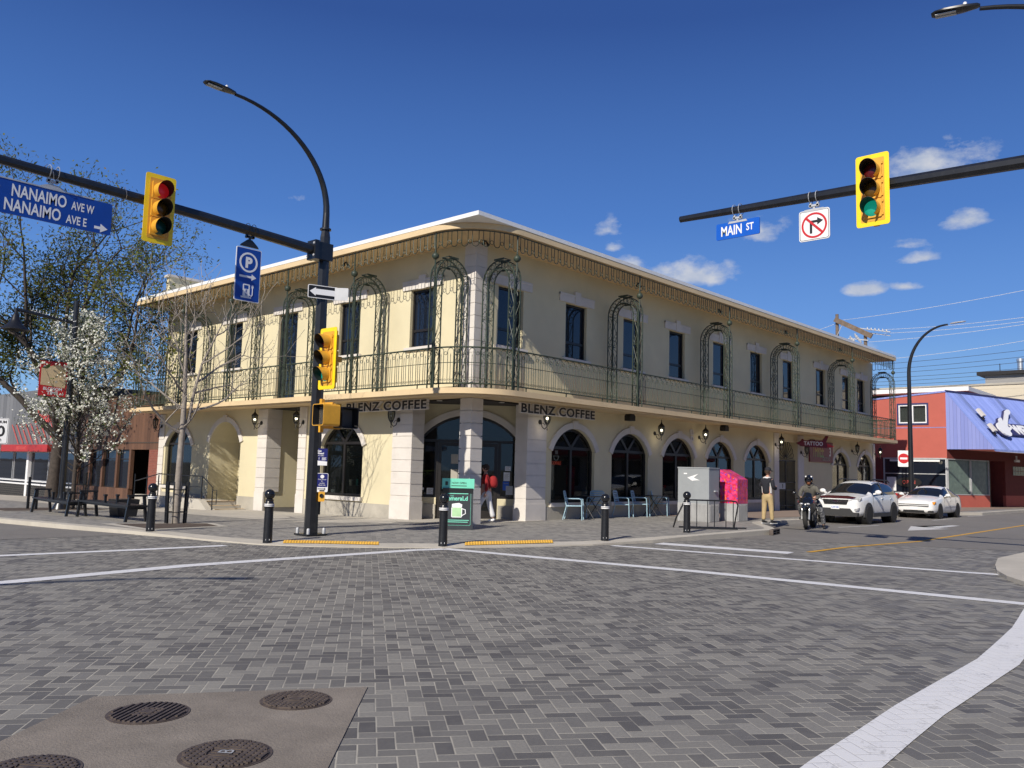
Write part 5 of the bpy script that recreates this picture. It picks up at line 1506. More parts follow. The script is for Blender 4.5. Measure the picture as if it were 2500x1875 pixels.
# ------------------------------------------------------------------ pavement furniture
def bollard(x, y, label):
    t = thing('bollard', label, 'bollard', (x, y, HZ(x, y)), group='black ball-topped bollards along the kerb')
    mb = MB(); mb.lathe([(.095, 0), (.093, .02), (.086, .70), (.098, .71), (.098, .775), (.088, .79), (.075, .83), (.085, .85), (.06, .875), (.05, .885)], n=20); mb.obj('post', 'black_paint', t, smooth=40)
    mb = MB(); mb.ball((0, 0, .965), .105, 20); mb.obj('ball', 'black_gloss', t, smooth=60)
    for z in (.725, .758): mb = MB(); mb.lathe([(.099, z), (.1, z + .004), (.1, z + .016), (.099, z + .02)], n=20); mb.obj('reflective_band', 'sign_white', t, smooth=40)
    mb = MB(); a = atan2(-y, -x)
    mb.add([(.0945 * cos(a + q), .0945 * sin(a + q), z) for z in (.05, .078) for q in (-.42, .42)] , [(0, 1, 3, 2)]); mb.obj('reflector', 'sign_white', t)
    return t


mat('black_gloss', (0.012, 0.013, 0.016), 0.18, var=0.1)
bollard(8.83, 18.8, 'ball-topped bollard farthest left, beside the tree guard')
bollard(9.58, 15.24, 'ball-topped bollard just left of the signal pole')
bollard(12.17, 12.85, 'ball-topped bollard in front of the green cafe board')
bollard(16.18, 11.67, 'ball-topped bollard in front of the blue chairs')
bollard(19.75, 11.62, 'ball-topped bollard next to the black bike rack')


def bench(loc, rz, label):
    """long backless bench with trapezoid end frames and an arm block in the middle"""
    t = thing('bench', label, 'bench', loc, rz, 'black street benches'); L = 3.4
    for y in (0, L):
        mb = MB()
        mb.bar((-.27, y, 0), (-.18, y, .72), .07, .07); mb.bar((.27, y, 0), (.18, y, .72), .07, .07); mb.bar((-.24, y, .40), (.24, y, .40), .06, .07); mb.bar((-.25, y, .72), (.25, y, .72), .09, .05); mb.obj('end_frame', 'black_paint', t)
    mb = MB()
    for k in range(5): x = -.22 + .11 * k; mb.box((x - .045, -.1, .43), (x + .045, L + .1, .475))
    mb.box((-.2, -.02, .38), (-.16, L, .43)); mb.box((.16, -.02, .38), (.2, L, .43)); mb.obj('seat', 'black_paint', t)
    for x in (-.16, .16): mb = MB(); mb.bar((x, L / 2, .47), (x, L / 2, .66), .06); mb.bar((x - .04, L / 2, .67), (x + .04, L / 2, .67), .1, .05) ; mb.obj('arm_block', 'black_paint', t)
    return t


b = bench((10.0, 22.15, gz(9.5, 22)), radians(-2), 'black slatted bench between the bare tree and the blossom tree, nearer one')
bench((9.95, 25.9, gz(9.5, 26)), radians(-4), 'black slatted bench in front of the blossom tree, farther one')


def tree_guard(loc, label, n=10, r=.24, h=1.12):
    t = thing('tree_guard', label, 'tree guard', loc)
    for i in range(n):
        a = 2 * pi * i / n + .2
        mb = MB(); mb.bar((r * cos(a), r * sin(a), 0), (r * 1.12 * cos(a), r * 1.12 * sin(a), h), .05, .012, up=(-sin(a), cos(a), 0)); mb.obj('upright', 'black_paint', t)
    mb = MB()
    for z in (.35, .92): mb.tube([((r + .01) * cos(2 * pi * i / 20), (r + .01) * sin(2 * pi * i / 20), z) for i in range(20)], .013, 4, closed=True)
    mb.obj('rings', 'black_paint', t)
    return t


tree_guard((10.57, 21.13, gz(10.57, 21.1) - .02), 'black iron guard around the bare young tree')
tree_guard((12.0, 31.6, gz(12, 31.6) - .02), 'black iron guard around the white blossom tree', 9, .42, 1.35)
t = thing('planter', 'dark square planter by the bare tree bench', 'planter', (11.0, 25.2, gz(11, 25))); mb = MB(); mb.prism([[(-.26, 0), (.26, 0), (.34, .55), (-.34, .55)]], lambda u, z, d: (u, d, z), -.28, .28); mb.obj('tub', 'black_paint', t); mb = MB(); mb.box((-.30, -.26, .55), (.30, .26, .56)); mb.obj('earth', 'soil', t)
for x, y, h, lb in ((10.7, 32.03, 1.15, 'taller black bike post near the big tree'), (10.75, 31.4, .78, 'shorter black bike post near the big tree')):
    t = thing('bike_post', lb, 'bike post', (x, y, gz(x, y)), group='bike posts by the big tree')
    mb = MB(); mb.box((-.04, -.03, 0), (.04, .03, h)); mb.obj('post', 'black_paint', t)
    mb = MB(); mb.box((-.09, -.09, 0), (.09, .09, .015)); mb.obj('foot', 'black_paint', t)


# cafe chairs and tables
mat('chair_blue', (0.36, 0.53, 0.62), 0.45, var=0.06)


def cafe_chair():
    """slatted aluminium armchair: front is -y"""
    t = thing('cafe_chair', 'x', 'chair', (0, 0, 0), 0, 'pale blue cafe chairs')
    mb = MB()
    for k in range(5): y = -.22 + .098 * k; mb.box((-.225, y, .435), (.225, y + .078, .452))
    mb.tube([(-.235, -.23, .44), (.235, -.23, .44), (.235, .24, .43), (-.235, .24, .43)], .016, 6, closed=True); mb.obj('seat', 'chair_blue', t)
    mb = MB()
    for k in range(6):
        z = .55 + .058 * k; y = .27 + .05 * (z - .45) / .4
        mb.prism([rrect(-.215, z, .215, z + .038, .012)], lambda u, v, d: (u, .27 + .17 * (v - .45) + d + .03 * (1 - (u / .23) ** 2) * 0, v), -.006, .006)
    mb.tube([(-.23, .25, .43), (-.23, .28, .55), (-.225, .345, .86), (-.16, .355, .895), (.16, .355, .895), (.225, .345, .86), (.23, .28, .55), (.23, .25, .43)], .016, 6); mb.obj('backrest', 'chair_blue', t)
    for s in (-1, 1):
        mb = MB(); mb.tube([(s * .26, -.25, 0), (s * .25, -.235, .44), (s * .25, -.22, .64), (s * .25, -.16, .665), (s * .245, .29, .66)], .016, 6); mb.obj('arm_leg', 'chair_blue', t)
        mb = MB(); mb.tube([(s * .25, .36, 0), (s * .235, .25, .43)], .015, 6); mb.obj('leg', 'chair_blue', t)
    return t


def cafe_table():
    t = thing('cafe_table', 'x', 'table', (0, 0, 0), 0, 'dark folding cafe tables')
    mb = MB(); mb.box((-.33, -.33, .715), (.33, .33, .735)); mb.obj('tabletop', 'black_plastic', t)
    for s in (-1, 1):
        mb = MB(); mb.tube([(s * .27, -.28, 0), (s * .25, .26, .715)], .013, 5); mb.tube([(s * .25, .28, 0), (s * .23, -.26, .715)], .013, 5); mb.tube([(s * .26, -.1, .22), (s * .26, .1, .22)], .008, 4); mb.obj('legs', 'black_plastic', t)
    return t


ch = cafe_chair(); first = True
for x, y, a, lb in ((21.55, 16.72, 32, 'pale blue chair farthest left, beside the stone pier'), (22.95, 16.95, -62, 'pale blue chair turned right behind the second bollard from the right'),
                    (24.55, 16.9, 18, 'pale blue chair at the left of the pair under the second arched window'), (25.62, 16.9, 22, 'pale blue chair at the right of the pair under the second arched window'),
                    (27.0, 16.95, 24, 'pale blue chair just right of the middle dark table'), (28.25, 16.55, -72, 'pale blue chair farthest right, its back catching the sun')):
    if first: ch.location = (x, y, .115); ch.rotation_euler = (0, 0, radians(a)); ch['label'] = lb; first = False
    else: clone(ch, (x, y, .115), radians(a), lb)
tb = cafe_table(); first = True
for x, y, a, lb in ((22.45, 16.75, 5, 'dark folding table between the two leftmost blue chairs'), (26.3, 16.85, 8, 'dark folding table between the middle blue chairs'), (29.6, 16.6, -4, 'dark folding table left of the grey cabinet')):
    if first: tb.location = (x, y, .115); tb.rotation_euler = (0, 0, radians(a)); tb['label'] = lb; first = False
    else: clone(tb, (x, y, .115), radians(a), lb)

# two service cabinets
mat('cab_grey', (0.29, 0.31, 0.325), 0.55, var=0.06, dirt=((0.20, 0.21, 0.21), 2, .3)); mat('cab_base', (0.36, 0.36, 0.36), 0.8, var=.15, scale=2, bump=.3)
m_, N_, b_ = _mat('cab_wrap'); po_ = N_.new('ShaderNodeTexCoord').outputs['Object']
vo_ = N_.new('ShaderNodeTexVoronoi'); vo_.inputs['Scale'].default_value = 9; N_.set(vo_.inputs['Vector'], po_)
cc_ = N_.mixc(N_.ramp(N_.noise(po_, 6, 3), .42, .58), (0.62, 0.02, 0.06), (0.75, 0.06, 0.22)); cc_ = N_.mixc(N_.ramp(vo_.outputs['Distance'], .06, .03), cc_, (0.75, 0.45, 0.6)); cc_ = N_.mixc(N_.ramp(N_.noise(po_, 11, 3), .56, .62), cc_, (0.22, 0.05, 0.35)); cc_ = N_.mixc(N_.ramp(N_.noise(po_, 8, 4), .60, .64), cc_, (0.75, 0.18, 0.06))
N_.set(b_.inputs['Base Color'], cc_); b_.inputs['Roughness'].default_value = .4
t = thing('service_cabinet', 'tall grey utility cabinet on ribbed base with white arrow sticker', 'utility cabinet', (24.5, 13.62, .115), radians(2))
mb = MB(); mb.box((0, 0, .0), (.72, 1.12, .60))
for k in range(14): mb.box((.05 + k * .046, -.02, .03), (.072 + k * .046, 0, .57))
for k in range(22): mb.box((-.02, .05 + k * .046, .03), (0, .072 + k * .046, .57))
mb.obj('base', 'cab_base', t)
mb = MB(); mb.prism([rrect(.0, .0, .72, 1.12, .02)], lambda u, v, d: (u, v, d), .60, 1.72); mb.prism([rrect(-.015, -.015, .735, 1.135, .02)], lambda u, v, d: (u, v, d), 1.72, 1.76); mb.obj('cabinet', 'cab_grey', t)
PW = frame((-.001, 1.12, 0), (0, -1, 0), (-1, 0, 0)); mb = MB(); mb.prism([[(.35, 1.42), (.75, 1.55), (.58, 1.42), (.80, 1.34), (.70, 1.34), (.52, 1.32)]], PW, .001, .004); mb.prism([rect(.22, 1.53, .34, 1.57)], PW, .001, .004); mb.obj('sticker', 'sign_white', t)
mb = MB(); mb.fbox(frame((0, 0, 0), (1, 0, 0), (0, -1, 0)), .35, .52, .98, 1.02, .001, .05); mb.obj('handle', 'galv', t)
t = thing('service_cabinet', 'shorter cabinet with sloping top wrapped in red and pink pattern', 'utility cabinet', (25.9, 13.35, .115), radians(2))
mb = MB(); mb.box((0, 0, 0), (.78, .62, .60))
for k in range(15): mb.box((.05 + k * .046, -.02, .03), (.072 + k * .046, 0, .57))
mb.obj('base', 'cab_base', t)
mb = MB(); mb.prism([[(0, .6), (.62, .6), (.62, 1.72), (0, 1.40)]], lambda u, v, d: (d, u, v), 0, .78); mb.obj('cabinet', 'cab_wrap', t)
# bike rack
t = thing('bike_rack', 'low black tubular bike rack in front of the grey cabinet', 'bike rack', (20.95, 12.35, 0.1), 0)
A = Vector((0.15, .15, 0)); B = Vector((1.1, -.95, 0)); s = (B - A).normalized(); n = Vector((-s.y, s.x, 0)) * -1
mb = MB(); hh = .82
mb.tube([A - s * .25 - n * .30 + Vector((0, 0, .04)), A - s * .22 - n * .05 + Vector((0, 0, .3)), A + Vector((0, 0, hh - .05)), A + s * .08 + Vector((0, 0, hh))] + [A.lerp(B, k) + Vector((0, 0, hh)) for k in (.3, .6, .9)] + [B + Vector((0, 0, hh - .02)), B + s * .05 - n * .02 + Vector((0, 0, hh - .12)), B - n * .30 + s * .0 + Vector((0, 0, .04))], .022, 6)
mb.tube([A - s * .1 - n * .30 + Vector((0, 0, .05)), B + s * .35 - n * .30 + Vector((0, 0, .05))], .022, 6); mb.tube([A + n * .12 + Vector((0, 0, .05)), B + n * .12 + Vector((0, 0, .05))], .02, 6)
for q in (.1, 1.0): p = A.lerp(B, q); mb.tube([p - n * .32 + Vector((0, 0, .03)), p + n * .14 + Vector((0, 0, .03))], .02, 6)
mb.obj('frame', 'black_paint', t)
for q in (.10, .24, .45, .58, .80, .94):
    p = A.lerp(B, q); mb = MB(); mb.tube([p + Vector((0, 0, hh)), p + Vector((0, 0, .05))], .014, 5); mb.obj('upright', 'black_paint', t)
# gully in the kerb
t = thing('kerb_drain', 'cast iron kerb inlet with two by two openings at the kerb end', 'drain', (23.0, 10.72, 0), radians(12))
P = frame((0, 0, 0), (1, 0, 0), (0, -1, 0)); mb = MB(); mb.prism([rrect(-.42, .0, .42, .16, .02), rect(-.36, .03, -.03, .07), rect(.03, .03, .36, .07), rect(-.36, .09, -.03, .13), rect(.03, .09, .36, .13)], P, -.04, .06); mb.obj('grille', 'cast_iron', t)
mb = MB(); mb.fbox(P, -.40, .40, .01, .15, -.05, -.03); mb.obj('dark_backing', 'sign_black', t)  # thin black sheet stands in for the dark hollow behind the openings
# A-board
t = thing('sandwich_board', 'green and black cafe board with a beer mug picture and THE EMERALD', 'sandwich board', (15.62, 15.98, gz(15.6, 16)), 0)
P = frame((0, 0, 0), (.72, -.69, -.0), (-.69, -.72, 0))
Pt = lambda u, z, d=0.0: P(u, z, d - z * .22 + .15)
mb = MB(); mb.prism([rect(-.40, .0, .40, 1.05)], Pt, -.02, .02); mb.bar(Pt(-.38, 0), Pt(-.38, -.02), .04); mb.obj('front_panel', 'board_black' if mat('board_black', (.025, .03, .033), .4) else '', t)
Pb = lambda u, z, d=0.0: P(u, z, d + z * .22 - .25)
mb = MB(); mb.prism([rect(-.40, .0, .40, 1.05)], Pb, -.02, .02); mb.obj('back_panel', 'board_black', t)
mat('mint', (.20, .72, .52), .45, var=.04); mat('mug_green', (.42, .66, .36), .4)
mb = MB(); mb.prism([rect(-.42, 1.02, .42, 1.30)], lambda u, z, d=0.0: P(u, z, d - .07), -.012, .012); mb.obj('header', 'mint', t)
mb = MB(); mb.text('NOW OPEN', P, .07, .02, 1.16, 'CENTER', .002, -.057, bold=.001); mb.fbox(P, -.18, .22, 1.10, 1.12, -.058, -.056); mb.prism([rrect(-.34, 1.12, -.27, 1.22, .01)], P, -.058, -.056); mb.obj('header_marks', 'iron_green', t)
mb = MB()
mb.prism([rrect(-.34, .10, .34, .98, .03), rrect(-.335, .105, .335, .975, .028)], Pt, .02, .023); mb.prism([rect(-.27, .90, .27, .955)], Pt, .02, .024); mb.text('THE', Pt, .05, -.20, .83, 'LEFT', .002, .02); mb.text('emeraLd', Pt, .155, 0, .735, 'CENTER', .002, .02, bold=.004, sx=.95)
for z, w in ((.23, .30), (.185, .27)): mb.fbox(Pt, -w, w, z - .008, z + .008, .02, .022)
mb.obj('lettering', 'mint', t)
mb = MB(); mb.prism([rrect(-.14, .32, .10, .56, .03)], Pt, .02, .024); mb.obj('drink', 'mug_green', t)
mb = MB(); mb.prism([[(-.15, .55), (.11, .55), (.12, .63), (.04, .67), (-.06, .66), (-.15, .64)]], Pt, .02, .025); mb.prism([rrect(-.16, .30, .12, .56, .03), rrect(-.14, .32, .10, .56, .02)], Pt, .02, .025)
mb.tube([Pt(.12, .52, .022), Pt(.20, .50, .022), Pt(.21, .40, .022), Pt(.12, .35, .022)], .016, 5); mb.obj('mug', 'sign_white', t)

# ------------------------------------------------------------------ neighbours on the side street
board_mat('brown_boards', ((0.085, 0.042, 0.026), (0.17, 0.085, 0.05)), 1, .30, .05)
board_mat('brown_laps', ((0.10, 0.055, 0.038), (0.15, 0.085, 0.06)), 2, .16, .08)
brick_mat('red_brick', (0.26, 0.075, 0.05), (0.20, 0.055, 0.04), (0.22, 0.17, 0.14))
board_mat('grey_metal', ((0.13, 0.135, 0.145), (0.19, 0.195, 0.205)), 1, .55, .05)
mat('dark_tile', (0.02, 0.02, 0.02), .35); mat('canopy_red', (0.42, 0.03, 0.025), .5, var=.1); mat('coral', (0.62, 0.10, 0.08), .45)
brick_mat('black_tile', (0.025, 0.025, 0.025), (0.018, 0.018, 0.018), (0.14, 0.13, 0.12), .3, .12)
NB = thing('brown_building', 'brown boarded single storey building with dark windows next to the corner building', 'building', (WX, YE, e(YE)))
P = frame((0, 0, 0), (0, 1, 0), (-1, 0, 0)); Wd = 9.0
zt = 4.95
mb = MB(); mb.prism([rect(.0, 2.45, Wd, zt)], P, -.2, .0); mb.box((.2, 0, -.3), (14, .15, zt)); mb.box((.2, Wd - .15, -.3), (14, Wd, zt)); mb.box((.2, 0.15, zt - .4), (14, Wd - .15, zt - .3)); mb.obj('upper_wall', 'brown_boards', NB)
mb = MB(); mb.fbox(P, -.02, Wd, zt, zt + .06, -.3, .05); mb.fbox(P, -.0, Wd, 2.74, 2.78, .0, .02); mb.obj('roof_edge', 'bark_dark', NB)
mb = MB(); mb.prism([rect(1.1, -.4, 2.9, 2.45)], P, -1.3, -1.25); mb.fbox(P, 1.0, 1.1, -.4, 2.45, -1.3, -.2); mb.obj('alcove_wall', 'brown_laps', NB)
mb = MB(); mb.fbox(P, .05, 1.0, -.4, 2.45, -.25, .0); mb.obj('brick_pier', 'red_brick', NB)
mb = MB(); mb.fbox(P, 2.9, Wd, -.4, .66, -.2, .0); mb.obj('lower_wall', 'brown_boards', NB)
for u in (2.9, 4.3, 5.9, 7.4, 8.85): mb = MB(); mb.fbox(P, u - .1, u + .1, .66, 2.45, -.15, .01); mb.obj('post', 'brown_boards', NB)
for u0, u1 in ((3.0, 4.2), (4.4, 5.8), (6.0, 7.3), (7.5, 8.75)):
    mb = MB(); mb.prism([rect(u0, .66, u1, 2.45), rect(u0 + .06, .72, u1 - .06, 2.38)], P, -.16, -.10); mb.fbox(P, u0, u1, 1.98, 2.03, -.15, -.09); o = mb.obj('window', 'frame_dark', NB)
    mb = MB(); mb.fbox(P, u0 + .03, u1 - .03, .7, 2.42, -.14, -.13); mb.obj('pane', 'glass_up', o)
mb = MB(); mb.fbox(P, 1.6, 2.15, 1.15, 1.62, -1.24, -1.20); mb.obj('wall_plaque', 'frame_dark', NB)
GB = thing('restaurant_building', 'dark grey metal clad restaurant with red canopy and red script sign', 'building', (WX, YE + 9.2, e(YE + 9.2)))
Wd = 14; zt = 5.9
mb = MB(); mb.prism([rect(0, 2.6, Wd, zt)], P, -.3, .0); mb.box((.3, .0, -.3), (16, .2, zt)); mb.box((.3, 0.2, zt - .4), (16, Wd, zt - .3)); mb.obj('upper_wall', 'grey_metal', GB)
mb = MB(); mb.fbox(P, .6, 3.4, 4.3, 6.15, .0, .05); mb.obj('cladding_panel', 'fascia', GB)
mb = MB(); mb.fbox(P, 1.8, Wd, 2.45, 2.82, .0, .75); o = mb.obj('canopy', 'canopy_red', GB)
mb = MB(); mb.text('RESTAURANT', lambda u, z, d: P(-u, z, d), .24, -5.6, 2.55, 'CENTER', .004, .75, bold=.003); mb.obj('canopy_lettering', 'coral', o)
mb = MB(); mb.fbox(P, 0, Wd, -.5, .62, -.2, .05); mb.obj('lower_wall', 'black_tile', GB)
mb = MB(); mb.fbox(P, 0, Wd, .62, .70, -.2, .10); mb.fbox(P, 0, Wd, .80, .84, -.2, .07); mb.fbox(P, 0, Wd, .70, .80, -.15, .04, m=1); mb.obj('sill', ['sign_white', 'sign_black'], GB)
for u0, u1 in ((.1, 1.7), (1.9, 3.6), (3.7, 6.3), (6.7, 9.0), (9.2, 12)):
    mb = MB(); mb.prism([rect(u0, .84, u1, 2.45), rect(u0 + .05, .89, u1 - .05, 2.40)], P, -.1, -.04); o = mb.obj('window', 'galv', GB)
    mb = MB(); mb.fbox(P, u0 + .03, u1 - .03, .86, 2.43, -.09, -.08); mb.obj('pane', 'glass_up', o)
mb = MB(); mb.fbox(P, 6.35, 6.65, -.4, 2.45, -.2, .08); mb.obj('white_pier', 'sign_white', GB)
t = thing('script_sign', 'red slanted neon script sign high on the grey metal wall', 'sign', (WX - .06, YE + 9.2, e(YE + 9)))
mb = MB(); mb.text('Saigon', lambda u, z, d: P(-u, z, d), 1.0, -4.6, 4.05, 'CENTER', .05, 0, bold=.012, shear=.35, sx=1.0); mb.obj('letters', 'coral', t)
mb = MB()
for k in range(9):
    u = 2.2 + .75 * k; mb.tube([P(u, 2.9, .02), P(u - .05 + 1.3, 4.0, .02)], .025, 4)
mb.obj('neon_stripes', 'coral', t)

# ------------------------------------------------------------------ neighbours on the long street
mat('brick_red_paint', (0.47, 0.115, 0.085), .8, var=.06, scale=.7, bump=.2, dirt=((0.35, 0.08, 0.06), 1.2, .3)); mat('dark_red_paint', (0.16, 0.03, 0.025), .8, var=.1)
board_mat('lilac_metal', ((0.22, 0.29, 0.62), (0.32, 0.40, 0.76)), 0, .16, .10, .5, 2)
board_mat('lilac_boards', ((0.20, 0.24, 0.55), (0.26, 0.30, 0.62)), 1, .20, .05)
board_mat('cream_block', ((0.55, 0.48, 0.36), (0.66, 0.59, 0.46)), 2, .62, .02)
board_mat('grey_siding', ((0.27, 0.26, 0.25), (0.33, 0.32, 0.31)), 2, .25, .05)
board_mat('blue_sheet_y', ((0.02, 0.13, 0.36), (0.04, 0.2, 0.5)), 1, .18, .3)
mat('navy', (0.035, 0.035, 0.12), .5); mat('dull_green', (0.14, 0.19, 0.165), .25, var=.2); 
KX, KY = 55.5, 14.9
RB = thing('music_shop', 'red painted shop with lilac metal mansard roof and white framed upstairs window', 'building', (KX, KY, .1))
w = Vector((.961, -.276, 0)); nn = Vector((-.276, -.961, 0))
PL = frame((0, 0, 0), (0, 1, 0), (-1, 0, 0)); PF = frame((0, 0, 0), w, nn)
mb = MB(); mb.prism([[(0, 2.95), (12, 2.95), (12, 6.0), (0, 6.95)], rect(1.05, 5.05, 2.75, 6.25)], PL, -.2, 0); mb.obj('upper_wall', 'brick_red_paint', RB)
mb = MB(); mb.prism([[(-.02, 6.93), (12, 5.98), (12, 6.08), (-.02, 7.03)]], PL, -.4, .04); mb.fbox(PL, 0, 12, 4.78, 4.82, 0, .012); mb.obj('wall_trim', 'lilac_boards', RB)
mb = MB(); mb.prism([rect(.98, 4.98, 2.82, 6.32), rect(1.08, 5.08, 2.72, 6.22)], PL, -.05, .05); o = mb.obj('window', 'navy', RB)
mb = MB(); mb.prism([rect(1.08, 5.08, 2.72, 6.22), rect(1.15, 5.15, 1.86, 6.15), rect(1.94, 5.15, 2.65, 6.15)], PL, -.08, .03); mb.obj('frame', 'sign_white', o)
mb = MB(); mb.fbox(PL, 1.1, 2.7, 5.1, 6.2, -.07, -.06); mb.obj('pane', 'glass_shop', o)
mb = MB(); n_ = 40
for k in range(n_): u0 = 1.1 + 1.6 * k / n_; mb.fbox(PL, u0, u0 + 1.6 / n_, 5.12, 6.1 - .02 * (k % 3), -.16 - .03 * sin(k * 1.3), -.14 - .03 * sin(k * 1.3))
mb.obj('curtain', 'sign_white', o)
mb = MB(); mb.fbox(PL, 3.9, 12, -.3, 2.95, -.2, 0); mb.fbox(PL, 0, 3.9, -.3, .75, -.2, 0); mb.fbox(PL, 2.0 + 1.75, 3.95, .7, 2.95, -.2, .02); mb.obj('lower_wall', 'dark_red_paint', RB)
mb = MB(); mb.prism([rect(4.2, .0, 8.9, 2.75)], PL, .002, .02); o = mb.obj('mural_panel', 'mural' if 'mural' in MATS else 'navy', RB)
mb = MB(); mb.prism([[(4.9, .0), (5.15, .7), (5.0, 1.25), (4.6, .95), (4.52, 1.02), (4.95, 1.55), (5.35, 1.6), (5.4, 1.78), (5.55, 1.85), (5.68, 1.74), (5.66, 1.6), (6.1, 1.4), (6.9, 1.15), (7.6, 1.2), (6.9, .85), (6.0, .9), (5.7, .5), (5.75, .0), (5.5, .0), (5.4, .45), (5.25, .0)]], PL, .021, .024); mb.obj('painted_figure', 'sign_black', o)
# poster window on the left wall, then the shop front
mb = MB(); mb.prism([rect(.02, .75, 3.7, 2.95), rect(.1, .83, 3.62, 2.87)], PL, -.05, .03); mb.fbox(PL, 2.0, 2.06, .8, 2.9, -.04, .02); mb.fbox(PL, .1, 3.6, 1.95, 2.0, -.04, .02); o = mb.obj('window', 'galv', RB)
mb = MB(); mb.fbox(PL, .06, 3.66, .8, 2.9, -.04, -.03); mb.obj('pane', 'poster_glass' if 'poster_glass' in MATS else 'glass_up', o)
mb = MB(); mb.prism([[(2.2 + .75 * cos(2 * pi * i / 20), 1.45 + .30 * sin(2 * pi * i / 20)) for i in range(20)]], PL, .031, .036); mb.obj('open_sign', 'sign_black', o)
mb = MB(); mb.text('OPEN', lambda u, z, d: PL(-u, z, d), .32, -2.2, 1.34, 'CENTER', .003, .037, sx=.95); mb.obj('open_lettering', 'coral', o)
mb = MB()
for a, b_, c_, d_ in ((2.95, 3.5, .9, 1.75), (.25, 1.3, .95, 1.2), (.4, 3.3, 2.72, 2.84)): mb.fbox(PL, a, b_, c_, d_, .031, .034)
mb.obj('posters', 'white_paint', o)
FW_ = 24
mb = MB(); mb.fbox(PF, 0, 4.55, -.3, .75, -.2, 0); mb.fbox(PF, 6.4, FW_, -.3, .75, -.2, 0); mb.fbox(PF, 6.4, FW_, .75, 2.95, -.2, -.01, m=1); mb.fbox(PF, 0, FW_, 2.92, 3.5, -.2, -.005, m=1); mb.fbox(PF, 4.4, 6.6, -.3, 2.95, -1.6, -1.5, m=1); mb.fbox(PF, 6.4, 6.5, -.3, 2.95, -1.5, -.21, m=1); mb.fbox(PF, 4.45, 4.55, -.3, 2.95, -1.5, -.31, m=1); mb.obj('front_wall', ['brick_red_paint', 'dark_red_paint'], RB)
for u0, u1 in ((.05, 2.45), (2.5, 4.5)):
    mb = MB(); mb.prism([rect(u0, .75, u1, 2.92), rect(u0 + .05, .8, u1 - .05, 2.87)], PF, -.1, .02); o = mb.obj('window', 'galv', RB)
    mb = MB(); mb.fbox(PF, u0 + .03, u1 - .03, .78, 2.9, -.06, -.05); mb.obj('pane', 'dull_green', o)
mb = MB(); mb.fbox(PF, 4.55, 4.62, -.05, 2.92, -.3, .01); mb.fbox(PF, 4.7, 5.5, 0, 2.3, -1.49, -1.44); mb.obj('shop_door', 'frame_dark', RB)
mb = MB()
for i in range(3):
    for j in range(3): mb.fbox(PF, 4.95 + .22 * i, 5.14 + .22 * i, 2.1 + .22 * j, 2.29 + .22 * j, -1.44, -1.40)
for i in range(8):
    for j in range(2): mb.fbox(PF, 7.3 + .3 * i, 7.57 + .3 * i, 2.05 + .3 * j, 2.32 + .3 * j, -.01, .02)
mb.obj('glass_block', 'dull_green', RB)
D = 2.6                                                   # mansard: slope from the wall top out over the pavement
A0, A1 = Vector(PF(0, 6.95, .0)), Vector(PF(FW_, 6.95, .0)); E0, E1 = Vector((0.0, -D, 3.48)), Vector((0.0, -D, 3.48)) + w * FW_
off = Vector((0, 0, .12))
mb = MB(); mb.add([A0, A1, E1, E0, A0 - off * 2, A1 - off * 2, E1 - off, E0 - off], [(0, 1, 2, 3), (4, 7, 6, 5), (3, 2, 6, 7), (0, 4, 5, 1)])
up = (E0 - A0).normalized()
for k in range(150):
    q = w * (.08 + k * .16); mb.bar(A0 + q + off * .15, E0 + q + off * .15, .035, .03, up=up.cross(w))
mb.obj('mansard_roof', 'lilac_metal', RB)
mb = MB(); mb.add([(0, 0, 6.95), (0, 0, 3.48), tuple(E0), (.12, 0, 6.95), (.12, 0, 3.48), (E0.x + .12, E0.y, E0.z)], [(0, 1, 2), (3, 5, 4), (0, 2, 5, 3), (1, 4, 5, 2)]); mb.obj('mansard_gable', 'lilac_boards', RB)
mb = MB(); mb.tube([A0 + off * .5, A1 + off * .5], .07, 5); mb.obj('roof_ridge', 'navy', RB)
mb = MB(); mb.add([(0, 0, 3.46), tuple(E0 - off * 1.1), tuple(E1 - off * 1.1), PF(FW_, 3.46, 0)], [(0, 1, 2, 3)]); mb.obj('soffit', 'dark_red_paint', RB)
mb = MB(); mb.box((.2, .6, 3), (16, 12, 6.0)); mb.obj('rear_block', 'brick_red_paint', RB)
# guitar and name on the slope
sd = (A0 - E0).normalized(); sn = Vector(w).cross(sd).normalized(); sn = sn if sn.y < 0 else -sn
t = thing('guitar_sign', 'white electric guitar cut-out with WENTWORTH lettering on the lilac roof', 'sign', (KX, KY, .1))
SL = (A0 - E0).length
PS = lambda u, v, d=0.0: tuple(E0 + w * u + sd * v + sn * (.10 + d))
mb = MB(); mb.prism([rect(2.95, 1.10, 15, 1.98)], PS, .0, .10); mb.obj('name_board', 'navy', t)
mb = MB(); mb.text('WENTWORTH', PS, .93, 3.50, 1.20, 'LEFT', .03, .10, bold=.045, fit=6.3, shear=-.1); mb.obj('lettering', 'sign_white', t)
gz_ = [(830, 1388), (795, 1372), (760, 1345), (722, 1300), (700, 1270), (685, 1220), (690, 1200), (712, 1188), (718, 1165), (717, 1125), (728, 1110), (743, 1112), (752, 1135), (760, 1165), (772, 1150), (782, 1090), (795, 1010), (797, 985), (812, 968), (835, 966), (852, 978), (858, 1010), (852, 1040), (836, 1048), (826, 1110), (816, 1175), (812, 1235), (828, 1255), (848, 1240), (857, 1262), (850, 1288), (835, 1306), (842, 1325), (854, 1348), (850, 1378)]
gt = [(2.25 + (q - 830) / 104 + 1.173 * (1388 - r_) / 189, .85 + (1388 - r_) / 189) for q, r_ in gz_]
mb = MB(); mb.prism([gt], PS, .14, .22); mb.obj('guitar', 'sign_white', t)
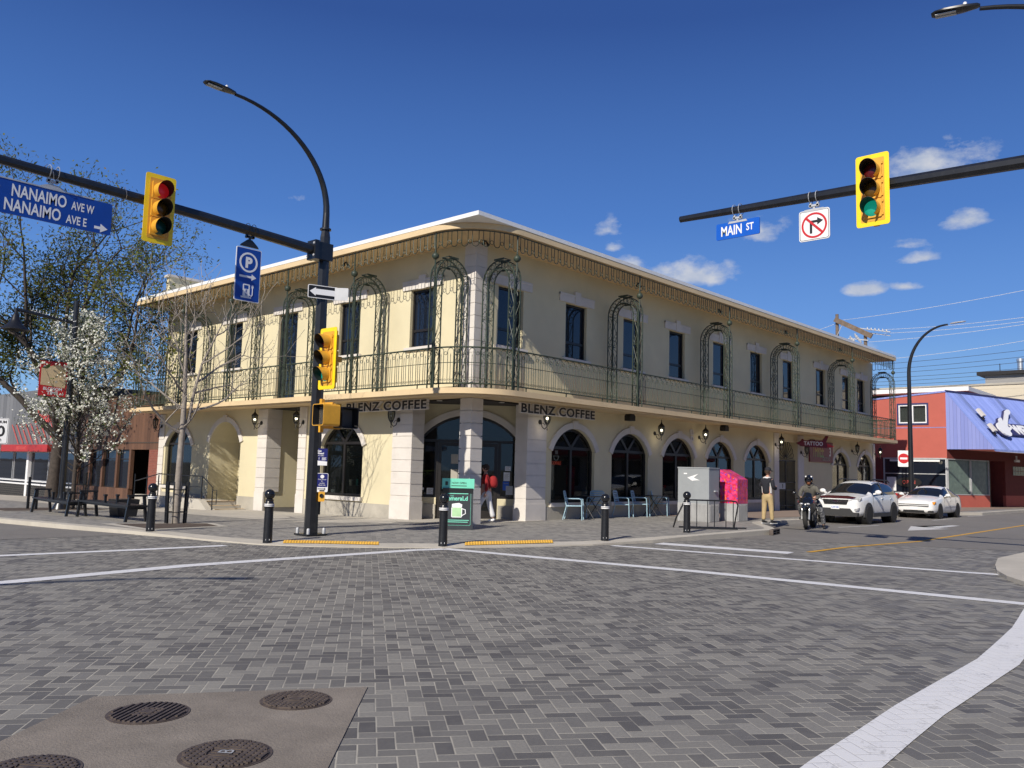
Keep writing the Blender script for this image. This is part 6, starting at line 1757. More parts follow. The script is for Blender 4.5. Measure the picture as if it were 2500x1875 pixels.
mb = MB(); mb.prism([[(a - .12, b + .03) for a, b in gt]], PS, .05, .135); mb.obj('guitar_shadow_board', 'navy', t)
for u, v in ((1.1, 2.3), (.9, 1.15)):
    t = thing('flood_light', 'small pale flood light on the lilac roof, %s one' % ('upper' if v > 2 else 'lower'), 'flood light', (KX, KY, .1))
    mb = MB(); mb.prism([rrect(u, v, u + .30, v + .55, .03)], PS, .12, .28); mb.obj('head', 'stone_trim', t); mb = MB(); mb.prism([rect(u + .15, v - .15, u + .2, v + .1)], PS, 0, .15); mb.obj('arm', 'frame_dark', t)
t = thing('security_camera', 'small white camera under the lilac roof eave', 'camera', (KX, KY, .1)); mb = MB(); mb.fbox(PF, 7.1, 7.5, 2.9, 3.05, .2, .36); mb.fbox(PF, 7.25, 7.35, 3.05, 3.3, .22, .28); mb.obj('body', 'white_paint', t)

# buildings behind
Pb = frame((0, 0, 0), (0, -1, 0), (-1, 0, 0))
t = thing('block_building', 'long cream concrete block wall building behind the red shop', 'building', (75, 24, 0))
mb = MB(); mb.fbox(Pb, -12, 24, -2, 9.35, -20, 0); mb.obj('wall', 'cream_block', t); mb = MB(); mb.fbox(Pb, -12.05, 24.05, 9.35, 9.5, -20, .08); mb.obj('parapet', 'plinth', t)
t = thing('grey_building', 'grey sided upper building with dark roof edge above the cream block wall', 'building', (100, 22.9, 0))
mb = MB(); mb.fbox(Pb, 0, 26, -2, 13.0, -12, 0); mb.fbox(Pb, -1.9, -.01, -2, 11.8, -10, -.5); mb.obj('wall', 'grey_siding', t); mb = MB(); mb.fbox(Pb, -.7, 26, 13.0, 13.35, -12, .5); mb.obj('roof_edge', 'frame_dark', t)
mb = MB(); mb.lathe([(.28, 0), (.28, 1.1), (.34, 1.1), (.34, 1.4)], Pb(3.1, 13.3, -1), n=12); mb.obj('flue', 'steel', t)
mb = MB(); mb.tube([Pb(1.2, 13.3, -1), Pb(1.2, 14.3, -1)], .04, 5); mb.obj('aerial', 'frame_dark', t)
t = thing('flat_roof_shed', 'low shed with white roof edge and blue sheet wall behind the red shop', 'building', (65, 15.9, 0))
mb = MB(); mb.fbox(Pb, -1.6, -.2, 0, 7.9, -6, 0); mb.obj('wall', 'blue_sheet_y', t); mb = MB(); mb.fbox(Pb, -16, -1.61, 0, 7.75, -6, -.5); mb.obj('shade_toned_wall', 'frame_dark', t); mb = MB(); mb.fbox(Pb, -16, .1, 7.95, 8.25, -7, .6); mb.obj('roof', 'roof_white', t)  # near-black wall colour stands in for the shade under the eave

# utility poles and wires behind the corner building
mat('pole_wood', (0.16, 0.12, 0.09), .9, var=.3, scale=3)
def pole_(name, label, x, y, h, extra=None):
    t = thing(name, label, 'utility pole', (x, y, 0)); mb = MB(); mb.lathe([(.17, -1), (.13, h)], n=10); mb.obj('post', 'pole_wood', t); return t
def ctr(x, y): return 0
U1 = pole_('utility_pole', 'weathered wooden utility pole carrying one end of the timber beam', 70.0, 27.0, 15.35)
U2 = pole_('utility_pole', 'wooden utility pole with insulators at the lower end of the beam', 70.0, 24.7, 13.5)
mb = MB(); mb.bar((-.25, .1, 14.9), (-.25, -2.9, 13.2), .16, .40); mb.obj('beam', 'pole_wood', U1)
mb = MB(); mb.tube([(-.3, -.6, 14.5), (-.2, 0, 13.4)], .03, 5); mb.obj('brace', 'galv', U1)
for k in range(7):
    mb = MB(); mb.lathe([(.03, 0), (.09, .05), (.05, .1), (.09, .15), (.05, .2), (.09, .25), (.02, .4)], (-.3, .25 + .13 * k, 12.7 + .16 * (k % 4)), n=8, axis=(.1, .3, 1)); mb.obj('insulator', 'galv', U2)
mb = MB(); mb.bar((-.2, 1.3, 13.2), (-.2, -.3, 12.9), .08); mb.bar((-.2, 1.3, 12.2), (-.2, -.2, 12.0), .08); mb.bar((-.1, .5, 14.0), (-.1, -2.0, 13.45), .07); mb.bar((.2, .3, 13.7), (.2, -1.9, 13.2), .07)
for k in range(6): mb.lathe([(.03, 0), (.08, .1), (.03, .25)], (-.1, -.2 - .3 * k, 13.75 - .06 * k), n=6)
mb.obj('cross_arm', 'galv', U2)
wires = [((70, 27, 14.8), (70, 9, 16.2)), ((70, 27, 14.6), (70, 36, 13.0)), ((70, 23.2, 13.7), (70, 9, 14.0)), ((70, 23.2, 13.4), (70, 9, 13.7)), ((70, 24.6, 12.8), (70, 9, 13.6)), ((70, 23, 11.3), (70, 9, 12.6)),
         ((70, 30, 10.9), (70, 9, 11.6)), ((70, 30, 10.5), (70, 9, 11.1)), ((70, 30, 10.2), (70, 9, 10.7)), ((70, 30, 9.9), (70, 9, 10.2)), ((70, 30, 9.6), (70, 9, 9.9)), ((70, 30, 9.35), (70, 9, 9.55))]
WN = ['thin wire from the timber beam up to the upper right', 'short wire running from the pole down to the left behind the roof', 'upper of the two pale wires from the insulators', 'lower of the two pale wires from the insulators', 'wire leaving the lower pole just under the insulators', 'faint wire rising to the right below the lamp head',
      'topmost of the six level wires at the far right', 'second of the six level wires from the top', 'third of the six level wires from the top', 'fourth of the six level wires from the top', 'fifth of the six level wires, in front of the hill', 'lowest of the six level wires, across the hill']
for (a, b), lb in zip(wires, WN):
    a = Vector(a); b = Vector(b); mb = MB()
    mb.tube([a.lerp(b, k / 12) - Vector((0, 0, .25 * 4 * (k / 12) * (1 - k / 12))) for k in range(13)], .018, 4)
    tag(mb.obj('overhead_wire', 'frame_dark' if 'level' in lb else 'galv'), lb, 'wire', 'overhead wires at the right')

# hills
mat('hill_forest_haze', (0.060, 0.078, 0.088), .95, var=.35, scale=.006, dirt=((0.17, 0.15, 0.125), .012, .6))  # forest tone with bluish distance haze put into the colour
mb = MB(); nx, ny = 90, 22; rr = random.Random(3)
def hz(x, y):
    return 40 * sin(x * .0016 + 1) + 26 * sin(x * .004 + .7) + 12 * sin(x * .011) + 9 * sin(y * .02)
vs = []
for j in range(ny):
    for i in range(nx):
        a = -.35 + 1.9 * i / (nx - 1); r = 1500 + 1600 * j / (ny - 1)
        s = sin(pi * .5 * min(1, j / (ny * .7)))
        top = (.050 + .012 * sin(a * 9) + .006 * sin(a * 23 + 1) - .03 * max(0, a - .75)) * 2600
        vs.append((r * cos(a), r * sin(a), -20 + (top) * s + (rr.uniform(-5, 5) + 5 * sin(i * 1.7 + j)) * (j > 0)))
mb.add(vs, [(j * nx + i, j * nx + i + 1, (j + 1) * nx + i + 1, (j + 1) * nx + i) for j in range(ny - 1) for i in range(nx - 1)])
struct(mb.obj('hills', 'hill_forest_haze', smooth=60))


# ------------------------------------------------------------------ trees
def grow(mb, p, d, L, r, depth, tips, R, spread=.55, up=.25, segs=5, nk=(2, 3), taper=.62, wob=.18, sides=6, minr=.006, side_twigs=0):
    pts = [Vector(p)]; rs = [r]; d = Vector(d).normalized()
    for i in range(segs):
        d = (d + Vector((R.uniform(-1, 1), R.uniform(-1, 1), R.uniform(-.6, 1))) * wob + Vector((0, 0, up * .15))).normalized()
        pts.append(pts[-1] + d * L / segs); rs.append(max(minr, r * (1 - (1 - taper) * (i + 1) / segs)))
    mb.tube(pts, rs, sides)
    if depth == 0:
        tips.append((pts[-1], d)); tips.append((pts[-2], d)); tips.append((pts[len(pts) // 2], d)); return
    n = R.randint(*nk)
    for k in range(n + side_twigs):
        t = 1.0 if k < n else R.uniform(.35, .9)
        i = min(segs, max(1, int(round(t * segs)))); q = pts[i]
        a = 2 * pi * (k + R.uniform(0, .6)) / max(1, n); s = d.orthogonal().normalized(); u = d.cross(s)
        nd = (d * (1 - spread * .5) + (s * cos(a) + u * sin(a)) * spread * R.uniform(.7, 1.3) + Vector((0, 0, up * .5))).normalized()
        grow(mb, q, nd, L * R.uniform(.62, .86) * (.75 if k >= n else 1), rs[i] * (.78 if k < n else .55), depth - 1, tips, R, spread, up, max(3, segs - 1), nk, taper, wob, max(3, sides - 1), minr, side_twigs)


def leaves(mb, tips, R, n, size, rad, m=0):
    for p, d in tips:
        for k in range(n):
            c = p + Vector((R.gauss(0, 1), R.gauss(0, 1), R.gauss(0, 1))) * rad * .55
            a = Vector((R.uniform(-1, 1), R.uniform(-1, 1), R.uniform(-1, 1))).normalized(); b = a.orthogonal().normalized()
            s = size * R.uniform(.6, 1.3)
            mb.add([c - a * s, c + b * s * .45, c + a * s, c - b * s * .45], [(0, 1, 2, 3)], m)


R = random.Random(11)
TX, TY = 15.1, 42.3
t = thing('tree', 'large spreading street tree with thin yellow green spring leaves behind the blossom tree', 'tree', (TX, TY, e(TY)))
tr = MB(); tips = []
tr.tube([(0, 0, -.1), (.02, 0, .35), (.05, -.02, 1.4), (.1, -.05, 2.7), (.1, -.1, 3.4)], [.44, .33, .27, .26, .25], 10)
for d, L, r in (((-.75, .15, .75), 3.9, .17), ((-.15, -.35, 1), 4.3, .19), ((.55, -.45, .95), 4.0, .16), ((.1, .8, .9), 3.8, .15), ((-.55, -.7, .85), 3.8, .15), ((.75, .3, .8), 3.4, .13), ((-.3, .3, 1.2), 4.6, .16)):
    grow(tr, (.08, -.06, R.uniform(2.6, 3.4)), d, L, r, 4, tips, R, .62, .22, 5, (2, 2), .66, .16, 7, .012, 1)
tr.obj('trunk', 'bark_dark', t, smooth=60)
lv = MB(); leaves(lv, tips, R, 15, .10, .62); lv.obj('crown', 'leaf_spring', t)
lb = MB(); leaves(lb, tips[::2], R, 5, .085, .6); lb.obj('crown_buds', 'leaf_bronze', t)
print('tree tips', len(tips), 'leaf faces', len(lv.f))

# flowering pear
R = random.Random(5)
t = thing('blossom_tree', 'young tree covered in white blossom in front of the brown building', 'tree', (12.0, 31.6, e(31.6) + .07))
tr = MB(); tips = []
tr.tube([(0, 0, -.1), (0, .02, 1.2), (.02, 0, 3.0), (.0, .03, 5.0), (-.02, 0, 6.7)], [.085, .075, .055, .03, .01], 8)
for k in range(62):
    z = 1.25 + 5.0 * (k / 61) ** 1.1; a = k * 2.4 + R.uniform(-.4, .4)
    Ln = (2.0 if z < 3.3 else 2.0 * (1 - (z - 3.3) / 3.9)) * R.uniform(.62, 1.12) + .18
    grow(tr, (0, 0, z), (cos(a), sin(a), .55 + .12 * z), Ln * .62, .024, 2, tips, R, .5, .3, 4, (2, 2), .6, .2, 4, .004, 1)
tr.obj('trunk', 'bark_dark', t, smooth=60)
fl = MB()
for p, d in tips:
    if R.random() < .15: continue
    for k in range(R.randint(3, 6)):
        c = p + Vector((R.gauss(0, .09), R.gauss(0, .09), R.gauss(0, .08))); r = R.uniform(.026, .052)
        nv = Vector((R.uniform(-1, 1), R.uniform(-1, 1), R.uniform(.0, 1))).normalized(); s = nv.orthogonal().normalized(); u = nv.cross(s)
        ring = [c + (s * cos(i * 1.2566) + u * sin(i * 1.2566)) * r for i in range(5)]; fl.add(ring + [c + nv * r * .6], [(i, (i + 1) % 5, 5) for i in range(5)])
fl.obj('blossom', 'blossom', t)
lv = MB(); leaves(lv, tips, R, 3, .05, .17); lv.obj('leaves', 'leaf_green', t)
print('pear', len(tips), len(fl.f))

# bare young tree by the kerb
R = random.Random(21)
BX, BY = 10.57, 21.13
t = thing('bare_tree', 'bare young tree with forked grey trunk in the kerbside tree pit', 'tree', (BX, BY, gz(BX, BY)))
tr = MB(); tips = []
tr.tube([(0, 0, -.1), (0, 0, 1.0), (.02, .0, 2.3), (.03, 0, 3.2), (.0, .03, 4.4), (-.05, .05, 5.4), (-.1, .0, 6.1)], [.10, .082, .075, .06, .044, .028, .010], 8)
tr.tube([(.02, 0, 2.35), (.17, -.02, 2.75), (.26, -.02, 3.4), (.42, -.05, 4.2), (.75, -.1, 5.0), (1.05, -.2, 5.8)], [.045, .042, .038, .03, .02, .007], 7)
BR = [((.0, 0, 2.35), (-1, .1, .42), 1.5, .032), ((.2, 0, 2.9), (1, -.3, .65), 1.5, .026), ((0, 0, 3.0), (-.6, .8, .6), 1.2, .022), ((.26, 0, 3.4), (.9, .5, .5), 1.5, .024), ((.03, 0, 3.4), (-1, -.4, .45), 1.4, .024),
      ((.3, 0, 3.7), (1, -.1, .42), 1.6, .024), ((0, .02, 3.9), (-.7, .3, .9), 1.2, .02), ((.4, -.05, 4.2), (.8, -.6, .6), 1.3, .02), ((0, .03, 4.4), (-.9, .1, .5), 1.3, .018), ((.1, .03, 4.5), (.5, .6, .8), 1.1, .017),
      ((-.04, .05, 5.2), (-.7, -.2, .8), .9, .014), ((.75, -.1, 5.0), (.9, .1, .6), 1.1, .015), ((-.02, .04, 4.9), (.3, -.5, 1), .9, .014), ((.6, -.08, 4.7), (.2, .3, 1), 1.0, .014), ((.02, 0, 2.5), (.2, -1, .5), 1.2, .022)]
for p, d, L, r in BR: grow(tr, p, d, L, r * 1.35, 2, tips, R, .62, .22, 6, (2, 2), .5, .24, 5, .0065, 2)
tr.obj('trunk', 'bark_grey', t, smooth=60)
lv = MB(); leaves(lv, tips, R, 1, .022, .05); lv.obj('buds', 'leaf_bronze', t)

# ------------------------------------------------------------------ opposite sides of the two streets (mirrored in the windows)
brick_mat('tan_brick', (0.33, 0.22, 0.13), (0.27, 0.18, 0.11), (0.25, 0.22, 0.18))
def opposite(label, loc, rz, W, H, m, roof, n):
    t = thing('shop_building', label, 'building', loc, rz)
    P = frame((0, 0, 0), (1, 0, 0), (0, 1, 0)); bw = W / n
    mb = MB(); mb.prism([rect(0, -.6, W, H)] + [rect(bw * i + .6, .5, bw * (i + 1) - .6, 2.9) for i in range(n)] + [rect(bw * i + 1.2, 4.2, bw * (i + 1) - 1.2, 5.6) for i in range(n)], P, -.25, 0)
    mb.box((0, -14, -.6), (W, -13.8, H)); mb.box((0, -13.8, -.6), (.2, -.25, H)); mb.box((W - .2, -13.8, -.6), (W, -.25, H)); mb.obj('wall', m, t)
    mb = MB(); mb.fbox(P, -.2, W + .2, H, H + .4, -14, .3); mb.obj('roof', roof, t)
    mb = MB(); mb.prism([[(0, 3.1), (W, 3.1), (W, 3.5), (0, 3.5)]], P, 0, 1.3); mb.obj('canopy', roof, t)
    for i in range(n):
        for q in ((bw * i + .6, .5, bw * (i + 1) - .6, 2.9), (bw * i + 1.2, 4.2, bw * (i + 1) - 1.2, 5.6)):
            mb = MB(); mb.fbox(P, q[0], q[2], q[1], q[3], -.2, -.15); mb.obj('window', 'glass_up', t)
opposite('tan brick shop row across the long street, behind the viewer', (-2, -12, 0), 0, 40, 7.4, 'tan_brick', 'fascia', 8)
opposite('cream block shop row across the long street, farther along', (40, -12.5, 0), 0, 44, 6.6, 'plinth', 'canopy_red', 8)
opposite('red brick shop row across the side street', (-14, 66, -.5), -pi / 2, 44, 7.0, 'red_brick', 'frame_dark', 8)
opposite('tan brick corner shop across the junction, behind the viewer', (-16, 4, 0), -pi / 2, 16, 6.5, 'tan_brick', 'roof_white', 3)

# ------------------------------------------------------------------ vehicles
mat('car_white', (0.80, 0.80, 0.79), .25, var=.01, coat=.6); mat('tyre', (0.022, 0.021, 0.020), .85, var=.2, scale=8); mat('alloy', (0.10, 0.10, 0.105), .35, metal=.7); mat('bronze_alloy', (0.10, 0.085, 0.05), .4, metal=.6)
mat('trim_grey', (0.035, 0.035, 0.037), .6); mat('lamp_clear', (0.55, 0.56, 0.58), .12, metal=.35, var=.3, scale=14); mat('lamp_amber', (0.75, 0.30, 0.03), .2); mat('chrome', (0.6, 0.6, 0.62), .15, metal=1); mat('dark_maroon', (0.06, 0.014, 0.014), .2)
glass('car_glass', (0.010, 0.012, 0.016), 0.0)


def subsurf(vs, fs, mi, lv=2):
    me = bpy.data.meshes.new('hull'); me.from_pydata(vs, [], fs)
    for k in range(max(mi) + 1): me.materials.append(None)
    me.polygons.foreach_set('material_index', mi)
    o = bpy.data.objects.new('hull', me); COL.objects.link(o)
    md = o.modifiers.new('s', 'SUBSURF'); md.levels = lv; md.render_levels = lv
    dg = bpy.context.evaluated_depsgraph_get(); ev = o.evaluated_get(dg).to_mesh()
    V = [tuple(v.co) for v in ev.vertices]; out = {}
    for p in ev.polygons: out.setdefault(p.material_index, []).append(tuple(p.vertices))
    o.evaluated_get(dg).to_mesh_clear(); bpy.data.objects.remove(o); bpy.data.meshes.remove(me)
    return V, out


def submesh(V, F):
    used = sorted({i for f in F for i in f}); mp = {k: i for i, k in enumerate(used)}
    mb = MB(); mb.add([V[i] for i in used], [tuple(mp[i] for i in f) for f in F]); return mb


def wheel(parent, x, y, r, w, side, alloy, spokes=5, steer=0.0):
    o = bpy.data.objects.new('wheel', None); COL.objects.link(o); o.parent = parent; o.location = (x, y, r); o.rotation_euler = (0, 0, steer)
    mb = MB(); mb.lathe([(r * .62, -w / 2), (r * .90, -w / 2), (r * .985, -w * .36), (r, -w * .2), (r, w * .2), (r * .985, w * .36), (r * .90, w / 2), (r * .62, w / 2)], n=32, axis=(0, 1, 0)); mb.obj('tyre', 'tyre', o, smooth=35)
    mb = MB(); q = side * w * .42
    mb.lathe([(r * .60, q - side * .10), (r * .65, q), (r * .60, q + side * .012), (r * .57, q - side * .01)], n=32, axis=(0, 1, 0)); mb.lathe([(r * .13, q - side * .06), (r * .13, q), (r * .05, q + side * .01)], n=16, axis=(0, 1, 0))
    for k in range(spokes):
        a = 2 * pi * k / spokes + .3
        for da in (-.16, .16):
            mb.bar((r * .10 * cos(a), q - side * .02, r * .10 * sin(a)), (r * .60 * cos(a + da), q - side * .005, r * .60 * sin(a + da)), .045, .03, up=(0, 1, 0))
    mb.obj('rim', alloy, o, smooth=30)
    mb = MB(); mb.lathe([(r * .58, q - side * .11), (r * .58, q - side * .09)], n=24, axis=(0, 1, 0)); mb.obj('brake_disc', 'trim_grey', o)
    return o


def car_body(parent, st, cabin, levels=2):
    """st: list of (x, zb, zs, zbelt, wm, wb, wr, zr); front to rear. cabin: index of cowl, roof front, last roof, tail"""
    cols = []
    for x, zb, zs, zl, wm, wb, wr, zr in st:
        half = [(0, zb), (wm * .8, zb), (wm * .99, zb + .10), (wm, zs), (wb, zl), (wr + (wb - wr) * .42, zl + (zr - zl) * .58), (wr, zr - .055), (wr * .62, zr - .008), (0, zr + .012)]
        full = [(-y, z) for y, z in half[1:-1]][::-1]
        cols.append([(x, y, z) for y, z in half] + [(x, y, z) for y, z in full])
    m = len(cols[0]); vs = [p for c in cols for p in c]; fs = []; mi = []
    i0, i1, i2, i3 = cabin
    for i in range(len(st) - 1):
        for k in range(m):
            fs.append((i * m + k, i * m + (k + 1) % m, (i + 1) * m + (k + 1) % m, (i + 1) * m + k))
            kk = k if k < 8 else m - 1 - k
            mat_ = 0
            if i0 <= i < i1 and kk in (6, 7): mat_ = 1
            elif i2 <= i < i3 and kk in (6, 7): mat_ = 2
            elif i0 + 1 <= i < i3 and kk in (4, 5): mat_ = 3
            mi.append(mat_)
    fs.append(tuple(range(m))[::-1]); mi.append(0); fs.append(tuple((len(st) - 1) * m + k for k in range(m))); mi.append(0)
    V, out = subsurf(vs, fs, mi, levels)
    b = submesh(V, out[0]).obj('body', 'car_white', parent, smooth=60)
    for k, nm in ((1, 'windscreen'), (2, 'rear_window'), (3, 'side_window')):
        if k in out:
            F = out[k]
            if k == 3:
                for sg in (-1, 1): submesh(V, [f for f in F if sg * sum(V[i][1] for i in f) > 0]).obj(nm, 'car_glass', parent, smooth=60)
            else: submesh(V, F).obj(nm, 'car_glass', parent, smooth=60)
    return b


def arch_ring(mb, x, y, r, side, w=.05, t=.012):
    n = 20; a0, a1 = radians(-12), radians(192)
    o = [(x + (r + w) * cos(a0 + (a1 - a0) * i / n), (r - .03) + (r + w) * sin(a0 + (a1 - a0) * i / n)) for i in range(n + 1)]
    q = [(x + (r - .12) * cos(a0 + (a1 - a0) * i / n), (r - .03) + (r - .12) * sin(a0 + (a1 - a0) * i / n)) for i in range(n + 1)]
    mb.prism([o + q[::-1]], lambda u, v, d: (u, y + side * d, v), -.06, t)


# --- white crossover, nose towards -x of the street (local +x = forward)
SUV = thing('parked_car', 'white crossover with black cladding, maroon bonnet deflector and roof rails', 'car', (33.05, 12.05, .005), pi)
st = [(2.20, .36, .52, .74, .52, .52, .44, .80), (2.14, .30, .52, .80, .72, .70, .60, .90), (1.98, .26, .56, .90, .83, .80, .68, .97), (1.5, .24, .6, .98, .885, .855, .72, 1.05), (1.05, .24, .64, 1.03, .89, .865, .74, 1.10),
      (.92, .24, .64, 1.04, .89, .865, .72, 1.16), (.22, .24, .64, 1.06, .89, .865, .62, 1.53), (-.25, .24, .64, 1.07, .89, .865, .61, 1.575), (-.85, .24, .64, 1.08, .89, .86, .61, 1.57), (-1.45, .24, .64, 1.10, .89, .85, .60, 1.53), (-1.78, .25, .64, 1.12, .88, .83, .58, 1.47),
      (-2.08, .28, .64, 1.06, .84, .80, .60, 1.16), (-2.18, .32, .6, .95, .78, .74, .6, 1.02), (-2.22, .4, .6, .85, .6, .6, .5, .9)]
car_body(SUV, st, (4, 6, 10, 11))
F = frame((0, 0, 0), (0, 1, 0), (1, 0, 0))
mb = MB(); mb.prism([[(-.78, .30), (.78, .30), (.80, .42), (.62, .44), (.52, .57), (-.52, .57), (-.62, .44), (-.80, .42)]], F, 2.05, 2.215); mb.obj('lower_bumper', 'trim_grey', SUV)
mb = MB(); mb.prism([[(-.40, .70), (.40, .70), (.46, .85), (.44, .88), (-.44, .88), (-.46, .85)]], F, 2.08, 2.205); g_ = mb.obj('grille', 'black_plastic', SUV)
mb = MB(); mb.tube([F(-.44, .80, 2.21), F(-.1, .80, 2.22), F(0, .765, 2.225), F(.1, .80, 2.22), F(.44, .80, 2.21)], .010, 5); mb.prism([[(.10 * cos(2 * pi * i / 18), .81 + .05 * sin(2 * pi * i / 18)) for i in range(18)]], F, 2.20, 2.222); mb.obj('badge', 'chrome', g_)
mb = MB(); mb.prism([[(-.62, .905), (0, .90), (.62, .905), (.70, .95), (.4, 1.0), (-.4, 1.0), (-.70, .95)]], lambda u, v, d: (2.10 - .12 * abs(u) ** 2 + d - (v - .9) * .55, u, v + .02), .0, .03); mb.obj('bonnet_deflector', 'dark_maroon', SUV)
for s in (-1, 1):
    mb = MB(); pts = [(.47, .76), (.62, .74), (.80, .84), (.84, .95), (.60, .91), (.48, .86)]
    mb.prism([[(s * u, v) for u, v in pts]], lambda u, v, d: (2.20 - .55 * max(0, abs(u) - .40) + d, u * (1 - .0 * d), v), -.10, .01); mb.obj('headlight', 'lamp_clear', SUV)
    mb = MB(); mb.prism([[(s * .60, .50), (s * .80, .52), (s * .80, .60), (s * .68, .56)]], F, 1.99, 2.15); mb.lathe([(.045, 2.1), (.05, 2.16)], (0, s * .72, .53), n=12, axis=(1, 0, 0)); mb.obj('fog_lamp', 'lamp_clear', SUV)
    for x in (1.30, -1.33):
        mb = MB(); arch_ring(mb, x, s * .875, .385, s); mb.obj('arch_cladding', 'trim_grey', SUV)
        wheel(SUV, x, s * .79, .345, .225, s, 'alloy', 5)
        mb = MB(); mb.prism([circle(x, .36, .37, 24)], lambda u, v, d: (u, s * d, v), .50, .884); mb.obj('wheel_well_dark', 'black_plastic', SUV)  # solid black disc stands in for the shaded hollow round the wheel
    mb = MB(); mb.box((-.95, s * .80, .26), (.92, s * .905, .40)); mb.obj('sill_cladding', 'trim_grey', SUV)
    mb = MB(); mb.ball((.78, s * 1.03, 1.16), .12, 14, sq=(.55, 1.0, .70)); mb.bar((.80, s * .86, 1.09), (.78, s * .98, 1.12), .05); mb.obj('mirror', 'car_white', SUV, smooth=60)
    mb = MB(); mb.tube([(.30, s * .60, 1.56), (.05, s * .60, 1.63), (-1.5, s * .585, 1.60), (-1.75, s * .58, 1.51)], .020, 6); mb.obj('roof_rail', 'black_plastic', SUV)
    mb = MB()
    for x in (-.02, -.98): mb.bar((x, s * .882, .93), (x - .17, s * .882, .95), .025, .03)
    mb.obj('door_handle', 'car_white', SUV)
    mb = MB()
    for x in (.85, -.12, -1.0): mb.bar((x, s * .893, .42), (x, s * .868, 1.03), .008, .006)
    mb.obj('door_seam', 'trim_grey', SUV)
    mb = MB(); mb.bar((-.22, s * .875, 1.07), (-.36, s * .625, 1.55), .07, .02, up=(0, s, 0)); mb.obj('door_pillar', 'black_plastic', SUV)
    mb = MB(); mb.prism([[(s * .55, .95), (s * .78, .98), (s * .80, 1.12), (s * .62, 1.10)]], F, -2.22, -2.02); mb.obj('tail_light', 'sign_red', SUV)
mb = MB(); mb.prism([rrect(-.155, .535, .155, .685, .01)], F, 2.21, 2.232); o = mb.obj('number_plate', 'sign_white', SUV)
mb = MB(); mb.text('CA9 HB1', lambda u, z, d: F(u, z, d), .085, 0, .575, 'CENTER', .001, 2.233, bold=.002, fit=.27); mb.obj('plate_lettering', 'sign_blue_bright', o)

SED = thing('parked_car', 'white saloon car with bronze wheels parked behind the white crossover', 'car', (41.75, 12.0, .005), pi)
st = [(2.28, .30, .45, .62, .55, .55, .45, .68), (2.2, .24, .45, .68, .74, .72, .6, .76), (2.0, .20, .5, .76, .83, .80, .68, .84), (1.5, .18, .52, .84, .865, .83, .72, .93), (.98, .18, .54, .90, .865, .845, .74, .985),
      (.85, .18, .54, .91, .865, .845, .70, 1.04), (.18, .18, .54, .93, .865, .845, .58, 1.37), (-.3, .18, .54, .94, .865, .845, .57, 1.42), (-.85, .18, .54, .95, .865, .84, .56, 1.39), (-1.15, .18, .54, .96, .865, .83, .56, 1.31),
      (-1.62, .18, .54, .97, .86, .82, .62, 1.05), (-2.05, .22, .54, .95, .82, .78, .64, 1.02), (-2.25, .28, .5, .85, .74, .7, .6, .93), (-2.3, .36, .5, .75, .6, .6, .5, .8)]
car_body(SED, st, (4, 6, 9, 10))
mb = MB(); mb.prism([[(-.60, .52), (.60, .52), (.62, .62), (-.62, .62)]], F, 2.10, 2.285); mb.obj('grille', 'trim_grey', SED)
mb = MB(); mb.prism([rect(-.62, .555, .62, .585)], F, 2.12, 2.295); mb.obj('grille_bar', 'car_white', SED)
mb = MB(); mb.prism([[(-.45, .25), (.45, .25), (.42, .36), (-.42, .36)]], F, 2.10, 2.275); mb.obj('lower_grille', 'black_plastic', SED)
for s in (-1, 1):
    mb = MB(); mb.prism([[(s * u, v) for u, v in ((.46, .58), (.78, .60), (.84, .74), (.66, .72), (.50, .66))]], lambda u, v, d: (2.26 - .5 * max(0, abs(u) - .42) + d, u, v), -.10, .01); mb.obj('headlight', 'lamp_clear', SED)
    mb = MB(); mb.prism([[(s * u, v) for u, v in ((.70, .60), (.80, .62), (.85, .74), (.73, .72))]], lambda u, v, d: (2.26 - .5 * max(0, abs(u) - .42) + d, u, v), -.06, .018); mb.obj('indicator', 'lamp_amber', SED)
    mb = MB(); mb.prism([rect(s * .56, .27, s * .76, .35)], F, 2.05, 2.23); mb.obj('bumper_vent', 'black_plastic', SED)
    for x in (1.40, -1.25):
        wheel(SED, x, s * .765, .315, .20, s, 'bronze_alloy', 7)
        mb = MB(); mb.prism([circle(x, .33, .345, 24)], lambda u, v, d: (u, s * d, v), .48, .862); mb.obj('wheel_well_dark', 'black_plastic', SED)  # black disc again in place of the shaded wheel hollow
    mb = MB(); mb.ball((.72, s * .98, 1.02), .11, 14, sq=(.6, 1.0, .62)); mb.bar((.74, s * .84, .96), (.72, s * .93, .99), .04); mb.obj('mirror', 'car_white', SED, smooth=60)
    mb = MB()
    for x in (-.08, -.98): mb.bar((x, s * .858, .80), (x - .16, s * .856, .81), .022, .028)
    mb.obj('door_handle', 'car_white', SED)
    mb = MB(); mb.bar((.78, s * .872, .50), (-.9, s * .872, .52), .012, .02); mb.obj('side_strip', 'galv', SED)
    mb = MB()
    for x in (.80, -.15, -.98): mb.bar((x, s * .869, .28), (x, s * .847, .90), .008, .006)
    mb.obj('door_seam', 'trim_grey', SED)
    mb = MB(); mb.bar((-.20, s * .855, .94), (-.32, s * .59, 1.38), .07, .02, up=(0, s, 0)); mb.obj('door_pillar', 'car_white', SED)
mb = MB(); mb.prism([rrect(-.155, .37, .155, .50, .01)], F, 2.27, 2.29); mb.obj('number_plate', 'sign_white', SED)

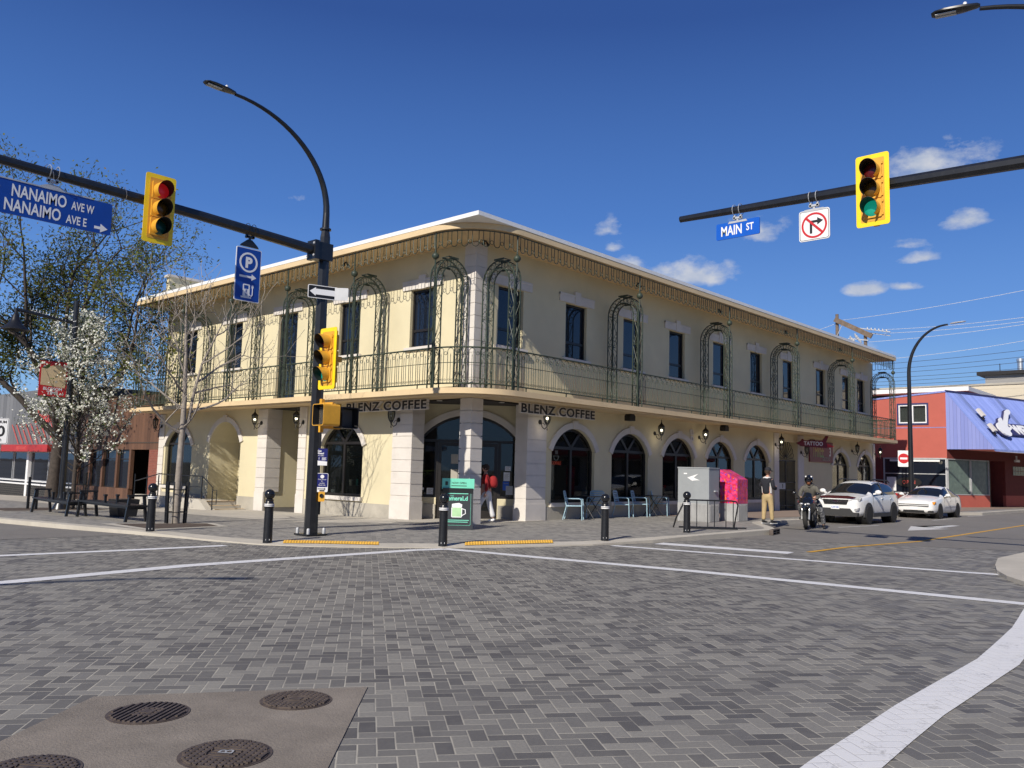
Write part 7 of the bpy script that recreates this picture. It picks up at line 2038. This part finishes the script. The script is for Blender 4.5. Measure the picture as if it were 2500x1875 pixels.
# ------------------------------------------------------------------ people
mat('skin', (0.50, 0.28, 0.20), .55, var=.06); mat('hair_brown', (0.05, 0.03, 0.018), .8); mat('cloth_black', (0.014, 0.015, 0.022), .85, var=.2); mat('cloth_khaki', (0.44, 0.33, 0.17), .9, var=.10, scale=9, bump=.5, bscale=14); mat('cloth_white', (0.70, 0.70, 0.70), .85, var=.05)
camo_mat('cloth_heather', ((0.085, 0.08, 0.068), (0.12, 0.113, 0.095), (0.10, 0.094, 0.08)), 14); camo_mat('cloth_camo', ((0.12, 0.125, 0.135), (0.045, 0.047, 0.053), (0.20, 0.20, 0.21)), 11); mat('cloth_red', (0.28, 0.012, 0.014), .85, var=.15); mat('shoe_black', (0.014, 0.014, 0.015), .6); mat('beard', (0.16, 0.055, 0.02), .9)


def skin_geo(nodes, edges, lv=2):
    """skeleton of (point, radius) grown to one continuous surface"""
    me = bpy.data.meshes.new('sk'); me.from_pydata([p for p, r in nodes], edges, [])
    o = bpy.data.objects.new('sk', me); COL.objects.link(o)
    md = o.modifiers.new('k', 'SKIN'); md.use_smooth_shade = True
    for i, (p, r) in enumerate(nodes):
        q = me.skin_vertices[0].data[i]; q.radius = r if isinstance(r, tuple) else (r, r); q.use_root = (i == 0)
    s = o.modifiers.new('s', 'SUBSURF'); s.levels = lv; s.render_levels = lv
    dg = bpy.context.evaluated_depsgraph_get(); ev = o.evaluated_get(dg).to_mesh()
    r = ([tuple(v.co) for v in ev.vertices], [tuple(p.vertices) for p in ev.polygons])
    o.evaluated_get(dg).to_mesh_clear(); bpy.data.objects.remove(o); bpy.data.meshes.remove(me)
    return r


def chain(nodes, edges, pts, start=None):
    """append a chain of (x, y, z, r); returns index of the last"""
    prev = start
    for q in pts:
        nodes.append((q[:3], q[3])); i = len(nodes) - 1
        if prev is not None: edges.append((prev, i))
        prev = i
    return prev


def hand(mb, wrist, d, palm_n, curl=.5, sc=1.0):
    """palm and five separate fingers growing from the wrist along d"""
    w = Vector(wrist); d = Vector(d).normalized(); n = Vector(palm_n).normalized(); s = d.cross(n).normalized()
    N_ = []; E_ = []
    k = chain(N_, E_, [(*w, .026 * sc), (*(w + d * .045 * sc), (.036 * sc)), (*(w + d * .085 * sc), .034 * sc)])
    v, f = skin_geo(N_, E_); mb.add(v, f)
    for i, (o_, L) in enumerate(((-.028, .066), (-.010, .076), (.010, .072), (.028, .058))):
        b = w + d * .085 * sc + s * o_ * sc; pts = []
        ang = 0; p = b - d * .02 * sc
        for seg in range(4):
            pts.append((*p, (.0095 - .0008 * seg) * sc)); ang += curl * (.5 if seg == 0 else 1.0)
            p = p + (d * cos(ang) + n * sin(ang)) * L * sc / 2.4
        N_ = []; E_ = []; chain(N_, E_, pts); v, f = skin_geo(N_, E_, 1); mb.add(v, f)
    b = w + d * .03 * sc + s * .030 * sc
    N_ = []; E_ = []; chain(N_, E_, [(*b, .012 * sc), (*(b + (d * .6 + s * .7 + n * .3) * .030 * sc), .011 * sc), (*(b + (d * 1.0 + s * .75 + n * .7) * .052 * sc), .009 * sc)]); v, f = skin_geo(N_, E_, 1); mb.add(v, f)


def head_mesh(mb, c, yaw, sc=1.0, pitch=0.0):
    """head with brow, eyes, nose, mouth, chin and ears; faces +x before turning"""
    cy, sy = cos(yaw), sin(yaw); cp, sp = cos(pitch), sin(pitch)
    def T(p):
        x, y, z = p; x, z = x * cp + z * sp, -x * sp + z * cp
        return (c[0] + (x * cy - y * sy) * sc, c[1] + (x * sy + y * cy) * sc, c[2] + z * sc)
    n, k = 20, 16; vs = []
    for i in range(k + 1):
        a = pi * i / k; z = -.118 * cos(a)
        for j in range(n):
            b = 2 * pi * j / n; r = sin(a)
            x = .098 * r * cos(b); y = .075 * r * sin(b)
            if z < -.02:                                   # narrow jaw
                t = min(1, (-.02 - z) / .1); y *= 1 - .32 * t; x = x * (1 - .12 * t) + (.012 * t if cos(b) > 0 else .018 * t)
            if cos(b) > .5 and -.01 < z < .02: x -= .006
            if cos(b) > .95 and -.045 < z < .015: x += .020 * (1 - abs(z + .025) / .045)
            vs.append(T((x, y, z)))
    mb.add(vs, [(i * n + j, i * n + (j + 1) % n, (i + 1) * n + (j + 1) % n, (i + 1) * n + j) for i in range(k) for j in range(n)], 0)
    for s in (-1, 1):
        mb.ball(T((.0, s * .078, -.01)), .022 * sc, 8, 0, (.8, .5, 1.3)); mb.ball(T((.086, s * .030, .008)), .0105 * sc, 8, 1); mb.ball(T((.0945, s * .030, .008)), .0055 * sc, 6, 2)
        mb.bar(T((.092, s * .018, .030)), T((.086, s * .045, .030)), .008 * sc, m=2)
    mb.bar(T((.094, -.022, -.058)), T((.094, .022, -.058)), .010 * sc, m=3)
    return T


# --- standing man in a black and white hooded jacket, cap and khaki trousers, facing +x
MAN = thing('person', 'man at the kerb in black cap, black hooded jacket and khaki trousers', 'person', (25.95, 12.33, .135), radians(-14))
mb = MB(); Tm = head_mesh(mb, (.045, 0, 1.655), 0, 1.0, radians(4))
N_ = []; E_ = []
r_ = chain(N_, E_, [(0, 0, 1.02, .12), (0, 0, 1.2, .13), (.0, 0, 1.38, .13), (.015, 0, 1.48, .065), (.03, 0, 1.56, .058)])
for s in (-1, 1): chain(N_, E_, [(.0, s * .17, 1.40, .055), (-.03, s * .24, 1.16, .042), (.20, s * .17, 1.13, .034), (.31, s * .08, 1.17, .026)], 2)
for s, dx in ((-1, .10), (1, -.05)): chain(N_, E_, [(dx * .3, s * .095, .9, .08), (dx * .6, s * .10, .5, .055), (dx, s * .105, .1, .042)], 0)
v, f = skin_geo(N_, E_); mb.add(v, f)
for s in (-1, 1): hand(mb, (.30, s * .085, 1.17), (.9, -s * .5, .15), (0, -s * .3, -1), .75)
mb.obj('body', ['skin', 'sign_white', 'sign_black', 'coral'], MAN, smooth=60)
mb = MB(); N_ = []; E_ = []
chain(N_, E_, [(0, 0, .92, (.165, .145)), (0, 0, 1.05, (.165, .14)), (-.01, 0, 1.22, (.18, .145)), (-.015, 0, 1.36, (.185, .14)), (.0, 0, 1.45, (.11, .10))])
for s in (-1, 1): chain(N_, E_, [(-.01, s * .19, 1.395, .078), (-.04, s * .265, 1.17, .064), (.06, s * .24, 1.12, .06), (.20, s * .175, 1.125, .052), (.285, s * .095, 1.165, .042)], 3)
v, f = skin_geo(N_, E_); mb.add(v, f); mb.obj('jacket', 'cloth_black', MAN, smooth=60)
mb = MB(); mb.tube([(-.09, -.07, 1.45), (-.10, 0, 1.47), (-.09, .07, 1.45), (0, .095, 1.47), (.08, .06, 1.43), (.115, .0, 1.38), (.08, -.06, 1.43), (0, -.095, 1.47)], .03, 8, closed=True)
mb.tube([(.12, .0, 1.36), (.15, 0, 1.1), (.15, 0, .95)], .010, 5)
for s in (-1, 1): mb.prism([[(-.05, .97), (.02, .97), (.0, 1.22), (-.07, 1.30)]], lambda u, z, d: (u, s * (.152 + .02 * (z - .95) + d), z), .0, .018)
mb.obj('jacket_trim', 'cloth_white', MAN, smooth=60)
mb = MB(); N_ = []; E_ = []
chain(N_, E_, [(0, 0, .98, (.15, .13)), (0, 0, .88, (.16, .135))])
for s, dx in ((-1, .10), (1, -.05)): chain(N_, E_, [(dx * .3, s * .095, .78, .105), (dx * .55 + .01, s * .105, .52, .085), (dx * .8, s * .108, .30, .072), (dx, s * .11, .10, .066)], 1)
v, f = skin_geo(N_, E_); mb.add(v, f); mb.obj('trousers', 'cloth_khaki', MAN, smooth=60)
for s, dx in ((-1, .10), (1, -.05)):
    mb = MB(); N_ = []; E_ = []; chain(N_, E_, [(dx - .03, s * .11, .14, .05), (dx - .02, s * .11, .055, .052), (dx + .10, s * .115, .042, (.045, .038)), (dx + .19, s * .12, .034, (.036, .030))]); v, f = skin_geo(N_, E_); mb.add([(a, b, max(.012, c)) for a, b, c in v], f); o = mb.obj('shoe', 'shoe_black', MAN, smooth=60)
    mb = MB(); mb.prism([[(dx - .08, s * .075), (dx + .22, s * .09), (dx + .22, s * .145), (dx - .08, s * .15)]], lambda u, v, d: (u, v, d), 0, .02); mb.obj('sole', 'cloth_white', o)
mb = MB()
mb.lathe([(.100, .035), (.103, .06), (.098, .10), (.075, .135), (.03, .15), (.001, .152)], (.035, 0, 1.655), n=18); mb.prism([[(.06, -.085), (.15, -.075), (.20, -.03), (.205, 0), (.20, .03), (.15, .075), (.06, .085)]], lambda u, v, d: (u + .035, v, 1.69 + d - (u - .06) * .18), 0, .010); mb.obj('cap', 'cloth_black', MAN, smooth=50)
mb = MB(); mb.lathe([(.07, -.06), (.088, -.02), (.09, .04)], (.005, 0, 1.655), n=16); mb.obj('hair', 'hair_brown', MAN, smooth=50)

# --- motorcycle: local +x is forward
BK = thing('motorcycle', 'black sports motorcycle with tinted screen, front wheel turned, stopped at the kerb', 'motorcycle', (27.05, 11.42, .004), pi + radians(13))
mat('bike_black', (0.008, 0.009, 0.011), .15, var=.1, coat=.8); mat('bike_maroon', (0.16, 0.012, 0.02), .3)
def bike_wheel(x, r, w, turn, nm, y=0):
    o = bpy.data.objects.new(nm, None); COL.objects.link(o); o.parent = BK; o.location = (x, y, r); o.rotation_euler = (radians(6) if turn else 0, 0, turn)
    mb = MB(); mb.lathe([(r * .68, -w * .35), (r * .85, -w / 2), (r * .96, -w * .36), (r, 0), (r * .96, w * .36), (r * .85, w / 2), (r * .68, w * .35)], n=32, axis=(0, 1, 0)); mb.obj('tyre', 'tyre', o, smooth=40)
    mb = MB(); mb.lathe([(r * .62, -.03), (r * .70, -.03), (r * .70, .03), (r * .62, .03)], n=28, axis=(0, 1, 0)); mb.lathe([(.05, -.06), (.05, .06)], n=12, axis=(0, 1, 0))
    for k in range(5): a = 2 * pi * k / 5; mb.bar((.04 * cos(a), 0, .04 * sin(a)), (r * .66 * cos(a), 0, r * .66 * sin(a)), .03, .02, up=(0, 1, 0))
    for q in (-.07, .07): mb.lathe([(r * .50, q - .003), (r * .50, q + .003)], n=24, axis=(0, 1, 0))
    mb.obj('rim', 'trim_grey', o); return o
fw = bike_wheel(.72, .305, .125, radians(10), 'front_wheel'); bike_wheel(-.70, .315, .18, 0, 'rear_wheel')
mb = MB()
for s in (-1, 1): mb.tube([(.70, s * .11, .31), (.50, s * .11, .86)], .028, 8); mb.lathe([(.034, 0), (.034, .3)], (.70, s * .11, .31), n=8, axis=(-.35, 0, 1))
mb.obj('fork', 'steel', BK)
mb = MB(); N_ = []; E_ = []; chain(N_, E_, [(.95, 0, .60, (.02, .02)), (.78, 0, .645, (.07, .02)), (.55, 0, .62, (.07, .02))]); v, f = skin_geo(N_, E_); mb.add(v, f); mb.obj('front_mudguard', 'bike_black', BK, smooth=60)
# fairing as a lofted shell
secs = [(.80, .72, .06, .05), (.72, .80, .17, .12), (.55, .84, .24, .19), (.30, .72, .26, .32), (.0, .60, .25, .34), (-.25, .55, .22, .30), (-.40, .58, .16, .22)]
mb = MB(); o_ = 0; n_ = 14
for x, zc, w, h in secs:
    for k in range(n_): a = 2 * pi * k / n_; mb.v.append((x, w * cos(a) * (1 if sin(a) > -.3 else .8), zc + h * sin(a)))
for i in range(len(secs) - 1):
    for k in range(n_): mb.f.append((i * n_ + k, i * n_ + (k + 1) % n_, (i + 1) * n_ + (k + 1) % n_, (i + 1) * n_ + k)); mb.mi.append(0)
mb.f.append(tuple(range(n_))); mb.mi.append(0); mb.f.append(tuple((len(secs) - 1) * n_ + k for k in range(n_))); mb.mi.append(0)
mb.obj('fairing', 'bike_black', BK, smooth=50)
mb = MB(); N_ = []; E_ = []; chain(N_, E_, [(.30, 0, .92, (.13, .09)), (.10, 0, .96, (.16, .11)), (-.12, 0, .90, (.13, .09)), (-.35, 0, .82, (.11, .05)), (-.62, 0, .86, (.11, .05)), (-.88, 0, .97, (.06, .04))]); v, f = skin_geo(N_, E_); mb.add(v, f); mb.obj('tank_and_seat', 'bike_black', BK, smooth=60)
mb = MB(); nz, ny_ = 6, 8; vs = []
for i in range(nz + 1):
    t = i / nz
    for j in range(ny_ + 1):
        a = -1 + 2 * j / ny_; vs.append((.66 - .34 * t - .10 * a * a, a * (.19 - .07 * t), .90 + .26 * t - .05 * a * a))
mb.add(vs, [(i * (ny_ + 1) + j, i * (ny_ + 1) + j + 1, (i + 1) * (ny_ + 1) + j + 1, (i + 1) * (ny_ + 1) + j) for i in range(nz) for j in range(ny_)]); mb.obj('windscreen', 'car_glass', BK, smooth=60)
for s in (-1, 1):
    mb = MB(); mb.ball((.76, s * .10, .80), .055, 10, sq=(.6, 1.2, .6)); mb.obj('headlight', 'lamp_clear', BK, smooth=60)
    mb = MB(); mb.tube([(.55, s * .17, .98), (.60, s * .30, 1.10)], .012, 5); mb.ball((.60, s * .36, 1.13), .07, 10, sq=(.5, 1.2, .6)); mb.obj('mirror', 'bike_black', BK, smooth=60)
    mb = MB(); mb.tube([(.42, s * .12, .98), (.40, s * .26, .96), (.36, s * .34, .94)], .016, 6); mb.obj('handlebar', 'black_plastic', BK)
    mb = MB(); mb.bar((.15, s * .255, .80), (.55, s * .24, .86), .02, .06); mb.obj('side_flash', 'bike_maroon', BK)
mb = MB(); mb.tube([(-.05, -.16, .28), (-.45, -.2, .36), (-.85, -.22, .50)], [.05, .06, .07], 8); mb.obj('exhaust', 'trim_grey', BK, smooth=50)
mb = MB(); mb.box((-.35, -.17, .26), (.28, .17, .60)); mb.bar((-.1, 0, .45), (-.70, 0, .32), .22, .08); mb.tube([(-.15, -.2, .32), (-.15, .2, .32)], .015, 5); mb.obj('engine', 'trim_grey', BK)
mb = MB(); mb.tube([(-.05, .17, .35), (-.12, .34, .02)], .013, 5); mb.obj('side_stand', 'black_plastic', BK)
# rider: left foot on the ground, hands low, looking down at the tank
RD = thing('person', 'motorcycle rider in black helmet, grey hooded top and camouflage trousers', 'person', (27.05, 11.42, .004), pi + radians(13))
mb = MB(); Th = head_mesh(mb, (-.02, .0, 1.52), 0, .98, radians(22))
N_ = []; E_ = []
chain(N_, E_, [(-.32, 0, .95, .13), (-.24, 0, 1.12, .14), (-.16, 0, 1.28, .14), (-.10, 0, 1.38, .07), (-.05, 0, 1.44, .06)])
AR = {1: [(-.13, .19, 1.30, .06), (-.05, .30, 1.06, .048), (.17, .27, .96, .038), (.24, .22, .95, .028)], -1: [(-.13, -.19, 1.30, .06), (-.03, -.29, 1.08, .048), (.18, -.24, 1.0, .038), (.26, -.18, .98, .028)]}
for s in (1, -1): chain(N_, E_, AR[s], 2)
LG = {1: [(-.25, .14, .93, .09), (-.02, .33, .72, .07), (-.10, .40, .36, .05), (-.16, .42, .10, .042)], -1: [(-.25, -.14, .93, .09), (.10, -.27, .70, .07), (-.14, -.25, .42, .05), (-.2, -.24, .36, .042)]}
for s in (1, -1): chain(N_, E_, LG[s], 0)
v, f = skin_geo(N_, E_); mb.add(v, f)
for s in (1, -1): hand(mb, AR[s][3][:3], (.9, -s * .35, -.2), (0, 0, -1), .8)
mb.obj('body', ['skin', 'sign_white', 'sign_black', 'coral'], RD, smooth=60)
mb = MB(); N_ = []; E_ = []
chain(N_, E_, [(-.32, 0, .90, (.19, .16)), (-.28, 0, 1.02, (.185, .16)), (-.22, 0, 1.16, (.20, .165)), (-.165, 0, 1.30, (.21, .15)), (-.12, 0, 1.385, (.12, .11))])
for s in (1, -1):
    a = AR[s]; chain(N_, E_, [(a[0][0], a[0][1] * 1.08, a[0][2], .085), ((a[0][0] + a[1][0]) / 2, (a[0][1] + a[1][1]) / 2 + s * .02, (a[0][2] + a[1][2]) / 2, .078), (a[1][0], a[1][1], a[1][2], .07), (a[2][0], a[2][1], a[2][2], .058), (a[3][0] - .03, a[3][1], a[3][2], .046)], 3)
v, f = skin_geo(N_, E_); mb.add(v, f)
mb.tube([(-.20, -.10, 1.40), (-.24, 0, 1.42), (-.20, .10, 1.40), (-.08, .09, 1.39), (-.02, 0, 1.33), (-.08, -.09, 1.39)], .042, 8, closed=True); mb.obj('hooded_top', 'cloth_heather', RD, smooth=60)
mb = MB(); N_ = []; E_ = []
chain(N_, E_, [(-.34, 0, 1.0, (.15, .13)), (-.33, 0, .90, (.17, .14))])
for s in (1, -1): a = LG[s]; chain(N_, E_, [(a[0][0], a[0][1], a[0][2] - .02, .115), ((a[0][0] + a[1][0]) / 2, (a[0][1] + a[1][1]) / 2, (a[0][2] + a[1][2]) / 2, .105), (a[1][0], a[1][1], a[1][2], .092), (a[2][0], a[2][1], a[2][2], .080), (a[3][0], a[3][1], a[3][2] + .03, .070)], 1)
v, f = skin_geo(N_, E_); mb.add(v, f); mb.obj('trousers', 'cloth_camo', RD, smooth=60)
for s in (1, -1):
    x, y, z = LG[s][3][:3]; mb = MB(); N_ = []; E_ = []; z0 = z - .10
    chain(N_, E_, [(x - .01, y, z + .06, .058), (x, y, z - .03, .056), (x + .12, y + s * .03, z0 + .05, (.05, .042)), (x + .21, y + s * .05, z0 + .04, (.04, .034))]); v, f = skin_geo(N_, E_); mb.add([(a, b, max(z0, c)) for a, b, c in v], f); mb.obj('boot', 'shoe_black', RD, smooth=60)
mb = MB()                                                  # open face helmet with peak goggles
hc = Vector((-.025, 0, 1.545)); n_, k_ = 22, 14; vs = []; fs = []
for i in range(k_ + 1):
    a = pi * i / k_
    for j in range(n_):
        b = 2 * pi * j / n_; vs.append((hc.x + .155 * sin(a) * cos(b), hc.y + .135 * sin(a) * sin(b), hc.z + .02 - .15 * cos(a)))
for i in range(2, k_):
    for j in range(n_):
        b = 2 * pi * (j + .5) / n_
        if not (cos(b) > .42 and i < 8): fs.append((i * n_ + j, i * n_ + (j + 1) % n_, (i + 1) * n_ + (j + 1) % n_, (i + 1) * n_ + j))
mb.add(vs, fs); mb.obj('helmet', 'bike_black', RD, smooth=60)
mb = MB(); mb.ball((hc.x + .105, 0, hc.z - .005), .075, 14, sq=(.5, 1.25, .62)); mb.obj('goggles', 'car_glass', RD, smooth=60)
mb = MB()
for s in (-1, 1): mb.ball((hc.x + .06, s * .085, hc.z + .115), .045, 8, sq=(.9, .7, .7))
mb.obj('helmet_marking', 'sign_white', RD, smooth=60)
mb = MB(); mb.ball((hc.x + .075, 0, hc.z - .105), .05, 10, sq=(.9, 1.1, .9)); mb.obj('beard', 'beard', RD, smooth=60)
mb = MB(); N_ = []; E_ = []; chain(N_, E_, [(-.52, .10, .96, (.12, .1)), (-.50, .12, 1.18, (.14, .11)), (-.44, .10, 1.34, (.1, .08))]); v, f = skin_geo(N_, E_); mb.add(v, f); mb.obj('rucksack', 'cloth_black', RD, smooth=60)

# --- walker behind the corner column with a red rucksack and white trousers, heading away to the left
WK = thing('person', 'person in white trousers with red rucksack walking behind the corner column', 'person', (18.12, 17.36, .10), radians(128))
mb = MB(); head_mesh(mb, (.03, 0, 1.56), 0, .95)
N_ = []; E_ = []
chain(N_, E_, [(0, 0, .95, .12), (0, 0, 1.12, .13), (.02, 0, 1.30, .12), (.03, 0, 1.40, .06), (.03, 0, 1.47, .055)])
for s in (1, -1): chain(N_, E_, [(.02, s * .16, 1.32, .055), (.0 - s * .05, s * .22, 1.06, .042), (.10 - s * .10, s * .2, .84, .034)], 2)
for s, dx in ((1, .22), (-1, -.22)): chain(N_, E_, [(dx * .3, s * .09, .85, .08), (dx * .7 + .05, s * .09, .48, .055), (dx, s * .09, .1, .042)], 0)
v, f = skin_geo(N_, E_); mb.add(v, f)
for s in (1, -1): hand(mb, (.10 - s * .10, s * .2, .84), (.2, 0, -1), (0, -s, 0), .4)
mb.obj('body', ['skin', 'sign_white', 'sign_black', 'coral'], WK, smooth=60)
mb = MB(); N_ = []; E_ = []
chain(N_, E_, [(0, 0, .90, (.16, .13)), (0, 0, 1.1, (.17, .14)), (.01, 0, 1.28, (.18, .14)), (.03, 0, 1.38, (.1, .09))])
for s in (1, -1): chain(N_, E_, [(.02, s * .175, 1.32, .075), (.0 - s * .05, s * .235, 1.06, .06), (.08 - s * .09, s * .21, .88, .048)], 2)
v, f = skin_geo(N_, E_); mb.add(v, f); mb.obj('jacket', 'cloth_red', WK, smooth=60)
mb = MB(); N_ = []; E_ = []; chain(N_, E_, [(0, 0, .96, (.14, .12)), (0, 0, .84, (.155, .13))])
for s, dx in ((1, .22), (-1, -.22)): chain(N_, E_, [(dx * .3, s * .085, .76, .10), (dx * .7 + .05, s * .09, .48, .085), (dx, s * .09, .12, .08)], 1)
v, f = skin_geo(N_, E_); mb.add(v, f); mb.obj('trousers', 'cloth_white', WK, smooth=60)
for s, dx in ((1, .22), (-1, -.22)):
    mb = MB(); N_ = []; E_ = []; chain(N_, E_, [(dx - .02, s * .09, .10, .045), (dx - .01, s * .09, .05, .045), (dx + .16, s * .09, .035, (.04, .03))]); v, f = skin_geo(N_, E_); mb.add([(a, b, max(.0, c)) for a, b, c in v], f); mb.obj('shoe', 'sign_white', WK, smooth=60)
mb = MB(); N_ = []; E_ = []; chain(N_, E_, [(-.20, 0, .98, (.15, .12)), (-.22, 0, 1.14, (.17, .15)), (-.18, 0, 1.36, (.14, .11))]); v, f = skin_geo(N_, E_); mb.add(v, f)
mb.obj('rucksack', 'cloth_red', WK, smooth=60)
mb = MB(); mb.ball((0.02, 0, 1.585), .105, 14, sq=(1, .85, 1)); mb.obj('hair', 'hair_brown', WK, smooth=60)

# ------------------------------------------------------------------ lamps behind the viewer whose shadows fall on the crossing
def rear_lamp(label, x, y, arm, h, reach):
    t = thing('street_lamp', label, 'street lamp', (x, y, 0)); mb = MB(); mb.lathe([(.15, 0), (.14, .3), (.095, h)], n=12); mb.obj('pole', 'black_paint', t, smooth=40)
    mb = MB(); end = lamp_arm(mb, (0, 0, h - .02), arm, .092, .045, 2.3, reach); mb.obj('lamp_arm', 'black_paint', t, smooth=40)
    mb = MB(); lumin_head(mb, end + Vector(arm) * .35, arm); mb.obj('lamp_head', 'black_paint', t, smooth=40)
    return t
H_ = 9.4; k_ = H_ / .70
ax = Vector((.77, -.63, 0)); hx, hy = 6.25 - k_, 11.1 - .228 * k_
rear_lamp('curved street lamp behind the viewer, upper one on the side street', hx - ax.x * 2.6, hy - ax.y * 2.6, ax, H_ - 2.3, 2.3)
hx, hy = 3.3 - k_, 9.6 - .228 * k_
rear_lamp('curved street lamp behind the viewer, lower one on the side street', hx - ax.x * 2.6 - 1, hy - ax.y * 2.6 + 2, Vector((.95, -.3, 0)).normalized(), H_ - 2.3, 2.6)
